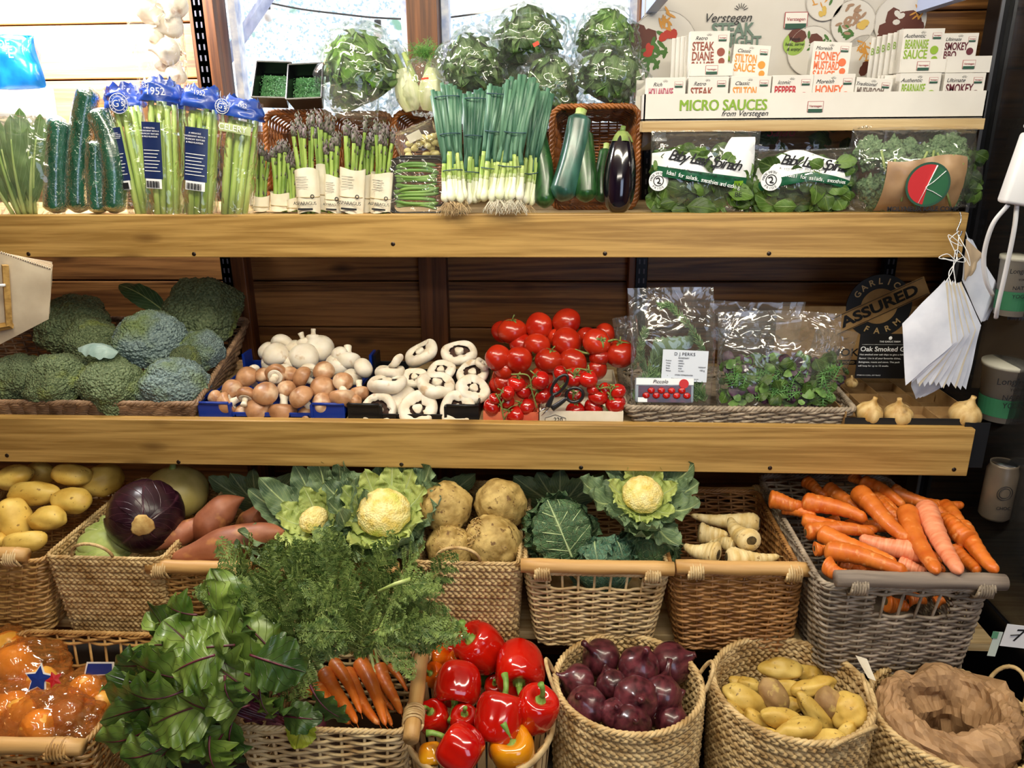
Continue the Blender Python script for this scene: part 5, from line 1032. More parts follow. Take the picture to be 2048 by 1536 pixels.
# beet bunch: leaves by tip and base
def zB(x,y): return x/4.452,1200+y/4.452
bt=thing('beetroot_bunch','bunch of beetroot with big glossy leaves spilling over the front of its basket','bunch of beetroot',P(480,1400,1.08)); o=bt.location
L_=[ # u0,v0 (base) -> u1,v1 (tip), width px, Y0,Y1, material
(560,1390,395,1210,110,1.05,1.10,0),(500,1400,300,1215,95,1.10,1.13,0),(470,1330,280,1222,80,1.12,1.12,1),(540,1330,420,1140,75,1.14,1.17,0),(520,1300,470,1200,80,1.12,1.13,1),
(480,1380,235,1310,92,1.08,1.06,0),(470,1400,190,1400,88,1.05,1.03,0),(460,1420,205,1350,70,1.07,1.05,1),(450,1380,300,1260,90,1.09,1.09,0),(420,1330,330,1240,100,1.08,1.08,0),
(430,1440,230,1460,85,1.04,1.00,0),(440,1430,320,1500,110,1.03,.99,0),(460,1440,400,1530,100,1.02,.99,0),(400,1400,190,1440,70,1.04,1.01,1),(350,1420,185,1495,64,1.03,1.0,0),
(470,1290,370,1300,110,1.05,1.04,0),(500,1350,410,1280,110,1.04,1.05,0),(520,1400,430,1330,120,1.03,1.02,0),(500,1410,350,1400,120,1.02,1.0,0),(450,1400,290,1450,110,1.02,.98,0),
(400,1360,250,1330,105,1.03,1.02,0),(470,1430,470,1530,70,1.03,1.0,1),(380,1450,300,1536,90,1.01,.98,1),(420,1470,430,1550,100,1.0,.97,0),
(500,1310,610,1345,95,1.04,1.03,1),(560,1350,608,1318,60,1.05,1.05,1),(600,1430,520,1400,90,1.05,1.02,1),(620,1370,690,1450,55,1.04,1.02,1),(560,1430,640,1440,50,1.05,1.03,1),
(560,1320,480,1235,95,1.09,1.11,0),(480,1280,400,1165,85,1.12,1.15,0),(390,1290,290,1290,85,1.09,1.08,0),(350,1300,225,1340,70,1.05,1.03,1),(520,1380,540,1440,70,1.03,1.01,0),
(370,1380,240,1385,100,1.01,.99,0),(430,1310,340,1345,105,1.01,1.0,0),(350,1480,240,1525,80,1.0,.97,0),(450,1350,470,1420,90,1.01,.99,1),(395,1230,330,1215,70,1.11,1.11,0)]
for k,(u0,v0,u1,v1,w,Y0,Y1,mm) in enumerate(L_):
    a=P(u0,v0,Y0)-o; c=P(u1,v1,Y1)-o; an=math.degrees(math.atan2(u1-u0,-(v1-v0))); nr=cdir(an+(60 if k%2 else -50),rs.uniform(35,70)); W_=w*MPP(a+o)*1.2
    b=MB(); g=add_leaf(b,a,c,W_,nr,bulge=rs.uniform(.05,.16),cup=rs.uniform(.05,.35),ruf=.16,rf=rs.uniform(2.4,3.8),seed=k*1.7,n=28,m=13,pf=.14,edge=.035,twist=rs.uniform(-.5,.5),tipc=-.10); lf=b.ob('leaf',M_beetd if mm else M_beet,bt)
    b=MB(); vein_tube(b,g,.0024,.85); b.ob('leaf_stem',M_beets,lf)
b=MB(); a=P(610,1440,1.055)-o; g=add_leaf(b,a,P(592,1498,1.03)-o,.052,cdir(0,70),bulge=.12,cup=.2,ruf=.12,rf=2,edge=.05,n=20); b.ob('leaf',M_beety,bt)
b=MB()
for k in range(9):
    u0=455+k*14; q=curve([P(u0+rs.uniform(30,90),1440+rs.uniform(-8,8),1.07)-o,P(u0,1420,1.06)-o,P(u0-60,1390,1.07)-o],8); b.tube(q,.003,7)
b.tube(curve([P(490,1441,1.068)-o,P(540,1436,1.068)-o,P(600,1450,1.085)-o],8),.0042,8); b.ob('stems',M_beets,bt)
for k in range(3):
    p=P(560+k*32,1452,1.12)-o; blob(3,(.026,.026,.024),amp=.06,seed=k).ob('beetroot',mat('beetroot_skin','#3a1420','#5a2230',scale=40,rough=.6),bt,loc=p)
# ------------------------------------------------------------------ netted squash
M_of=film('orange_film',tint=(1,.76,.46,1),base=.05,haze=.13,scale=16,strength=.7,hcol=(.85,.38,.10,1))
M_blue=mat('label_blue','#12307c',rough=.4); M_redl=mat('label_red','#a8141c',rough=.4); M_wl=mat('label_white','#e6e2dc',rough=.5)
def pillow(w,h,d,seed=0,n=40,m=40,crk=.008,pow_=.6,fr=9,top=0,pinch=0):
    """closed crumpled bag: w wide (x), h high (z), d deep (y), base at z=0, sealed edge at the top"""
    b=MB()
    for s in(-1,1):
        x=np.linspace(-1,1,n)[None]; z=np.linspace(0,1,m)[:,None]; prof=np.maximum(1-np.abs(x)**3,0)**pow_*np.maximum(np.sin(PI*np.clip(z*(1-top*.5)+.03,0,1)),0)**.5*(1 if not top else (1-sm(1-top,1,z)))
        X=x*w/2*(1-pinch*sm(.55,1,z))*(1-.06*(1-z)**4)+0*z; Z=z*h+0*x; Y=s*d/2*prof
        q=np.stack([X,Z,0*X+s+seed],-1); nn=(np.abs(vn(q,fr,seed))+.6*np.abs(vn(q,fr*2.3,seed+3))-.5)*crk
        edge=np.minimum(1,4*(1-np.abs(x)))*np.minimum(1,6*z+.2)
        Y=Y+s*nn*edge*(1 if True else 0); Z=Z+crk*1.2*vn(np.stack([X,Z*0,0*X+seed+5],-1),fr*.8)*z**3; X=X+crk*.7*vn(np.stack([X*0,Z,0*X+seed+8],-1),fr)*np.abs(x)**3
        g=np.stack([X,Y,Z],-1); b.grid(g if s>0 else g[:,::-1])
    return b
def star(t,p,sz,mt,n,name='label',k=0):
    q=q_aim(n); pts=[]
    for i in range(10):
        a=PI*i/5+k; r=sz*(1 if i%2==0 else .5); pts.append((r*math.cos(a),r*math.sin(a),0))
    b=MB(); b.add(pts+[(0,0,.0012)],[(i,(i+1)%10,10) for i in range(10)]); o_=b.ob(name,mt,t,False,loc=p); o_.rotation_mode='QUATERNION'; o_.rotation_quaternion=q; return o_
def squash(t,p,sc,a,e,mt=None):
    b=MB(); L=.11; ph=np.linspace(0,1,26); r=.034*np.sin(PI*np.clip(ph,.01,.99))**.5*(1+.35*sm(.45,.85,ph)-.12); b.tube(np.stack([0*ph,0*ph,-L/2+L*ph],1),r,18); o_=b.ob('squash',mt or M_sqo,t,loc=p); o_.scale=(sc,)*3; o_.rotation_mode='QUATERNION'; o_.rotation_quaternion=q_aim(cdir(a,e)); return o_
def film_blob(t,p,sc,seed,mt,q=None,amp=.22):
    V,F=ico(5); r=1+amp*np.abs(vn(V,2.2,seed))+amp*.7*np.abs(vn(V,5,seed+2))-.1; b=MB(); b.add(V*r[:,None]*np.array(sc),F); o_=b.ob('film',mt,t,loc=p); 
    if q is not None: o_.rotation_mode='QUATERNION'; o_.rotation_quaternion=q
    return o_
nb=[((52,1345),.565,[((-8,-8),1.05,-30,30),((24,22),.85,60,30)],(.085,.075,.058),'net of butternut squash with a blue star label, top left of the lower basket',(78,1358)),
((20,1420),.56,[((-10,0),1.0,80,20),((20,14),.8,20,30)],(.075,.07,.045),'net of squash at the left picture edge under the star label',None),
((100,1446),.575,[((20,-8),.95,70,25),((-30,18),.9,40,25)],(.095,.07,.045),'net of squash and one brown root just behind the pole handle',None),
((172,1392),.545,[((0,0),.9,10,30),((20,20),.7,60,20)],(.06,.07,.05),'net with a blue and white label beside the beet leaves',(198,1338)),
((12,1300),.57,[((0,0),.9,40,30)],(.05,.05,.045),'crumpled orange net at the top left corner of the lower basket',None)]
for k,(c_,z,sq,sc,lab,st) in enumerate(nb):
    p=PZ(*c_,z); t=thing('netted_squash',lab,'bagged squash',p,group='netted squash')
    for j,((dx,dy),s_,a,e) in enumerate(sq): squash(t,PZ(c_[0]+dx,c_[1]+dy,z)-p,s_,a,e,M_sw if (k==2 and j==0) else None)
    film_blob(t,(0,0,0),sc,k*3,M_of)
    if st:
        q=PZ(*st,z+.055)-p
        if k==0: star(t,q,.030,M_wl,cdir(0,80),k=.3); star(t,q+cdir(0,90)*.002,.025,M_blue,cdir(0,80),k=.3); star(t,q+CR*.03+cdir(0,90)*.003,.016,M_redl,cdir(30,70),k=.9)
        else:
            b=MB(); 
            for mi,(dd,hh,off) in enumerate(((.030,.014,0),(.026,.011,.0015))): 
                V=[CR*x*dd+CU*y*hh+q+cdir(0,90)*off for x,y in((-1,-1),(1,-.8),(1,1),(-.8,1))]; b.add(V,[(0,1,2,3)],mi)
            b.ob('label',[M_wl,M_blue],t,False)
# ------------------------------------------------------------------ packaging
M_film=film('clear_film',base=.045,haze=.03,scale=14,strength=.8,rough=.08)
M_filmb=film('crackly_film',base=.035,haze=.03,scale=11,strength=.6,rough=.07)
M_celb=mat('celery_blue_print','#1c3f9a','#2a55b8',scale=20,rough=.3,spec=.6,coat=.3)
M_cely=mat('celery_stalk','#8fb044','#c2d67c',scale=90,stretch=(1,1,.06),rough=.35,bump=.6,bscale=120,bstretch=(1,1,.03),spec=.5)
M_celt=mat('celery_top','#8aa83a','#b6c860',scale=60,rough=.5)
M_cuc=mat('cucumber_skin','#123f2c','#28604a',scale=50,stretch=(1,1,.15),rough=.16,bump=.5,bscale=60,bstretch=(1,1,.4),coat=.8,spec=.7,c3='#3f7a4a',s3=60,r3=(.66,.74))
M_cou=mat('courgette_skin','#173a1c','#2c5a2c',scale=120,stretch=(1,1,.3),rough=.28,spec=.5,coat=.25,c3='#5f8a4a',s3=160,r3=(.68,.74))
M_coub=mat('bluish_courgette_skin','#1d4238','#38685c',scale=60,stretch=(1,1,.2),rough=.3,spec=.5,coat=.25)
M_aub=mat('aubergine_skin','#07040c','#120a1a',scale=20,rough=.1,spec=.8,coat=.7)
M_asp=mat('asparagus_spear','#6f8f3a','#a3bd60',scale=60,stretch=(1,1,.3),rough=.4)
M_aspt=mat('asparagus_tip','#4e5a3c','#7d6a72',scale=150,rough=.5,bump=.6,bscale=160)
M_paper=mat('cream_sleeve_paper','#ddd4bc','#efe8d6',scale=20,rough=.7); M_band=mat('rubber_band','#2c4a5a',rough=.5); M_bandb=mat('tan_band','#b8a070',rough=.6)
M_sol=mat('spring_onion_leaf','#305c4a','#648e74',scale=80,stretch=(1,1,.05),rough=.4,spec=.5); M_sow=mat('spring_onion_shank','#dfe6b8','#f4f4e4',scale=60,stretch=(1,1,.05),rough=.35); M_soy=mat('spring_onion_neck','#8fae4e','#c4d488',scale=80,stretch=(1,1,.05),rough=.35)
M_let=leafmat('lettuce_leaf','#56882c','#8eb856','#c0d890',n=6,vw=.07,scale=22,rough=.4,bump=.4,trans=.25)
M_letd=leafmat('lettuce_leaf_dark','#4a6e38','#7c9a5c','#acc490',n=6,vw=.07,scale=22,rough=.4,bump=.4,trans=.2)
M_fen=mat('fennel_bulb','#cfd8a4','#eef0d4',scale=70,stretch=(1,1,.08),rough=.35,bump=.2); M_fens=mat('fennel_stalk','#8fae58','#bccc84',scale=60,stretch=(1,1,.1),rough=.35)
M_cress=mat('cress_green','#2a5a34','#4f8a50',scale=200,rough=.5); M_tr=mat('black_tray_plastic','#0b0c10',rough=.3)
M_inkd=mat('dark_ink','#15161c',rough=.6); M_wht=mat('white_ink','#eef0f4',rough=.5); M_navy=mat('navy_panel','#182a58',rough=.35)
def stand(name,label,cat,u0,v1,u1,Y,group=None):
    """something leaning on the top shelf: base at px u0, top at px (u1,v1). local z runs up it"""
    a=P(u0,420,Y); a.z=SHT+.001; c=P(u1,v1,Y+.02); d=c-a; t=thing(name,label,cat,a,group=group); t.rotation_mode='QUATERNION'; t.rotation_quaternion=q_aim(d); return t,d.length,MPP(a)
# bagged leafy greens at the far left
t=thing('leafy_greens','clear bag of long leafy greens at the far left of the top shelf','leafy greens',(P(45,424,1.67).x,1.67,SHT+.001)); m=MPP(t.location)
for k in range(11):
    x0=(-40+8*k)*m*.5; x1=(-75+15*k)*m; b=MB(); g=add_leaf(b,(x0,.01*(k%3),0),(x1,.01*(k%2),(165+12*(k%4))*m),.05,(0.3*math.sin(k),-1,0),bulge=.05,cup=.3,ruf=.08,rf=4,seed=k,pf=.12,pw=1.1); b.ob('leaf',M_letd,t)
    b=MB(); vein_tube(b,g,.0045,.8); b.ob('stem',M_fens,t)
pillow(180*m,185*m,.07,seed=4,fr=7,crk=.010).ob('film',M_film,t)
# cucumbers
def cucumber(label,pts,w,Y,straight=False):
    P_=[P(u,v,Y+.03*(420-v)/250) for u,v in pts]; P_[0].z=SHT+.004; o=P_[0]; t=thing('cucumber',label,'cucumber',o,group='wrapped cucumbers'); C=curve([p-o for p in P_],36); s=np.linspace(0,1,36); r=w/2*MPP(o)*np.minimum(1,np.sqrt(np.clip(s/.05+.05,0,1)))*np.sqrt(np.clip((1-s)/.07+.02,0,1))*(1-.10*s)
    b=MB(); b.tube(C,r,24); b.ob('skin',M_cuc,t); b=MB(); b.tube(C,r*1.03+.0006,24); b.ob('shrink_wrap',film('shrink_wrap',base=.03,haze=.0,scale=40,strength=.35,rough=.12),t)
cucumber('short straight dark cucumber, leftmost of the cucumbers',[(110,420),(112,330),(118,232)],44,1.67)
cucumber('longest cucumber with its top bent over to the right',[(154,420),(156,340),(166,240),(180,172)],46,1.68)
cucumber('cucumber mostly hidden behind the curved pair',[(192,420),(184,330),(180,234)],30,1.71)
cucumber('shiny cucumber leaning left with a brown tip, beside the celery',[(226,420),(228,340),(214,265),(190,218)],48,1.665)
cucumber('slim bright cucumber in front of the leaning one',[(196,420),(190,340),(192,280)],36,1.655)
# celery
cel_txt=['A VERSATILE','INGREDIENT WITH A','CRUNCHY TEXTURE','& MILD FLAVOUR']
def celery(label,u0,u1,v1,w,Y,k,lab_x,collar=True,band=False):
    t,H,m=stand('celery',label,'celery',u0,v1,u1,Y,'celery packs'); W_=w*m; Hs=H*.88; rs=random.Random(k)
    for j in range(9):
        a=j*2.4; q=W_*.36*math.sqrt((j+.5)/9); x,y=q*math.cos(a),q*math.sin(a)*.7
        b=MB(); b.tube([(x*.85,y,.0),(x*1.0,y,Hs*.3),(x*1.12,y,Hs*.7),(x*1.05+rs.uniform(-.004,.004),y,Hs*(.86+.1*rs.random()))],[.0095,.0085,.0075,.0065],10,flat=.75); b.ob('stalk',M_cely,t)
    b=MB()
    for j in range(16): a=j*2.4; b.tube([(W_*.1*math.cos(a),W_*.1*math.sin(a),Hs*.78),(W_*.3*math.cos(a),W_*.2*math.sin(a),Hs*.9)],[.004,.005],6)
    b.ob('cut_tops',M_celt,t)
    n,mm=40,30; z=np.linspace(0,1,n)[:,None]; th=np.linspace(0,2*PI,mm,endpoint=False)[None]; q=np.stack([np.cos(th)*1.2+0*z,np.sin(th)*1.2+0*z,z*5+0*th+k],-1)
    r=1+.07*vn(q,1.5,k)+.05*np.abs(vn(q,4,k)); g=np.stack([W_*.53*np.cos(th)*r*(1-.05*z),W_*.42*np.sin(th)*r,H*.97*z+0*th],-1); b=MB(); b.grid(g,cv=True); b.ob('film',M_film,t)
    if collar:
        z=np.linspace(0,1,14)[:,None]; q=np.stack([np.cos(th)*1.5+0*z,np.sin(th)*1.5+0*z,z*2+k*2.+0*th],-1); r=1.08+.16*vn(q,2.2,k+4)
        g=np.stack([W_*.55*np.cos(th)*r*(1-.35*z**2),W_*.45*np.sin(th)*r*(1-.3*z**2),Hs*.93+H*.16*z+.012*vn(q,2.5,k)*z],-1); b=MB(); b.grid(g,cv=True); b.ob('printed_top',M_celb,t)
    def panel(name,x0,x1,z0,z1,mt,yo=1.0):
        x=np.linspace(x0,x1,9)[None]; zz=np.linspace(z0,z1,9)[:,None]; y=-W_*.44*yo*np.sqrt(np.clip(1-(x/(W_*.6))**2,.1,1)); g=np.stack([x+0*zz,y-.0015+0*zz,zz+0*x],-1); b=MB(); b.grid(g); return b.ob(name,mt,t)
    if lab_x is not None:
        x0,x1=lab_x[0]*W_,lab_x[1]*W_; panel('printed_panel',x0,x1,Hs*.30,Hs*.76,M_navy); xc=(x0+x1)/2; sz=(x1-x0)*.098
        for i,s in enumerate(cel_txt): text(s,sz,M_wht,t,(xc,-W_*.47-.002,Hs*.71-i*sz*1.35))
        for i in range(7): panel('small_print',x0+.003,x1-.004-.003*(i%3),Hs*.53-i*.007,Hs*.53-i*.007+.0014,M_wht,1.03)
        panel('barcode_panel',x0+.004,x1-.003,Hs*.22,Hs*.30,M_wht,1.0); b=MB()
        for i in range(14): b.box((x0+.008+i*(x1-x0-.014)/14,-W_*.46-.002,Hs*.255),(.0008+.0006*(i%3),.0004,Hs*.055))
        b.ob('barcode',M_inkd,t,False)
    if band: panel('pale_band',-W_*.42,W_*.42,Hs*.78,Hs*.86,mat('pale_print','#b8c890',rough=.5)); text('CELERY',W_*.22,M_wht,t,(0,-W_*.48-.002,Hs*.82))
    return t,H,W_,Hs
def gs_logo(t,p,r):
    b=MB(); b.lathe([(0,0),(r,0),(r,.0008),(0,.0008)],36,axis=(0,-1,0)); b.ob('logo_disc',M_celb,t,loc=p); b=MB(); th=np.linspace(0,2*PI,40,endpoint=False)
    for q in (.95,.66): b.tube(np.stack([q*r*np.cos(th),0*th-.001,q*r*np.sin(th)],1),.0006,4,close=True)
    b.ob('logo_ring',M_wht,t,loc=p); text("G's",r*.95,M_wht,t,(p[0],p[1]-.0016,p[2]))
    for i,c in enumerate('FARMING FRESH'): a=PI*.5-(i-6)*.42; text(c,r*.22,M_wht,t,(p[0]+.8*r*math.cos(a),p[1]-.0014,p[2]+.8*r*math.sin(a)),(PI/2,-(a-PI/2),0))
t,H,W_,Hs=celery('celery pack leaning left with a round printed emblem on its blue top',292,240,168,66,1.69,1,(-.38,-.02)); gs_logo(t,(W_*.12,-W_*.52,Hs*.95),.021)
t,H,W_,Hs=celery('celery pack with blue panel and large white digits on its blue top',330,316,152,66,1.665,2,(-.40,.20)); text('1952',.021,M_wht,t,(W_*.15,-W_*.53,Hs*1.0)); text('FRESH',.012,M_wht,t,(-W_*.25,-W_*.53,Hs*1.04))
t,H,W_,Hs=celery('celery pack with a dark blue panel and barcode, third from the left',396,404,168,66,1.66,3,(-.28,.38)); text('1952',.013,M_wht,t,(W_*.15,-W_*.5,Hs*1.05))
t,H,W_,Hs=celery('celery pack with a pale printed band, nearest the asparagus',464,486,192,74,1.66,4,None,band=True); gs_logo(t,(-W_*.30,-W_*.52,Hs*1.0),.015); text('1952',.010,M_wht,t,(W_*.2,-W_*.5,Hs*1.04))
t,H,W_,Hs=celery('celery pack squeezed behind the two centre packs',360,362,172,52,1.72,5,None); text('SCO',.011,M_wht,t,(0,-W_*.5,Hs*.6))
# garlic string
t=thing('garlic_string','string of white garlic bulbs in a clear bag hanging at the left','garlic',P(325,5,1.86)); o=t.location
for k,(u,v,r) in enumerate([(302,20,29),(347,8,28),(341,48,27),(337,103,26),(312,72,17),(300,-12,28),(352,150,20),(322,128,15)]):
    p=P(u,v,1.86+.01*(k%3))-o; g=ob('garlic_bulb',K_gar[0][1],t,p,scale=r*MPP(p+o)/.026); g.rotation_mode='QUATERNION'; g.rotation_quaternion=q_aim(cdir(150+k*40,20),k*30); ob('roots',K_gar[1][1],g)
b=MB(); b.tube(curve([P(330,-60,1.875)-o,P(325,20,1.875)-o,P(322,90,1.875)-o,P(345,160,1.875)-o],16),.006,6); b.ob('plait',M_onr,t)
M_=MB(); pw=pillow(.125,.36,.075,seed=9,fr=6,crk=.014); pw.ob('film',M_film,t,loc=P(335,182,1.86)-o)
# blue packet at the picture edge
t=thing('blue_packet','crumpled bright blue packet with white lettering at the left picture edge','packet',P(30,178,1.84)); o=t.location
pillow(.16,.125,.05,seed=2,fr=11,crk=.022).ob('bag',mat('bright_blue_foil','#0a4f9a','#1a84c8',scale=14,rough=.25,coat=.5),t)
for s,x,z,sz in (('OF',.013,.092,.024),('FE',.020,.072,.026)): text(s,sz,M_wht,t,(x,-.030,z))
t=thing('glare_packet','white packet shape added for the blown-out glare below the blue packet','packet',P(45,262,1.84)); pillow(.19,.10,.06,seed=6,fr=8,crk=.01).ob('bag',mat('glare_white','#eef2f6',rough=.3),t)  # white shape put in for the blown-out glare under the blue packet
# asparagus
def asparagus(label,u,w,vs,vt,Y,k,lettered=False,lean=0):
    t,H,m=stand('asparagus_bundle',label,'asparagus',u,vt,u+lean,Y,'asparagus bundles'); W_=w*m; hs=(422-vs)*m; rs=random.Random(k); 
    for j in range(8):
        a=j*2.4+k; q=W_*.34*math.sqrt((j+.5)/8); x,y=q*math.cos(a),q*math.sin(a)*.7; hh=H*rs.uniform(.82,1.0); r=.0046*rs.uniform(.85,1.15); fx=1.25+.3*rs.random()
        pts=curve([(x*.8,y,.002),(x,y,hh*.45),(x*fx,y*fx,hh*.8),(x*fx*1.15+rs.uniform(-.004,.004),y*fx,hh)],16); b=MB(); b.tube(pts[:13],np.linspace(r,r*.9,13),9); sp=b.ob('spear',M_asp,t)
        b=MB(); b.tube(pts[11:],[r*.95,r*1.2,r*1.15,r*.85,r*.25],9)
        for i in range(9):
            c=pts[11]+(pts[15]-pts[11])*(i/9); an=i*2.4; d=np.array([math.cos(an),math.sin(an),0]); b.tube([c+d*r*.8,c+d*r*1.25+np.array([0,0,.004]),c+d*r*.6+np.array([0,0,.010])],[.0016,.0018,.0004],5)
        for i in (3,6,9): c=pts[i]; d=np.array([math.cos(i*2.),-abs(math.sin(i*2.)),0]); b.tube([c+d*r*.8,c+d*r*1.05+np.array([0,0,.004]),c+d*r*.9+np.array([0,0,.009])],[.0014,.0016,.0003],4)
        b.ob('tip',M_aspt,sp)
    th=np.linspace(0,2*PI,40,endpoint=False)[None]; z=np.linspace(0,1,8)[:,None]; r=1+.05*np.cos(5*th+k)+.03*np.cos(3*th); g=np.stack([W_*.47*np.cos(th)*r*(1+.06*z),W_*.36*np.sin(th)*r*(1+.06*z),.004+hs*z+.003*np.sin(2*th+k)],-1); b=MB(); b.grid(g,cv=True); b.grid((g*np.array([.97,.97,1]))[:,::-1],cv=True); sl=b.ob('paper_sleeve',M_paper,t)
    for zz in (.42,): q=np.linspace(0,2*PI,30,endpoint=False); b=MB(); b.tube(np.stack([W_*.49*np.cos(q),W_*.39*np.sin(q),0*q+hs*zz+.002*np.sin(q)],1),.0008,5,close=True); b.ob('rubber_band',M_bandb,t)
    yy=-W_*.40
    if lettered:
        text('ASPARAGUS',W_*.19,M_inkd,t,(0,yy-.002,hs*.26),track=.9); b=MB(); b.box((0,yy-.001,hs*.13),(W_*.62,.0006,hs*.045)); b.box((0,yy-.0005,hs*.58),(W_*.01,.0005,.001))
        for i in range(5): b.box((-W_*.1+.002*(i%2),yy-.001,hs*(.62+.06*i)),(W_*(.5-.05*(i%3)),.0004,.0007))
        q=np.linspace(0,2*PI,16,endpoint=False); b.tube(np.stack([W_*.3+.0035*np.cos(q),0*q+yy*.8-.002,hs*.42+.0035*np.sin(q)],1),.0009,4,close=True); b.ob('print',M_inkd,t,False)
asparagus('asparagus bundle in a plain cream sleeve, leftmost, beside the celery',519,40,394,278,1.71,1)
asparagus('short asparagus bundle with a low cream sleeve, second from the left',561,42,388,282,1.70,2,lean=4)
asparagus('asparagus bundle with purple-blue tips, sleeve low, third from the left',590,34,398,306,1.695,3,lean=-4)
asparagus('tall asparagus bundle with lettered sleeve, its top spears leaning left',617,48,338,218,1.655,4,True,lean=-12)
asparagus('asparagus bundle behind the tall lettered one, plain sleeve side showing',647,36,334,222,1.69,5,lean=4)
asparagus('narrow asparagus bundle with a dark emblem on its sleeve, in the centre',666,34,352,262,1.665,6,True)
asparagus('asparagus bundle with lettered sleeve in front of the second wicker tray',702,50,338,232,1.655,7,True,lean=6)
asparagus('asparagus bundle half hidden between the two lettered right-hand bundles',733,32,350,246,1.68,8)
asparagus('asparagus bundle with lettered sleeve, rightmost, beside the green beans',760,44,346,232,1.655,9,True,lean=10)
# green beans
M_bean=mat('green_bean','#4f7a34','#7ea052',scale=50,stretch=(.2,1,1),rough=.35,spec=.5)
def tray_mesh(w,h,d,r=.018,th=.002):
    b=MB(); L=[]
    for (s,yy) in ((1.0,0),(1.0,.002),(.93,d),(.0,d)):
        q,_,_=rloop([(-w/2*s-1e-4,-h/2*s-1e-4,0),(w/2*s+1e-4,-h/2*s,0),(w/2*s,h/2*s,0),(-w/2*s,h/2*s,0)],r*s+1e-5,48); L.append(np.stack([q[:,0],0*q[:,0]+yy,q[:,1]],1))
    b.grid(np.array(L),cv=True); q=L[0]; b.tube(q,.0022,6,close=True); return b
def beans(label,u,v,w,h,Y,k,full=True):
    p=P(u,v,Y); m=MPP(p); t=thing('green_bean_punnet',label,'green beans',p,(R(-10),0,R(-2)),'green bean punnets'); tray_mesh(w*m,h*m,.03).ob('tray',M_tr,t)
    if full:
        rs=random.Random(k)
        for j in range(15):
            z=(-.40+.055*j)*h*m*.98; ln=w*m*.40*rs.uniform(.9,1.05); sg=rs.uniform(-.12,.12); cv_=rs.uniform(-.006,.008)
            b=MB(); b.tube(curve([(-ln,.004,z+sg*.02),(-ln*.4,-.003-.002*(j%3),z+cv_),(ln*.4,-.003,z+cv_-sg*.01),(ln,.004,z-sg*.04)],14),[.0015]+[.0038]*12+[.0015],8); b.ob('bean',M_bean,t)
    b=MB(); x=np.linspace(-1,1,14)[None]; z=np.linspace(-1,1,14)[:,None]; b.grid(np.stack([x*w*m*.48+0*z,-.006+.003*vn(np.stack([x*2+0*z,z*2+0*x,0*x+0*z],-1),1.5),z*h*m*.48+0*x],-1)); b.ob('film_lid',M_film,t)
beans('black punnet of green beans under film, in front',832,372,112,106,1.662,1)
beans('empty-looking black punnet top showing just behind the green beans',842,362,106,96,1.70,2,False)
t=thing('vegetable_bag','clear bag of pale yellow vegetables with a paper label, behind the green beans','bagged vegetables',P(846,322,1.76)); rs=random.Random(3)
b=MB()
for j in range(26): p=np.array([rs.uniform(-.035,.04),rs.uniform(-.01,.01),rs.uniform(.01,.055)]); V,F=ico(2); b.add(V*np.array([.009,.007,.007])+p,F)
b.ob('pieces',mat('pale_yellow_pieces','#c9b868','#e6dca4',scale=60,rough=.5),t); pillow(.10,.075,.05,seed=1,fr=8,crk=.008).ob('film',M_filmb,t,rot=(0,R(-20),0)); MB().box((-.012,-.026,.052),(.032,.0006,.018),rot=(R(15),R(-25),0)).ob('paper_label',M_paper,t,False)
# spring onions
def spring(label,ub,vb,tops,Y,k,n=7,bands=(.28,.6,.92),roots=True,bw=34):
    o=P(ub,vb,Y); t=thing('spring_onion_bunch',label,'spring onions',o,group='spring onion bunches'); rs=random.Random(k); m=MPP(o); ut,vt,wt=tops
    mid=None
    for j in range(n):
        f=(j/(n-1)-.5) if n>1 else 0; y=.008*math.sin(j*2.3); a=Vector((f*bw*m,y,rs.uniform(-.003,.004))); c=P(ut+f*wt,vt+rs.uniform(-8,10),Y+.03)-o; md=lerp(a,c,.5); md.x*=.75; q=lerp(a,c,.25); 
        path=curve([a,lerp(a,c,.22)*1.0,md,c],24); r=rs.uniform(.0042,.0056); c_o=rs.randint(-2,2)
        b=MB(); b.tube(path[:9],[r*.6,r*1.75,r*1.9,r*1.6,r*1.25,r*1.05,r,r*.95,r*.95],10); sh=b.ob('shank',M_sow,t)
        b=MB(); b.tube(path[7:13+c_o],r*.97,9); b.ob('neck',M_soy,sh)
        b=MB(); b.tube(path[12+c_o:],np.linspace(r*.98,r*1.08,12-c_o),9)
        for i in (1,2):
            e=path[-1]+np.array([rs.uniform(-.010,.010),rs.uniform(-.006,.006),rs.uniform(-.02,.006)]); b.tube([path[12],lerp(path[12],e,.5)+np.array([rs.uniform(-.003,.003),-.002,0]),e],[r*.7,r*.8,r*.85],8)
        b.ob('leaves',M_sol,sh)
        if roots:
            b=MB()
            for i in range(16):
                an=rs.uniform(0,2*PI); l=rs.uniform(.012,.030); s0=a+Vector((rs.uniform(-.004,.004),rs.uniform(-.003,.003),.002)); x=math.cos(an)*l*.7; b.tube(curve([s0,s0+Vector((x*.4,-.006+math.sin(an)*.006,-l*.25)),s0+Vector((x*.9+rs.uniform(-.004,.004),-.010+math.sin(an)*.004,-l*.7)),s0+Vector((x*1.1,-.012,-l))],7),.00055,4)
            b.ob('roots',M_onr if k%2 else mat('white_roots','#d8d2c0',rough=.8),sh)
    C0=Vector((0,0,0)); C1=P(ut,vt,Y+.03)-o
    for q in bands:
        c=lerp(C0,C1,q); rx=lerp(bw,wt,q)*m*.5*(.72 if q<.75 else .9)+.006; th=np.linspace(0,2*PI,30,endpoint=False); b=MB(); b.tube(np.stack([c.x+rx*np.cos(th),c.y-.001+.013*np.sin(th),c.z+.0025*np.cos(th+k)],1),.0011,5,close=True); b.ob('rubber_band',M_band,t)
    return t
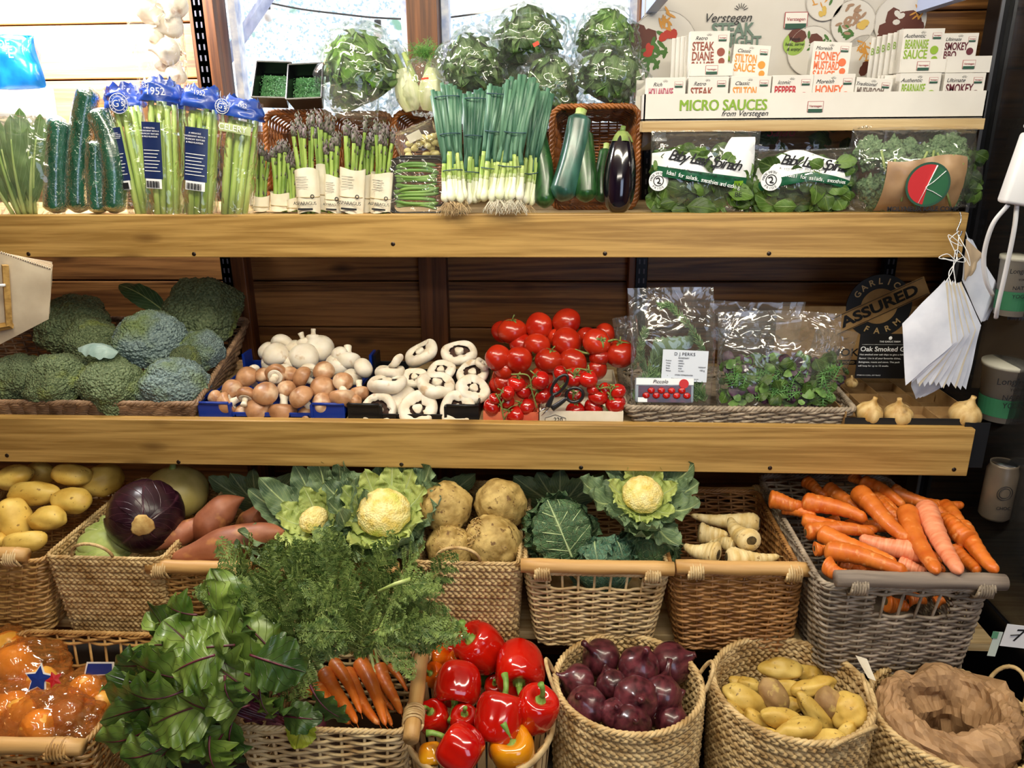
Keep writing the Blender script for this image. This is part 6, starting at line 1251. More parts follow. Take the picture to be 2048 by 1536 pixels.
spring('spring onion bunch at the left with blue-green leaves and white roots hanging over the plank',910,404,(893,176,44),1.625,1,7,bw=36)
spring('spring onion bunch second from the left, standing upright behind',942,408,(952,180,42),1.675,2,7,roots=False,bw=26)
spring('spring onion bunch third from the left with lighter green leaves',973,400,(1002,170,46),1.66,3,7,roots=False,bw=30)
spring('spring onion bunch in front with big white bulbs, tangled roots over the plank',1010,402,(1046,160,44),1.622,4,8,bands=(.30,.58),bw=56)
spring('thin spring onion bunch at the right with leaves splayed towards the lettuce',1050,410,(1090,188,30),1.665,5,5,bands=(.3,),bw=22)
# courgettes and aubergine
def courgette(label,u0,v0,u1,v1,w,Y,mt,bulb=1.0,k=0):
    a=P(u0,v0,Y); a.z=max(a.z,SHT+.004); c=P(u1,v1,Y+.05); d=c-a; o=a; t=thing('courgette',label,'courgette',o,group='courgettes'); s=np.linspace(0,1,30); r=w/2*MPP(o)*np.sqrt(np.clip(s/.10+.03,0,1))*(1+.05*np.sin(s*PI*1.2)*bulb-.10*s)*np.sqrt(np.clip((1-s)/.04+.45,0,1)); C=curve([(0,0,0),d*.5+Vector((.006*math.sin(k),0,0)),d],30)
    b=MB(); b.tube(C,r,24); b.ob('skin',mt,t); n=d.normalized(); b=MB(); b.tube([d-n*.002,d+n*.006,d+n*.014],[r[-1]*.9,r[-1]*.7,r[-1]*.75],6); b.ob('stem_end',M_fens,t)
courgette('dark courgette at the left, beside the spring onions',1090,416,1074,268,42,1.665,M_cou,k=1)
courgette('largest courgette, bluish green, leaning right towards the tray rim',1120,402,1160,232,52,1.655,M_coub,k=2)
courgette('glossy dark courgette with a scratched skin, in the middle of the tray',1172,404,1166,266,45,1.655,M_cou,k=3)
courgette('slim courgette half hidden beside the aubergine',1204,404,1212,300,30,1.69,M_cou,k=4)
p=P(1236,400,1.66); t=thing('aubergine','glossy black aubergine standing at the right end of the courgettes','aubergine',(p.x,p.y,SHT+.001),(R(-8),R(2),0)); m=MPP(p); Hh=.165; s=np.linspace(0,PI,26)
b=MB(); r=32*m*np.sin(s)**.75*(1.0+.18*np.cos(s)); b.lathe(np.stack([r,Hh/2-Hh/2*np.cos(s)],1),32); b.ob('skin',M_aub,t)
b=MB(); b.lathe([(0,Hh+.002),(.010,Hh+.001),(.017,Hh-.008),(.022,Hh-.020)],20,mod=lambda z,th,p_:1+.12*np.cos(5*th)); b.tube([(0,0,Hh-.002),(.002,0,Hh+.012)],[.006,.005],8); b.ob('calyx',mat('aubergine_calyx','#5f7a3a','#8fa058',scale=60,rough=.5),t)
# lettuces in film
def lettuce(label,u,v,w,h,Y,k,mt,nl=20,a=0,e=35):
    p=P(u,v,Y); m=MPP(p); r=min(w,h)/2*m; t=thing('bagged_lettuce',label,'lettuce',p,group='bagged lettuces'); rs=random.Random(k); ax=Vector((w/min(w,h),.75,h/min(w,h)))
    for j in range(nl):
        ph=j*2.4; tl=R(20+70*j/nl); d=Vector((math.cos(ph)*math.sin(tl),0,0))+Vector((0,math.sin(ph)*math.sin(tl),0))+Vector((0,0,math.cos(tl))); rot=q_aim(cdir(a,e)); d=rot@d; d=Vector((d.x*ax.x,d.y*ax.y,d.z*ax.z)); base=rot@Vector((0,0,-.75*r)); nrm=(rot@Vector((-math.cos(ph)*math.cos(tl),-math.sin(ph)*math.cos(tl),math.sin(tl))))
        b=MB(); add_leaf(b,base*.9,d*r*.98,r*1.55,nrm,bulge=-.20,cup=-.25,ruf=.20,rf=2.2,seed=j*1.3+k,pw=.60,n=22,m=11,tipc=.12,edge=.02); b.ob('leaf',mt if j%3 else M_letd,t)
    film_blob(t,(0,0,0),(w/2*m*1.12,min(w,h)/2*m*.85,h/2*m*1.10),k,M_filmb,amp=.16); return t
lettuce('bright green lettuce in a clear bag, standing on the tray behind the asparagus',722,150,160,178,1.86,1,M_let,24,-25,25)
t_=[o for o in COL.objects if o.get('category')=='lettuce'][-1]; p=P(705,226,1.80)-t_.location; pillow(.13,.075,.03,seed=3,fr=8,crk=.01).ob('film_tail',M_filmb,t_,loc=p-Vector((0,0,.01)))
lettuce('bagged lettuce at the left of the pile above the spring onions',945,138,128,140,1.84,2,M_letd,18,-20,30)
lettuce('round bagged lettuce highest in the middle of the pile, with a small red sticker',1058,84,150,136,1.88,3,M_letd,20,0,20)
lettuce('bagged lettuce low in the middle of the pile above the courgette tray',1098,178,134,130,1.83,4,M_letd,18,10,35)
lettuce('yellowish bagged lettuce at the top right of the pile against the window',1212,84,122,130,1.88,5,M_let,18,15,20)
lettuce('bagged lettuce resting on the courgette tray at the right of the pile',1214,160,146,120,1.81,6,M_letd,20,30,25)
lettuce('bagged lettuce at the back of the pile between the two highest ones',1005,170,110,120,1.90,7,M_letd,14,0,30)
sk=[o for o in COL.objects if 'red sticker' in str(o.get('label'))][0]; MB().box(P(1072,88,1.775)-sk.location,(.013,.0006,.008),rot=(0,R(-25),0)).ob('sticker',mat('red_sticker','#d8482c',rough=.5),sk,False)
# fennel
t=thing('fennel','bagged white fennel bulbs with cut stalks and feathery tops above the wicker tray','fennel',P(842,222,1.85)); o=t.location; m=MPP(o)
for k,(x,rot) in enumerate(((-18,-12),(16,8))):
    b=MB(); s=np.linspace(0,1,20); r=24*m*(np.sin(PI*np.clip(s*.80+.10,0,1))**.8*(1-.35*s)+.1); b.lathe(np.stack([r,s*.092],1),28,mod=lambda z,th,p_:1+.10*np.cos(2*th)+.04*np.cos(7*th)); q=b.ob('bulb',M_fen,t,loc=(x*m,.0,0),rot=(0,R(rot),0))
for k,(u0,v0,u1,v1,w) in enumerate([(822,175,790,110,13),(832,165,808,106,13),(850,160,861,112,12),(858,170,880,128,10)]):
    b=MB(); b.tube([P(u0,v0,1.85)-o,P(u1,v1,1.86)-o],[w/2*m*1.2,w/2*m],10,flat=.8); b.ob('stalk',M_fens,t)
b=MB(); rs=random.Random(8)
for j in range(420):
    a=P(848+rs.gauss(0,14),108+rs.gauss(0,9),1.86+rs.uniform(-.02,.02))-o; d=Vector((rs.uniform(-1,1),rs.uniform(-.5,.5),rs.uniform(-.2,1))).normalized()*rs.uniform(.010,.022); b.tube([a,a+d*.5+Vector((0,0,.002)),a+d],[.0005,.0005,.0003],3,cap=False)
b.ob('fronds',mat('fennel_frond','#3f7a2a','#6fa044',scale=80,rough=.5),t)
film_blob(t,(.012,-.0,.048),(.052,.045,.060),5,M_filmb); MB().box(P(850,157,1.79)-o,(.016,.0006,.004),rot=(0,R(-4),0)).ob('sticker',mat('red_sticker','#d8482c',rough=.5),t,False)
# cress
def cress(label,u0,u1,v0,v1,Y,k,rot):
    c=P((u0+u1)/2,(v0+v1)/2,Y); m=MPP(c); w=(u1-u0)*m*.93; h=(v1-v0)*m; t=thing('cress_punnet',label,'cress',c,(R(-38),R(rot),R(4)),'cress punnets'); rs=random.Random(k)
    b=MB(); d=.045
    L=[]
    for s,y in ((1.0,-d/2),(1.0,-d/2+.001),(.84,d/2),(.0,d/2)): L.append([(-w/2*s,y,-h/2*s),(w/2*s,y,-h/2*s),(w/2*s,y,h/2*s),(-w/2*s,y,h/2*s)])
    b.grid(np.array(L),cv=True); b.tube([*L[0]],.0022,4,close=True); 
    for s in range(4): b.tube([L[0][s],L[0][(s+1)%4]],.0025,5)
    b.ob('tray',M_tr,t,False); b=MB()
    for j in range(620):
        x,z=rs.uniform(-.40,.40)*w,rs.uniform(-.42,.30)*h; y=d*.1+rs.uniform(-.01,.008); a=rs.uniform(0,2*PI); l=rs.uniform(.0022,.0036); q=Vector((x,y,z)); dx=Vector((math.cos(a)*l,rs.uniform(-.6,.3)*l,math.sin(a)*l)); n=Vector((-math.sin(a)*l*.6,0,math.cos(a)*l*.6)); b.add([q,q+dx*.5+n,q+dx,q+dx*.5-n],[(0,1,2,3)])
    b.box((0,d*.32,0),(w*.8,.008,h*.8)); o_=b.ob('cress_leaves',M_cress,t,False); o_['kind']='stuff'
cress('left black punnet of cress tipped forward on the wicker tray by the window',512,584,130,216,1.86,1,2)
cress('right black punnet of cress, beside the bright lettuce',578,652,134,218,1.84,2,-2)
# ------------------------------------------------------------------ sauce display on its own plywood shelf
M_card=mat('white_coated_card','#d6d2cc','#dedad4',scale=10,rough=.5); M_cardb=mat('display_back_card','#c2bcb4','#cac5be',scale=8,rough=.5)
M_green=mat('olive_green_ink','#7da32c',rough=.6); M_dgreen=mat('dark_green_ink','#1c4a38',rough=.6); M_logor=mat('logo_red_ink','#9a1c2c',rough=.6)
def ink(h): return mat('ink_'+h.strip('#'),h,rough=.6)
xs0=P(1285,250,1.70).x; xs1=P(1969,250,1.70).x; zs=P(1600,240,1.70).z; zs0=P(1600,262,1.70).z
t=thing('shelf','short plywood shelf carrying the white sauce display','shelf',((xs0+xs1)/2,1.70,zs0)); MB().box((0,.15,(zs-zs0)/2),(xs1-xs0,.30,zs-zs0),bev=.001).ob('shelf_board',wood('ply_edge','#a88858','#d9c193',None,grain=60,rough=.6),t,False)
bracket('white metal bracket under the left end of the sauce shelf',1320,272,1.72,.3,zs0-.001); bracket('white metal bracket under the right end of the sauce shelf',1900,264,1.72,.3,zs0-.001)
for u,v,sx,lb in ((1316,10,1,'white metal bracket high at the left of the sauce display'),(1895,8,-1,'white metal bracket high at the right of the sauce display')):
    p=P(u,v,1.80); t=thing('shelf_bracket',lb,'bracket',p); b=MB(); b.add([(-.012,-.12,.0),(.012,-.12,.0),(.012,.24,.0),(-.012,.24,.0),(-.012,-.12,.012),(.012,-.12,.012),(.012,.24,.06),(-.012,.24,.06)],[(0,1,2,3),(4,7,6,5),(0,4,5,1),(2,6,7,3),(1,5,6,2),(0,3,7,4)]); b.ob('arm',mat('bluish_white_paint','#aebbe0',rough=.4),t,False)
def logo(t,x,z,w,y):
    b=MB(); b.box((x,y-.0004,z),(w,.0006,w*.62),mi=0); b.box((x,y-.0008,z-w*.26),(w*.96,.0006,w*.22),mi=1); b.box((x,y-.0001,z),(w*1.06,.0004,w*.68),mi=2); b.ob('logo_panel',[M_card,M_dgreen,M_logor],t,False)
    text('Verstegen',w*.21,M_logor,t,(x,y-.0014,z+.03*w),bold=.0)
sx_=(xs0+xs1)/2
disp=thing('sauce_display','long white card display tray lettered in green with a tall printed back panel','display box',(sx_,1.705,zs+.001)); o=disp.location; w=P(1974,214,1.705).x-P(1291,214,1.705).x; h=P(1600,186,1.705).z-zs
def L(u,v,Y): return P(u,v,Y)-o
MB().box((0,.0015,h/2),(w,.003,h)).ob('front_lip',M_card,disp,False)
b=MB(); b.box((0,.10,.002),(w,.20,.003)); 
for s in(-1,1): b.box((s*(w/2-.0015),.10,h*.5),(.003,.2,h))
b.ob('tray_floor',M_card,disp,False)
p=L(1447,211,1.70)
for dx in (-.0008,0,.0008): text('MICRO SAUCES',.030,M_green,disp,(p.x+dx,-.001-abs(dx)*.3,p.z),sx=.86)
p=L(1490,227,1.70); text('from Verstegen',.015,M_inkd,disp,(p.x,-.001,p.z),shear=.35); p=L(1632,213,1.70); logo(disp,p.x,p.z,.030,-.0008)
# back panel
yb=1.925; q0=L(1283,158,yb); q1=L(1862,-60,yb); bw=q1.x-q0.x; MB().box(((q0.x+q1.x)/2,yb-o.y,(0+q1.z)/2),(bw,.004,q1.z)).ob('back_panel',M_cardb,disp,False)
yb2=yb-.006
def BT(s,u,v,sz,m,**k): p=P(u,v,yb2)-o; text(s,sz,m,disp,p,**k)
BT('Verstegen',1455,36,.026,M_inkd,shear=.35); mg=ink('#5f7468'); BT('STEAK',1465,60,.036,mg,bold=.0012,sx=.9); BT('NIGHT',1484,84,.030,mg,bold=.001,sx=.9); BT('SAVOURY',1495,112,.028,M_green,bold=.001,sx=.8)
p=P(1592,40,yb2)-o; logo(disp,p.x,p.z,.048,yb2-o.y)
b=MB(); 
for a in range(-3,4): q=P(1482,22,yb2)-o; d=Vector((math.sin(a*.4),0,math.cos(a*.4))); b.tube([q+d*.006,q+d*.016],.0007,4)
b.ob('rays',M_inkd,disp)
p=P(1588,88,yb2)-o; b=MB(); b.lathe([(0,0),(.024,0),(.024,.001),(0,.001)],30,axis=(0,-1,0),c=p); b.ob('green_bubble',ink('#8fae4a'),disp,False)
for i,s in enumerate(('Simply','heat, serve','& enjoy!')): text(s,.0095,M_inkd,disp,p+Vector((0,-.003,.010-.0105*i)),shear=.3)
# printed plates of food
fc={'meat':ink('#5a2a1c'),'chips':ink('#c98e3a'),'salad':ink('#3f6a28'),'tomato':ink('#b03020'),'sauce':ink('#c9a850'),'mush':ink('#9a7a62'),'plate':ink('#cfcac4'),'plate2':ink('#bdb7b0')}
def plate(u,v,r,items,k):
    c=P(u,v,yb2)-o; b=MB(); b.lathe([(0,0),(r,0),(r,.0006),(0,.0006)],40,axis=(0,-1,0),c=c); b.ob('printed_plate',fc['plate'],disp,False); b=MB(); th=np.linspace(0,2*PI,40,endpoint=False); b.tube(np.stack([c.x+r*np.cos(th),0*th+c.y-.0008,c.z+r*np.sin(th)],1),.0010,4,close=True); b.ob('plate_rim',fc['plate2'],disp)
    rs=random.Random(k)
    for i,(kind,dx,dz,sz,n) in enumerate(items):
        b=MB()
        for j in range(n):
            x=c.x+(dx+rs.gauss(0,sz*.4))*r; z=c.z+(dz+rs.gauss(0,sz*.4))*r; a=rs.uniform(0,PI); l=r*(sz*.5 if n<8 else .17); wd={'chips':.22,'salad':.35,'mush':.4}.get(kind,.7)*l
            m_=8; pts=[(x+l*math.cos(a)*math.cos(q)-wd*math.sin(a)*math.sin(q),c.y-.0012-.0003*i-.00003*j,z+l*math.sin(a)*math.cos(q)+wd*math.cos(a)*math.sin(q)) for q in np.linspace(0,2*PI,m_,endpoint=False)]
            b.add(pts,[tuple(range(m_-1,-1,-1))])
        b.ob('printed_food',fc[kind],disp,False)
plate(1325,96,.078,[('salad',-.3,-.2,.5,26),('meat',.1,.35,.8,3),('chips',.1,.7,.35,12),('tomato',-.4,-.1,.22,5),('tomato',.1,.2,.3,4)],1)
plate(1622,60+42,.052,[('salad',.2,.3,.6,12),('meat',-.1,-.1,.8,4),('sauce',.3,-.4,.4,2)],2)
plate(1650,2,.040,[('chips',-.3,.0,.5,8),('salad',.4,.3,.4,6),('sauce',.1,-.5,.35,3)],3)
plate(1706,46,.048,[('mush',0,.2,.8,26),('salad',-.2,-.5,.4,14),('sauce',.5,-.2,.45,2)],4)
plate(1800,42,.056,[('meat',0,0,.9,6),('plate',-.1,0,.3,3),('chips',.5,.2,.3,6)],5)
plate(1728,118,.050,[('chips',0,.4,.45,20),('meat',.2,-.3,.6,3),('sauce',.4,-.6,.3,2)],6)
# sauce boxes
def sauce(label,u,v,w,h,Y,title,sub,col,tilt=0,lean=0,pc='#c9b84a',dp=.024,cut=False):
    """u,v = centre of the box's top edge in the photo"""
    top=P(u,v,Y); m=MPP(top); W_=w*m; H_=h*m; t=thing('sauce_box',label,'sauce box',(top.x,Y,top.z-H_),(R(lean),R(tilt),0),'little sauce boxes')
    MB().box((0,dp/2,H_/2),(W_,dp,H_),bev=.0007).ob('carton',M_card,t,False)
    y=-.0006; ik=ink(col)
    if title:
        text(sub,W_*.13,M_inkd,t,(-W_*.22,y,H_-W_*.17),shear=.35)
        b=MB(); 
        for a in(-2,-1,0,1,2): q=Vector((-W_*.02,y,H_-W_*.14)); d=Vector((math.sin(a*.4),0,math.cos(a*.4))); b.tube([q+d*.003,q+d*.007],.0003,3)
        b.ob('rays',M_inkd,t)
        for i,s in enumerate(title): text(s,W_*.29,ik,t,(-W_*.44,y,H_-W_*(.37+.235*i)),align='LEFT',bold=.0005,sx=min(.66,3.6/len(s)))
        logo(t,W_*.32,H_-W_*.17,W_*.20,y)
        b=MB(); b.lathe([(0,0),(W_*.10,0),(W_*.10,.0005),(0,.0005)],20,axis=(0,-1,0),c=(W_*.30,y,H_-W_*.50)); b.ob('print_dot',ink(pc),t,False)
        b=MB(); b.lathe([(0,0),(W_*.08,0),(W_*.08,.0005),(0,.0005)],20,axis=(0,-1,0),c=(W_*.33,y,max(H_-W_*.72,W_*.08))); b.ob('sauce_dot',ink(pc),t,False)
    return t
bh=44
zt_=zs+.004
def hpx(v,Y): p=P(1600,v,Y); return (p.z-zt_)/MPP(p)
low=[(1333,155,78,['HOLLANDAISE','SAUCE'],'Rich','#a8385a','leftmost box of the front row, lettered in crimson'),(1418,153,80,['STEAK','DIANE'],'Retro','#8a4636','front row box lettered in brown-red under the tall upper one'),(1503,152,80,['STILTON','SAUCE'],'Classic','#dd8a2a','front row box lettered in orange, third from the left'),(1587,150,80,['PEPPER','SAUCE'],'Iconic','#b0222e','front row box lettered in deep red'),(1670,148,82,['HONEY','MUSTARD'],'Moreish','#d8683a','front row box lettered in orange-red, centre right'),(1745,156,72,['MUSHROOM','SAUCE'],'Traditional','#6a5a52','tilted front row box lettered in grey-brown'),(1843,146,80,['BEARNAISE','SAUCE'],'Authentic','#86a82c','front row box lettered in green'),(1932,146,80,['SMOKEY','BBQ'],'Ultimate','#5a1a28','rightmost box of the front row, lettered in dark maroon')]
for u,v,w_,ti,su,co_,lb in low:
    sauce('white sauce box, '+lb,u,v,w_,hpx(v,1.722),1.722,ti,su,co_,pc=co_,tilt=(4 if 'MUSH' in ti[0] else 0))
for k,(u,v) in enumerate(((1388,156),(1801,150),(1794,150),(1787,151),(1885,150),(1303,160))): sauce('sauce box edge behind the front row, '+['beside the brown-red one','nearest the green one','second behind the green one','third behind the green one','between the green and maroon ones','at the far left end'][k],u,v,60,hpx(v,1.752+.006*k),1.752+.006*k,None,'','#000000',dp=.004)
zu=P(1600,150,1.79).z
up=[(1421,62,78,66,['STEAK','DIANE','SAUCE'],'Retro','#8a4636','upper row box lettered in brown-red, at the left',0,0),(1502,88,74,60,['STILTON','SAUCE'],'Classic','#dd8a2a','upper row box lettered in orange, tipped to the right',4,-6),(1665,82,76,66,['HONEY','MUSTARD','SAUCE'],'Moreish','#d8683a','upper row box lettered in orange-red, standing alone in the centre',3,-6),(1850,57,80,62,['BEARNAISE','SAUCE'],'Authentic','#86a82c','upper row box lettered in green, tallest at the right',0,0),(1924,66,68,58,['SMOKEY','BBQ'],'Ultimate','#5a1a28','upper row box lettered in dark maroon at the right end',0,0)]
for u,v,w_,h_,ti,su,co_,lb,tl,le in up: sauce('white sauce box, '+lb,u,v,w_,h_+24,1.765,ti,su,co_,tilt=tl,lean=le,pc=co_)
for k,(u,v) in enumerate(((1400,70),(1391,72),(1382,74),(1373,76))): sauce('sauce box edge in the stack behind the tall brown-red one, '+ordn(3-k,4),u,v,56,80,1.795+.008*k,None,'','#000000',dp=.004)
for k,(u,v) in enumerate(((1820,64),(1808,66),(1797,69),(1786,72),(1775,75))): s_=sauce('sauce box edge stacked behind the tall green one, '+ordn(4-k,5),u,v,60,78,1.795+.010*k,None,'','#000000',dp=.004); text('B',.020,M_green,s_,(-.028,-.001,.055),sx=.6)
for (u,v0,v1,w_,Y,lb) in ((1424,127,152,84,1.758,'small white carton tray holding the upper brown-red sauce boxes'),(1848,118,145,88,1.758,'small white carton tray holding the upper green sauce boxes'),(1940,112,145,86,1.758,'small white carton tray with a flared side at the upper right')):
    a=P(u,v0,Y); b_=P(u,v1,Y); m=MPP(a); H_=a.z-b_.z; t=thing('carton_tray',lb,'carton tray',(a.x,Y,b_.z)); MB().box((0,.001,H_/2),(w_*m,.002,H_)).ob('front_wall',M_card,t,False)
    b=MB()
    for s in(-1,1): b.box((s*w_*m/2,.045,H_/2),(.002,.088,H_)); 
    b.box((0,.045,.002),(w_*m,.088,.003)); b.ob('tray_body',M_card,t,False)
    logo(t,0,H_*.5,.024,-.001)
# ------------------------------------------------------------------ bags of leaves under the sauce shelf
M_spin=leafmat('spinach_leaf','#263c16','#4a6628','#748c50',n=5,vw=.06,scale=30,rough=.4,bump=.4,trans=.15); M_spl=leafmat('light_spinach_leaf','#3c5c22','#688a3c','#94b06c',n=5,vw=.06,scale=30,rough=.4,bump=.4,trans=.2)
M_kale=mat('kale_frill','#4c6a44','#7f9a70',scale=160,rough=.7,bump=1,bscale=200,btype='voro',thick=.003)
def leaf_fill(t,w,h,d,n,k,mats,size=.05,z0=.0,zt=1.0,tilt=1.0):
    rs=random.Random(k)
    for mi,mt in enumerate(mats):
        b=MB()
        for j in range(n//len(mats)):
            x=rs.uniform(-.44,.44)*w; z=rs.uniform(z0+.04,zt)*h; y=-d*.5*rs.uniform(.2,.95)*math.sqrt(max(0,1-(2*x/w)**2)); an=rs.uniform(0,2*PI); L_=size*rs.uniform(.6,1.15)
            a=Vector((x,y,z)); c=a+Vector((math.cos(an)*L_,rs.uniform(-.012,.006),math.sin(an)*L_*.8)); c.x=max(-w*.46,min(w*.46,c.x)); c.z=max(.006,min(h*zt,c.z))
            if (c-a).length<.01: continue
            add_leaf(b,a,c,L_*.62,(rs.uniform(-.7,.7),-1,rs.uniform(-.3,.8)),bulge=rs.uniform(-.1,.2),cup=rs.uniform(-.2,.4),ruf=.08,rf=2,seed=j,n=12,m=7,pf=.15)
        b.ob('leaves',mt,t)
def print_patch(t,name,w,h,d,f0,f1,mt,off=.004,x0=-.47,x1=.47,n=30,m=12,pull=0):
    """film print: a sheet hugging the front of the bag between heights f0(x) and f1(x)"""
    x=np.linspace(x0,x1,n)[None]; s=np.linspace(0,1,m)[:,None]; lo=np.array([f0(a) for a in x[0]])[None]; hi=np.array([f1(a) for a in x[0]])[None]; z=lo+(hi-lo)*s
    prof=np.maximum(1-np.abs(2*x)**3,0)**.6*np.maximum(np.sin(PI*np.clip(z*.97+.03,0,1)),0)**.5; y=-d/2*prof-off+.003*vn(np.stack([x*14+0*z,z*12+0*x,0*x+0*z+pull],-1),1); g=np.stack([x*w+0*z,y,z*h],-1); b=MB(); b.grid(g); return b.ob(name,mt,t)
def arc_text(t,s,size,mt,w,h,d,x0,z0,dx,slope,curve_=0,off=.009,**k):
    for i,c in enumerate(s):
        if c==' ': continue
        x=x0+dx*i; z=z0+slope*i+curve_*(i-len(s)/2)**2; pr=max(1-abs(2*x/w)**3,0.05)**.6*max(math.sin(PI*min(1,max(0,z/h*.97+.03))),.1)**.5
        text(c,size,mt,t,(x,-d/2*pr-off,z),(PI/2,-math.atan2(slope,dx),0),**k)
def salad_bag(label,uL,uR,vt,Y,k,cat='bagged spinach',d=.10):
    a=P((uL+uR)/2,422,Y); a.z=SHT+.001; m=MPP(a); w=(uR-uL)*m; h=P(1400,vt,Y).z-a.z; t=thing('spinach_bag',label,cat,a,group='bags of baby leaf spinach')
    leaf_fill(t,w,h,d*.95,170,k,[M_spin,M_spl],.060,0,.80); pillow(w,h,d,seed=k,fr=6,crk=.012).ob('film',M_film,t); return t,w,h,m
def made_badge(t,x,z,r,y):
    b=MB(); b.lathe([(0,0),(r,0),(r,.001),(0,.001)],36,axis=(0,-1,0),c=(x,y,z)); b.ob('badge',M_wht,t,False)
    for s,a0,sg in (('MADE WITH',PI*.95,-1),('PRIDE',PI*1.25,1)):
        for i,c in enumerate(s): a=a0+sg*i*(.235 if sg<0 else .36); text(c,r*.33,M_inkd,t,(x+.76*r*math.cos(a),y-.0014,z+.76*r*math.sin(a)),(PI/2,-(a-PI/2) if sg<0 else -(a+PI/2),0))
    th=np.linspace(0,2*PI,30,endpoint=False); b=MB(); b.tube(np.stack([x+.5*r*np.cos(th),0*th+y-.001,z+.5*r*np.sin(th)],1),r*.05,4,close=True); b.tube(curve([(x-.3*r,y-.0012,z+.2*r),(x,y-.0012,z+.3*r),(x+.1*r,y-.0012,z),(x-.1*r,y-.0012,z-.2*r),(x+.25*r,y-.0012,z-.25*r)],16),r*.07,5); b.ob('badge_print',M_inkd,t)
t,w,h,m=salad_bag('bag of baby leaf spinach at the left, its printed white top folded in the middle',1291,1500,268,1.70,1)
d=.10; fold=lambda x: .60-.0*x-.10*math.exp(-((x-.08)/.05)**2)
print_patch(t,'white_print',w,h,d,lambda x:.50-.18*x,lambda x:.80+.16*(x>.12)*min(1,(x-.12)*8)-.16*math.exp(-((x-.12)/.05)**2)-.2*max(0,-x-.3),M_wht)
print_patch(t,'green_print_band',w,h,d,lambda x:.40-.20*x,lambda x:.53-.19*x,mat('band_green','#17583a',rough=.4),off=.0055)
arc_text(t,'Baby Leaf Spinach',.029,M_inkd,w,h,d,-w*.30,h*.74,.0083,-.0013,shear=.35,bold=.0004); arc_text(t,'A source of Magnesium and High in Folic Acid',.0065,M_inkd,w,h,d,-w*.34,h*.60,.0034,-.0006); arc_text(t,'Ideal for salads, smoothies and cooking',.012,M_wht,w,h,d,-w*.34,h*.53,.0039,-.0008,off=.010); made_badge(t,-w*.41,h*.42,.020,-.040)
print_patch(t,'lime_label',w,h,d,lambda x:.10,lambda x:.42,mat('lime_print','#7fb02c',rough=.4),off=.006,x0=.27,x1=.36)
for i,s in enumerate(('W','BE','L')): text(s,.014,M_inkd,t,(w*.31,-d*.46-.012,h*(.36-.11*i)))
t,w,h,m=salad_bag('bag of baby leaf spinach at the right of the pair, slumped with larger leaves showing',1492,1692,296,1.70,2)
print_patch(t,'white_print',w,h,d,lambda x:.60-.5*abs(x+.05)**1.5,lambda x:.95-.75*abs(x)**1.5-.05*math.sin(9*x),M_wht); print_patch(t,'green_print_band',w,h,d,lambda x:.50-.55*abs(x-.02)**1.5,lambda x:.64-.55*abs(x-.02)**1.5,mat('band_green','#17583a',rough=.4),off=.0055)
arc_text(t,'Baby Leaf Spinach',.028,M_inkd,w,h,d,-w*.22,h*.82,.0081,-.0010,shear=.35,bold=.0004); arc_text(t,'A source of Magnesium',.0065,M_inkd,w,h,d,-w*.26,h*.70,.0042,-.0002); arc_text(t,'Ideal for salads, smoothies',.011,M_wht,w,h,d,-w*.20,h*.60,.0046,-.0006,off=.010); made_badge(t,-w*.34,h*.52,.021,-.052)
t=thing('leaf_bag','dark bag with red lettering standing in the shade behind the spinach','bagged leaves',(P(1560,424,1.84).x,1.84,SHT+.001)); pillow(.30,.20,.08,seed=8,fr=6,crk=.012).ob('film',M_filmb,t); leaf_fill(t,.30,.20,.07,40,5,[M_spin],.05); text('Salad',.03,ink('#8a1c2c'),t,(-.03,-.05,.16),shear=.3)
# kale bag
a=P(1800,422,1.70); a.z=SHT+.001; m=MPP(a); w=236*m; h=P(1800,256,1.70).z-a.z; t=thing('kale_bag','big puffy clear bag of curly kale with a red and green letter emblem','bagged kale',a); d=.15
b=MB(); rs=random.Random(4)
for j in range(46):
    c=np.array([rs.uniform(-.36,.36)*w,-rs.uniform(.05,.26)*d,rs.uniform(.12,.76)*h]); V,F=ico(4); r=rs.uniform(.016,.026); q=V*(1+.5*vn(V,3,j)+.25*vn(V,8,j))[:,None]*r; b.add(q*np.array([1,.7,1])+c,F)
b.ob('kale',M_kale,t); b=MB()
for j in range(14): x=rs.uniform(-.3,.3)*w; z=rs.uniform(.05,.5)*h; b.tube([(x,-d*.44,z),(x+rs.uniform(-.03,.03),-d*.46,z+.05)],.0025,6)
b.ob('stalks',M_brs,t); pillow(w,h,d,seed=11,fr=5,crk=.014,pow_=.45).ob('film',M_film,t)
lx=-w*.03; print_patch(t,'kraft_print',w,h,d,lambda x:.0+.02,lambda x:.66+.04*math.sin(8*x),mat('kraft_print_panel','#9a7a5a','#ae8e6c',scale=20,rough=.35),x0=-.28,x1=.36,off=.008)
R0=.040; cx,cz=.035*w,.36*h; yy=-d/2-.012
b=MB(); b.lathe([(0,0),(R0*1.08,0),(R0*1.08,.001),(0,.001)],40,axis=(0,-1,0),c=(cx,yy,cz)); b.ob('emblem_ring',M_dgreen,t,False)
def half(a0,a1,mt,off=0):
    n=24; b=MB(); pts=[(cx,yy-.0012-off,cz)]+[(cx+R0*.97*math.cos(a),yy-.0012-off,cz+R0*.97*math.sin(a)) for a in np.linspace(a0,a1,n)]; b.add(pts,[(0,i+2,i+1) for i in range(n-1)]); b.ob('emblem_half',mt,t,False)
half(R(68),R(262),ink('#b81c24')); half(R(-98),R(68),ink('#1c5a38'))
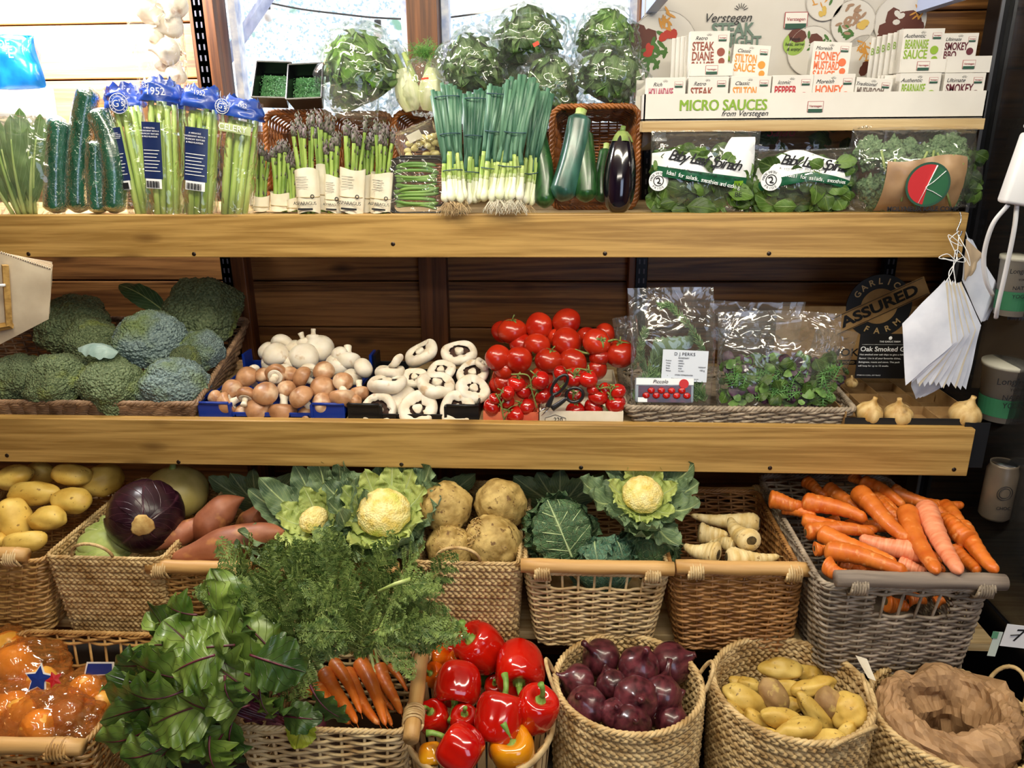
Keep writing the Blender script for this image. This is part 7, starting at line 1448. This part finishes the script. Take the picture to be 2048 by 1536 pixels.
b=MB(); c0=Vector((cx,yy-.002,cz)); b.tube([c0+Vector((-.014,0,-.036)),c0+Vector((.0,0,.002)),c0+Vector((.012,0,.037))],[.001,.0022,.003],5,flat=.3); b.tube(curve([c0+Vector((.030,0,.026)),c0+Vector((.010,0,.006)),c0+Vector((-.004,0,-.006)),c0+Vector((.012,0,-.014)),c0+Vector((.030,0,-.024))],16),.0017,5,flat=.4); b.ob('emblem_letter',M_wht,t)
text('MOLYNEUX KALE COMP.',.0125,M_inkd,t,(cx-.002,-d/2-.013,h*.075),bold=.0003)
t=thing('leaf_bag','clear bag of green leaves slumped at the right end behind the kale','bagged leaves',(P(1895,424,1.74).x,1.76,SHT+.001)); pillow(.13,.12,.08,seed=12,fr=6,crk=.012).ob('film',M_film,t); leaf_fill(t,.13,.12,.07,40,15,[M_spl,M_spin],.04)
# ------------------------------------------------------------------ herb and salad bags in the grey basket
def herb_bag(label,cat,uL,uR,vb,vt,Y,k,lean=-12,d=.05,name='herb_bag',rot=0,fm=None):
    a=P((uL+uR)/2,vb,Y); a.z=max(a.z,SMz+.012); m=MPP(a); w=(uR-uL)*m; h=(vb-vt)*m/math.cos(R(lean)); t=thing(name,label,cat,a,(R(lean),R(rot),0)); pillow(w,h,d,seed=k,fr=7,crk=.010,top=.45,pow_=.5).ob('film',fm or _m.get('crisp_film',M_film),t); return t,w,h
M_ros=mat('rosemary_needle','#587a50','#9ab482',scale=90,rough=.5); M_rst=mat('rosemary_stem','#6a5a3c',rough=.7)
def rosemary(t,pts,k,nl=46,ln=.018):
    b=MB(); s=MB(); C=curve(pts,nl); s.tube(C,.0013,5); rs=random.Random(k)
    for i in range(1,nl):
        d=C[min(i+1,nl-1)]-C[i-1]; d/=np.linalg.norm(d)+1e-9
        for j in range(4):
            q=np.array([rs.uniform(-1,1),rs.uniform(-.8,.4),rs.uniform(-1,1)]); q-=d*(q@d); q/=np.linalg.norm(q)+1e-9; e=C[i]+(d*.75+q*.75)*ln*rs.uniform(.7,1.1); b.tube([C[i],(C[i]+e)/2+q*.001,e],[.0010,.0013,.0004],4,cap=False)
    b.ob('needles',M_ros,t); s.ob('stem',M_rst,t)
M_crisp=film('crisp_film',base=.05,haze=.03,scale=13,strength=1.0,rough=.09)
t,w,h=herb_bag('tall clear bag of rosemary with a white printed price label','bagged herbs',1258,1424,812,588,1.60,21,-10,rot=-2)
for k in range(10): x=-w*.42+k*w*.09; rosemary(t,[(x,-.018,.01),(x*.8,-.020,h*.2),(x*.6+.01,-.012,h*.42)],k,44,.022)
rosemary(t,[(w*.42,-.012,h*.40),(w*.28,-.016,h*.62),(w*.02,-.008,h*.86),(-w*.12,-.004,h*.88)],9,60,.013); rosemary(t,[(-w*.3,-.01,h*.3),(-w*.36,-.012,h*.5),(-w*.3,-.008,h*.68)],10,40,.014)
lf=MB(); 
for k in range(8): add_leaf(lf,(-.02+.01*k,-.004,h*.3+.01*k),(.0+.012*k-.03,-.010,h*.62),.035,(0,-1,.2),bulge=.1,ruf=.05,seed=k,n=12,m=7)
lf.ob('leaves',mat('bay_leaf','#4c6648','#6c8460',scale=30,rough=.5),t)
y=-.034; cx,cz=w*.14,h*.37; lw,lh=.096,.067; MB().box((cx,y,cz),(lw,.0006,lh),rot=(0,R(4),0)).ob('price_label',mat('label_paper','#d4dcea',rough=.6),t,False)
lt=lambda s,x,z,sz,**k_: text(s,sz,ink('#3a3a48'),t,(cx+x,y-.0012,cz+z-.07*x),(PI/2,R(4),0),**k_)
lt('D J PERKS',0,.025,.0095,track=1.1); lt('ROSEMARY',-.002,.0165,.0046)
for i,(a_,b_) in enumerate((('Product','HERBS'),('Variety','UNION'),('Origin','SPAIN'),('Batch','4123'),('Packed','CLASS I'))): lt(a_,-.040,.0105-.0055*i,.0036,align='LEFT'); lt(b_,-.014,.0105-.0055*i,.0038,align='LEFT')
lt('WEIGHT',.036,-.002,.0042); lt('100 g',.036,-.0085,.005); lt('STORE REFRIGERATED',-.002,-.020,.0038); lt('Keep cool once opened, wash before use',0,-.0275,.0034)
t,w,h=herb_bag('big crackly clear bag of mixed rocket and red salad leaves','bagged salad',1432,1672,812,632,1.59,33,-14,d=.075,name='salad_bag')
M_red=mat('red_salad_leaf','#2e1c2c','#54344a',scale=60,rough=.45); leaf_fill(t,w,h,.065,230,7,[M_spl,M_spin,M_red,mat('frilly_leaf','#4a6c34','#749850',scale=60,rough=.5)],.038,0,.54)
b=MB(); rs=random.Random(2)
for j in range(30):
    a=np.array([rs.uniform(-.42,.42)*w,-.03,rs.uniform(.06,.42)*h]); an=rs.uniform(0,2*PI); d_=np.array([math.cos(an),-.1,math.sin(an)])*.03
    for i in range(5):
        c=a+d_*i/5; q=np.array([-d_[2],0,d_[0]])*.45*(1-i/7); b.tube([c,c+q+d_*.1],[.0022,.0008],4,flat=.4); b.tube([c,c-q+d_*.1],[.0022,.0008],4,flat=.4)
    b.tube([a,a+d_],[.0015,.001],5)
b.ob('rocket_leaves',mat('rocket_green','#44743a','#6c9c58',scale=60,rough=.4),t)
t,w,h=herb_bag('empty clear bag top standing up behind the salad bag','clear bag',1415,1600,700,606,1.70,41,-4,d=.02,name='clear_bag',fm=M_filmb)
t,w,h=herb_bag('clear bag with dark sprigs at the right end of the herb basket','bagged herbs',1600,1682,780,660,1.70,43,4,d=.04,rot=6)
leaf_fill(t,w,h,.04,40,9,[M_red,M_spin],.03,0,.5)
t,w,h=herb_bag('clear bag tip with green sprigs poking out between tomatoes and rosemary','bagged herbs',1242,1290,740,636,1.74,45,-4,d=.03,rot=-8); rosemary(t,[(0,-.01,.0),(.004,-.01,.03),(-.004,-.008,.06)],12,30,.014)
p=P(1329,806,1.562); t=thing('tomato_packet','sealed tray of small plum tomatoes with a printed lid in the herb basket','packet of tomatoes',p,(R(-14),0,0)); m=MPP(p); w=116*m; h=50*m
MB().box((0,.012,h/2),(w,.022,h),bev=.004).ob('tray',mat('clear_punnet','#9aa6b4',rough=.2),t); MB().box((0,-.0005,h*.86),(w*.98,.001,h*.26)).ob('white_print',M_wht,t,False); MB().box((0,-.0004,h*.36),(w*.9,.001,h*.66)).ob('lid_print',mat('dark_lid_print','#2a0f12','#5c1c1c',scale=60,rough=.3,coat=.5),t,False)
b=MB()
for j in range(9): V,F=ico(2); b.add(V*np.array([.008,.003,.007])+np.array([-w*.32+.012*j*.9,-.003,h*(.5 if j%2 else .3)]),F)
b.ob('printed_tomatoes',M_cher,t); text('Piccolo',.011,M_inkd,t,(-w*.08,-.0025,h*.86),shear=.3); b=MB(); b.lathe([(0,0),(.010,0),(.010,.001),(0,.001)],24,axis=(0,-1,0),c=(w*.32,-.003,h*.78)); b.ob('red_roundel',ink('#c0242c'),t,False); MB().box((-w*.38,-.003,h*.13),(.020,.001,.010)).ob('barcode_panel',M_wht,t,False)
# ------------------------------------------------------------------ smoked garlic display
M_kr=mat('kraft_card','#86663e','#9c7c50',scale=26,rough=.8); M_bk=mat('black_card','#0e0f12',rough=.5)
g0=P(1712,848,1.47); g1=P(1986,856,1.455); zb=SMz; t=thing('garlic_display','black and brown card display tray for smoked garlic with a round emblem header','display box',((g0.x+g1.x)/2,1.47,zb)); o=t.location; hw=(g1.x-g0.x)/2; dp=.40; hh=.024
t.location=o
b=MB(); b.box((0,0.045,hh/2+.012),(2*hw,.0025,hh+.024)); b.ob('front_wall',M_bk,t,False) if False else None
b=MB(); b.box((0,.055,hh/2),(2*hw,.0025,hh)); b.box((0,.055+dp/2,.0015),(2*hw,dp,.003))
for s in(-1,1): b.box((s*hw,.055+dp/2,hh/2+.006),(.0025,dp,hh+.012))
b.ob('tray_body',M_kr,t,False)
b=MB(); b.box((0,.0530,hh/2),(2*hw+.003,.0015,hh+.002)); b.box((hw+.0045,.055+dp/2,hh/2+.006),(.0015,dp,hh+.014)); b.box((hw-.03+.034,.045,-.03),(.05,.0025,.10)); b.ob('black_outside',M_bk,t,False)
b=MB()
for k in range(1,4): b.box((-hw+2*hw*k/4,.055+dp/2,hh*.45),(.0015,dp-.01,hh*.9))
for k in range(1,5): b.box((0,.055+dp*k/5,hh*.45),(2*hw-.01,.0015,hh*.9))
b.ob('dividers',M_kr,t,False)
yh=1.80; e=lambda u,v:P(u,v,yh)-o
a=e(1556,612); c=e(1905,612); zb_=-0.0; MB().box(((a.x+c.x)/2,yh-o.y,(a.z+.0)/2),(c.x-a.x,.003,a.z)).ob('header_card',M_kr,t,False)
cc=e(1757,612); r=64*MPP(P(1757,612,yh)); b=MB(); b.lathe([(0,0),(r,0),(r,.003),(0,.003)],48,axis=(0,-1,0),c=cc+Vector((0,.0,0))); b.ob('emblem_disc',mat('navy_black_print','#14171d',rough=.6),t,False)
b=MB(); b.lathe([(0,0),(r*.56,0),(r*.56,.0006),(0,.0006)],40,axis=(0,-1,0),c=cc+Vector((0,-.0031,0))); b.ob('emblem_centre',M_kr,t,False)
an=R(-27); b=MB(); b.box(cc+Vector((0,-.0042,0)),(r*3.0,.001,r*.60),rot=(0,an,0)); b.ob('emblem_banner',M_kr,t,False)
b=MB(); 
for s in(-1,1): b.box(cc+Vector((-math.sin(an)*s*r*.27*-1,-.0052,math.cos(an)*s*r*.27)),(r*2.9,.0006,.0012),rot=(0,an,0))
b.ob('banner_lines',M_bk,t,False)
text('ASSURED',r*.47,M_bk,t,cc+Vector((0,-.0055,0)),(PI/2,an,0),bold=.0012,sx=1.25)
for s,a0,da in (('GARLIC',R(152),-R(19)),('FARM',R(248),R(24))):
    for i,ch in enumerate(s): a_=a0+da*i; text(ch,r*.27,ink('#b09468'),t,cc+Vector((.79*r*math.cos(a_),-.0045,.79*r*math.sin(a_))),(PI/2,-(a_-PI/2) if da<0 else -(a_+PI/2),0),bold=.0004)
p=e(1688,705); text('SMOKED',.026,M_bk,t,p+Vector((.012,-.002,0)),sx=1.1,bold=.0004); p=e(1686,724); MB().box(p+Vector((0,-.0015,0)),(.075,.0008,.012)).ob('black_strip',M_bk,t,False); text('HOT SMOKED',.008,ink('#b09468'),t,p+Vector((0,-.003,0)))
# card in front of the header
yc=1.72; a=P(1709,756,yc); c=P(1822,668,yc); t2=thing('product_card','black card lettered Oak Smoked Garlic standing in the garlic display','card',((a.x+c.x)/2,yc,a.z)); w=c.x-a.x; h=c.z-a.z; MB().box((0,0,h/2),(w,.002,h)).ob('card',M_bk,t2,False)
y=-.0018; text('Oak Smoked Garlic',.0158,M_wht,t2,(-w*.47,y,h*.66),align='LEFT',bold=.0002); text('THE GARLIC FARM',.0055,M_wht,t2,(w*.10,y,h*.83)); b=MB(); b.tube([(-w*.45,y,h*.765),(w*.48,y,h*.765)],.0003,4); V,F=ico(2); b.add(V*np.array([.004,.0004,.0045])+np.array([w*.1,y,h*.91]),F); b.ob('rule',M_wht,t2)
for i,s in enumerate(('Hot smoked over oak chips to give a rich','flavour. Use in all your favourite dishes,','Bolognese, roasts and stews. This pack','will keep for up to 12 weeks.')): text(s,.0058,M_wht,t2,(-w*.47,y,h*(.54-.085*i)),align='LEFT')
text('STORE IN A COOL, DRY PLACE',.0038,M_wht,t2,(-w*.47,y,h*.07),align='LEFT')
for k,(u,v,rr,lb) in enumerate([(1738,826,26,'beside the herb basket, leftmost in the tray'),(1796,830,27,'in the middle of the tray with a short neck'),(1930,830,30,'palest, at the right end of the tray'),(1703,766,12,'small one far back in the tray behind the herb basket')]):
    p=P(u,v,1.545 if k<3 else 1.72); m=MPP(p); p.z=max(p.z,SMz+.004+rr*m*.72); spawn(K_sg,'smoked_garlic','smoked garlic bulb '+lb,'garlic',p,q_aim(Vector((.15*(-1)**k,-.2,1)),k*60),rr*m/.026,'smoked garlic bulbs')
# ------------------------------------------------------------------ paper bags on strings
M_pb=mat('white_paper_bag','#c9cede','#dfe3f0',scale=18,rough=.7,bump=.15,bscale=30); M_pbb=mat('buff_paper_bag','#b8a084','#cdb798',scale=18,rough=.75,bump=.15,bscale=30)
def sheet(t,c4,mt,k,th=.0012,bow=.004,zig=None,name='paper_bag'):
    c=[Vector(q) for q in c4]; n=14; g=np.zeros((n,n,3)); s=np.linspace(0,1,n)
    nr=(c[1]-c[0]).cross(c[3]-c[0]).normalized()
    if nr.y>0: nr=-nr
    for i,a in enumerate(s):
        for j,b_ in enumerate(s):
            p=lerp(lerp(c[0],c[1],a),lerp(c[3],c[2],a),b_); p=p+nr*(bow*math.sin(PI*a)*math.sin(PI*b_)+.0012*math.sin(9*a+k)+.001*math.sin(7*b_+2*k)); g[i,j]=p
    g2=g-np.array(nr)*th; b=MB(); b.grid(g); b.grid(g2[::-1]); e=np.concatenate([g[0,:],g[1:,-1],g[-1,-2::-1],g[-2:0:-1,0]]); e2=np.concatenate([g2[0,:],g2[1:,-1],g2[-1,-2::-1],g2[-2:0:-1,0]]); b.grid(np.array([e,e2]),cv=True)
    return b.ob(name,mt,t)
def hook_string(t,o,pts,r=.0009,mt=None): b=MB(); b.tube(curve([P(*q)-o for q in pts],60),r,5); return b.ob('string',mt or M_wht,t)
Y0=1.565
t=thing('paper_bag_bundle','fanned bundle of white paper bags hanging on white string from the top plank','paper bags',P(1917,470,1.60)); o=t.location
A=[(1890,560),(1802,645),(1808,768),(1903,690)]; B_=[(1924,566),(1858,700),(1930,778),(1962,652)]
n=16
for k in range(n):
    f=k/(n-1); q=[P(lerp(a[0],b[0],f)+3*math.sin(k*2.1+i),lerp(a[1],b[1],f)+3*math.sin(k*1.3+i),1.545+.0035*k+.01*(i==1)) -o for i,(a,b) in enumerate(zip(A,B_))]; sheet(t,q,M_pb if k%3!=1 else mat('cream_paper_bag','#cfc4ae','#ddd4c2',scale=18,rough=.7),k)
for k in range(4): q=[P(u+k*7,v-k*2,1.60+.003*k)-o for u,v in ((1835,690),(1822,772),(1832,798),(1890,765))]; sheet(t,q,M_pb,k+30)
hook_string(t,o,[(1918,462,1.60),(1900,480,1.60),(1925,492,1.59),(1896,470,1.59),(1915,520,1.58),(1885,516,1.58),(1930,524,1.58),(1912,500,1.585),(1905,540,1.57),(1890,566,1.55)])
hook_string(t,o,[(1918,470,1.60),(1912,520,1.58),(1898,545,1.57),(1902,570,1.55)]); hook_string(t,o,[(1916,470,1.60),(1935,505,1.58),(1940,532,1.58),(1928,515,1.585),(1908,530,1.57),(1912,572,1.56)]); hook_string(t,o,[(1905,520,1.575),(1878,516,1.575),(1895,508,1.575),(1912,522,1.575)])
hook_string(t,o,[(1920,424,1.615),(1922,440,1.61),(1914,462,1.605),(1919,472,1.60),(1924,462,1.60)],.0016,mat('hook_wire','#b8bcc4',rough=.25,metal=1)).name='wire_hook'
t=thing('paper_bag_bundle','second bundle of paper bags, buff at the top, hanging behind at the plank end','paper bags',P(1940,470,1.66)); o=t.location
for k in range(12):
    f=k/11; A=[(1934,474),(1924,560),(1962,645),(1990,560)]; B_=[(1946,480),(1940,590),(1975,640),(2002,588)]; q=[P(lerp(a[0],b[0],f),lerp(a[1],b[1],f),1.635+.004*k)-o for a,b in zip(A,B_)]; sheet(t,q,M_pb,k)
for k in range(5): q=[P(u+k*2,v+k*3,1.63+.002*k)-o for u,v in ((1932,478),(1928,560),(1944,545),(1962,505))]; sheet(t,q,M_pbb,k)
hook_string(t,o,[(1930,462,1.64),(1934,472,1.64),(1938,485,1.635)],.0012)
t=thing('paper_bag_bundle','bundle of buff paper bags with a serrated edge hanging at the left picture edge','paper bags',P(20,500,1.58)); o=t.location
for k in range(9): q=[P(u-(k>3)*2,v+k*1.5,1.555+.003*k)-o for u,v in ((2,505+k),(-30,560),(12+2*k,688-k),(102+k*.5,590+k*5))]; q[3]=P(101,588,1.555+.003*k)-o; q=[P(-4,504,1.55+.003*k)-o,P(-6+k,692-k*3,1.55+.003*k)-o,P(98,628-k*5+10,1.55+.003*k)-o,P(104,540-k*2,1.55+.003*k)-o]; sheet(t,q,M_pbb if k%2 else mat('pale_buff_bag','#c4b49c','#d6c8b0',scale=18,rough=.75),k,bow=.006)
b=MB()
for j in range(22): q=P(-2+j*4.8,505+j*1.6,1.549)-o; b.tube([q,q+Vector((.0012,0,.004)),q+Vector((.0028,0,0))],[.0012,.0008,.0012],4)
b.ob('serrated_edge',mat('pale_buff_bag','#c4b49c',rough=.7),t)
t=thing('wooden_rack','narrow pine rack frame at the left picture edge beside the buff paper bags','wooden frame',P(0,600,1.54)); o=t.location
b=MB(); a=P(10,530,1.54)-o; c=P(18,650,1.54)-o; b.tube([a,c],.008,4); b.tube([c+Vector((.006,0,0)),c+Vector((-.06,0,-.012))],.008,4); b.ob('frame',M_plank,t,False); b=MB(); b.tube([P(-10,572,1.53)-o,P(10,570,1.53)-o],.003,8); b.ob('peg',M_wht,t)
# ------------------------------------------------------------------ chiller at the right
M_fr=mat('chiller_black','#0c0d12',rough=.35); M_fg=film('chiller_glass',tint=(.42,.42,.46,1),base=.06,haze=.02,strength=0,rough=.03)
xf=P(1962,600,1.75).x; yF=1.30; yB=1.92; t=thing('display_chiller','black drinks chiller with a glass side at the right of the shelves','fridge',(xf+.25,(yF+yB)/2,0)); o=t.location
def fb(name,x0,x1,y0,y1,z0,z1,m,bev=.002): b=MB(); b.box(((x0+x1)/2-o.x,(y0+y1)/2-o.y,(z0+z1)/2-o.z),(x1-x0,y1-y0,z1-z0),bev=bev); return b.ob(name,m,t,False)
zc=P(1990,1010,1.45).z
xr_=XR-.02
fb('back_post',xf-.012,xf+.022,yB-.06,yB,.0,2.25,M_fr); fb('front_post',xf+.0,xf+.03,yF,yF+.03,.0,2.25,M_fr) if False else None
fb('cabinet_base',xf,xr_,yF,yB,0,.60,M_fr); fb('top_panel',xf,xr_,yF,yB,2.20,2.26,M_fr); fb('back_wall',xf+.02,xr_,yB-.01,yB,.46,2.2,mat('chiller_inside','#3a2c20',rough=.6)); fb('side_glass',xf+.004,xf+.008,yF+.03,yB-.06,.46,2.2,M_fg,0)
fb('edge_highlight',xf-.013,xf-.006,yB-.062,yB-.058,.2,2.2,mat('highlight_grey','#8a8c92',rough=.3,metal=.8),0)  # grey strip drawn in for the highlight along the post edge
for z in (.62,.80,.99,1.22,1.50,1.85): fb('inner_shelf',xf+.02,xr_,yF+.04,yB-.02,z-.008,z,mat('chiller_shelf','#2a2622',rough=.4))
fb('door_frame',xf+.055,xf+.095,yF-.03,yF,.0,.93,mat('dark_blue_black','#0a0d1c',rough=.3)); fb('door_kick',xf+.02,xr_,yF-.03,yF,.0,.40,M_fr)
def tagged(name,u,v,w,h,Y,m,th=.001,rot=0): p=P(u,v,Y)-o; mm=MPP(p+o); b=MB(); b.box((0,0,0),(w*mm,th,h*mm),bev=.0003); q=b.ob(name,m,t,False,loc=p,rot=(0,R(rot),0)); return q,mm
fb('price_rail',xf+.016,xf+.14,yF-.034,yF-.031,.44,.62,M_fr)
q,mm=tagged('price_label',2036,1273,58,52,yF-.036,M_wht,rot=6); text('7',.038,M_inkd,t,Vector((P(2034,1272,yF-.037)-o)),shear=.25); b=MB(); p=P(2032,1272,yF-.038)-o; b.tube([p+Vector((-.010,0,.001)),p+Vector((.008,0,.003))],.0011,4); b.ob('seven_bar',M_inkd,t)
tagged('energy_sticker',1990,1288,16,58,yF-.036,mat('pale_green_white','#c9d8d0',rough=.5),rot=5); tagged('sticker_stripe',1990,1270,12,16,yF-.0375,ink('#5f9a78'),rot=5)
def tub(label,u,v,w,h,Y,kind,cat):
    p=P(u,v,Y); m=MPP(p); r=w/2*m; H_=h*m; t=thing('yogurt_tub' if kind=='tub' else 'drink_can',label,cat,(p.x,p.y,p.z-H_/2)); b=MB()
    if kind=='tub':
        b.lathe([(0,0),(r*.82,0),(r*.97,H_*.93),(r*1.04,H_*.93),(r*1.04,H_),(0,H_)],36); b.ob('tub',mat('tub_plastic','#b8b6a8',rough=.4),t); b=MB(); b.lathe([(r*.86,H_*.1),(r*.90,H_*.42)],36); b.v[0]*=np.array([1.01,1.01,1]); b.ob('green_band',ink('#2a6a48'),t,False)
        for i,(s,sz) in enumerate((('Longley Farm',.017),('YORKSHIRE',.008),('NATURAL',.014),('YOGURT',.014))): text(s,sz*r/.045,M_inkd,t,(0,-r*1.03,H_*(.78-.14*i)))
    else:
        b.lathe([(0,0),(r*.8,0),(r,H_*.06),(r,H_*.86),(r*.86,H_*.95),(r*.88,H_),(r*.80,H_*.985),(0,H_*.98)],30); b.ob('can',mat('can_print','#6a5f52','#7c7060',scale=14,rough=.35,metal=.3),t); b=MB(); b.lathe([(0,H_*.985),(r*.8,H_*.988),(r*.8,H_*.98)],30); b.ob('lid',mat('can_lid','#b8bcc4',rough=.25,metal=1),t); th=np.linspace(0,2*PI,24,endpoint=False); b=MB()
        for q in (.5,.36): b.tube(np.stack([q*r*np.cos(th)-.2*r,0*th-r*.99,H_*.55+q*r*np.sin(th)],1),.0008,4,close=True)
        b.ob('roundel',M_inkd,t); text('CHOC',.010,M_inkd,t,(-.1*r,-r*1.02,H_*.28))
    return t
def ontop(t,z): t.location.z=z
a=tub('tub of natural yogurt seen through the glass of the chiller',2016,760,100,118,1.62,'tub','tub'); ontop(a,.991)
for k,(u,v,lb,Y) in enumerate(((1992,1010,'drinks can nearest the glass in the chiller',1.52),(2024,985,'drinks can behind the first in the chiller',1.60))): a=tub(lb,u,v,58,120,Y,'can','drinks can'); ontop(a,.801)
a=tub('pale tub high in the chiller at the right picture edge',2040,520,70,120,1.62,'tub','tub'); ontop(a,1.221)
# socket block and cables
t=thing('power_adapter','white plug adapter with cables hanging at the right picture edge','adapter',P(2040,340,1.45)); o=t.location; m=MPP(o); MB().box((.012,0,0),(62*m,.03,138*m),rot=(0,R(9),0),bev=.006).ob('housing',M_white,t)
MB().box((.016,0,75*m+.02),(36*m,.026,.04),rot=(0,R(14),0),bev=.004).ob('plug',M_white,t)
for pts in (((2016,410,1.45),(1985,450,1.47),(1968,510,1.50),(1972,560,1.52),(1985,590,1.54)),((2034,408,1.45),(2028,460,1.46),(2012,540,1.49),(1996,610,1.52),(1992,635,1.54))): b=MB(); b.tube(curve([P(*q)-o for q in pts],30),.0042,8); b.ob('cable',M_white,t)
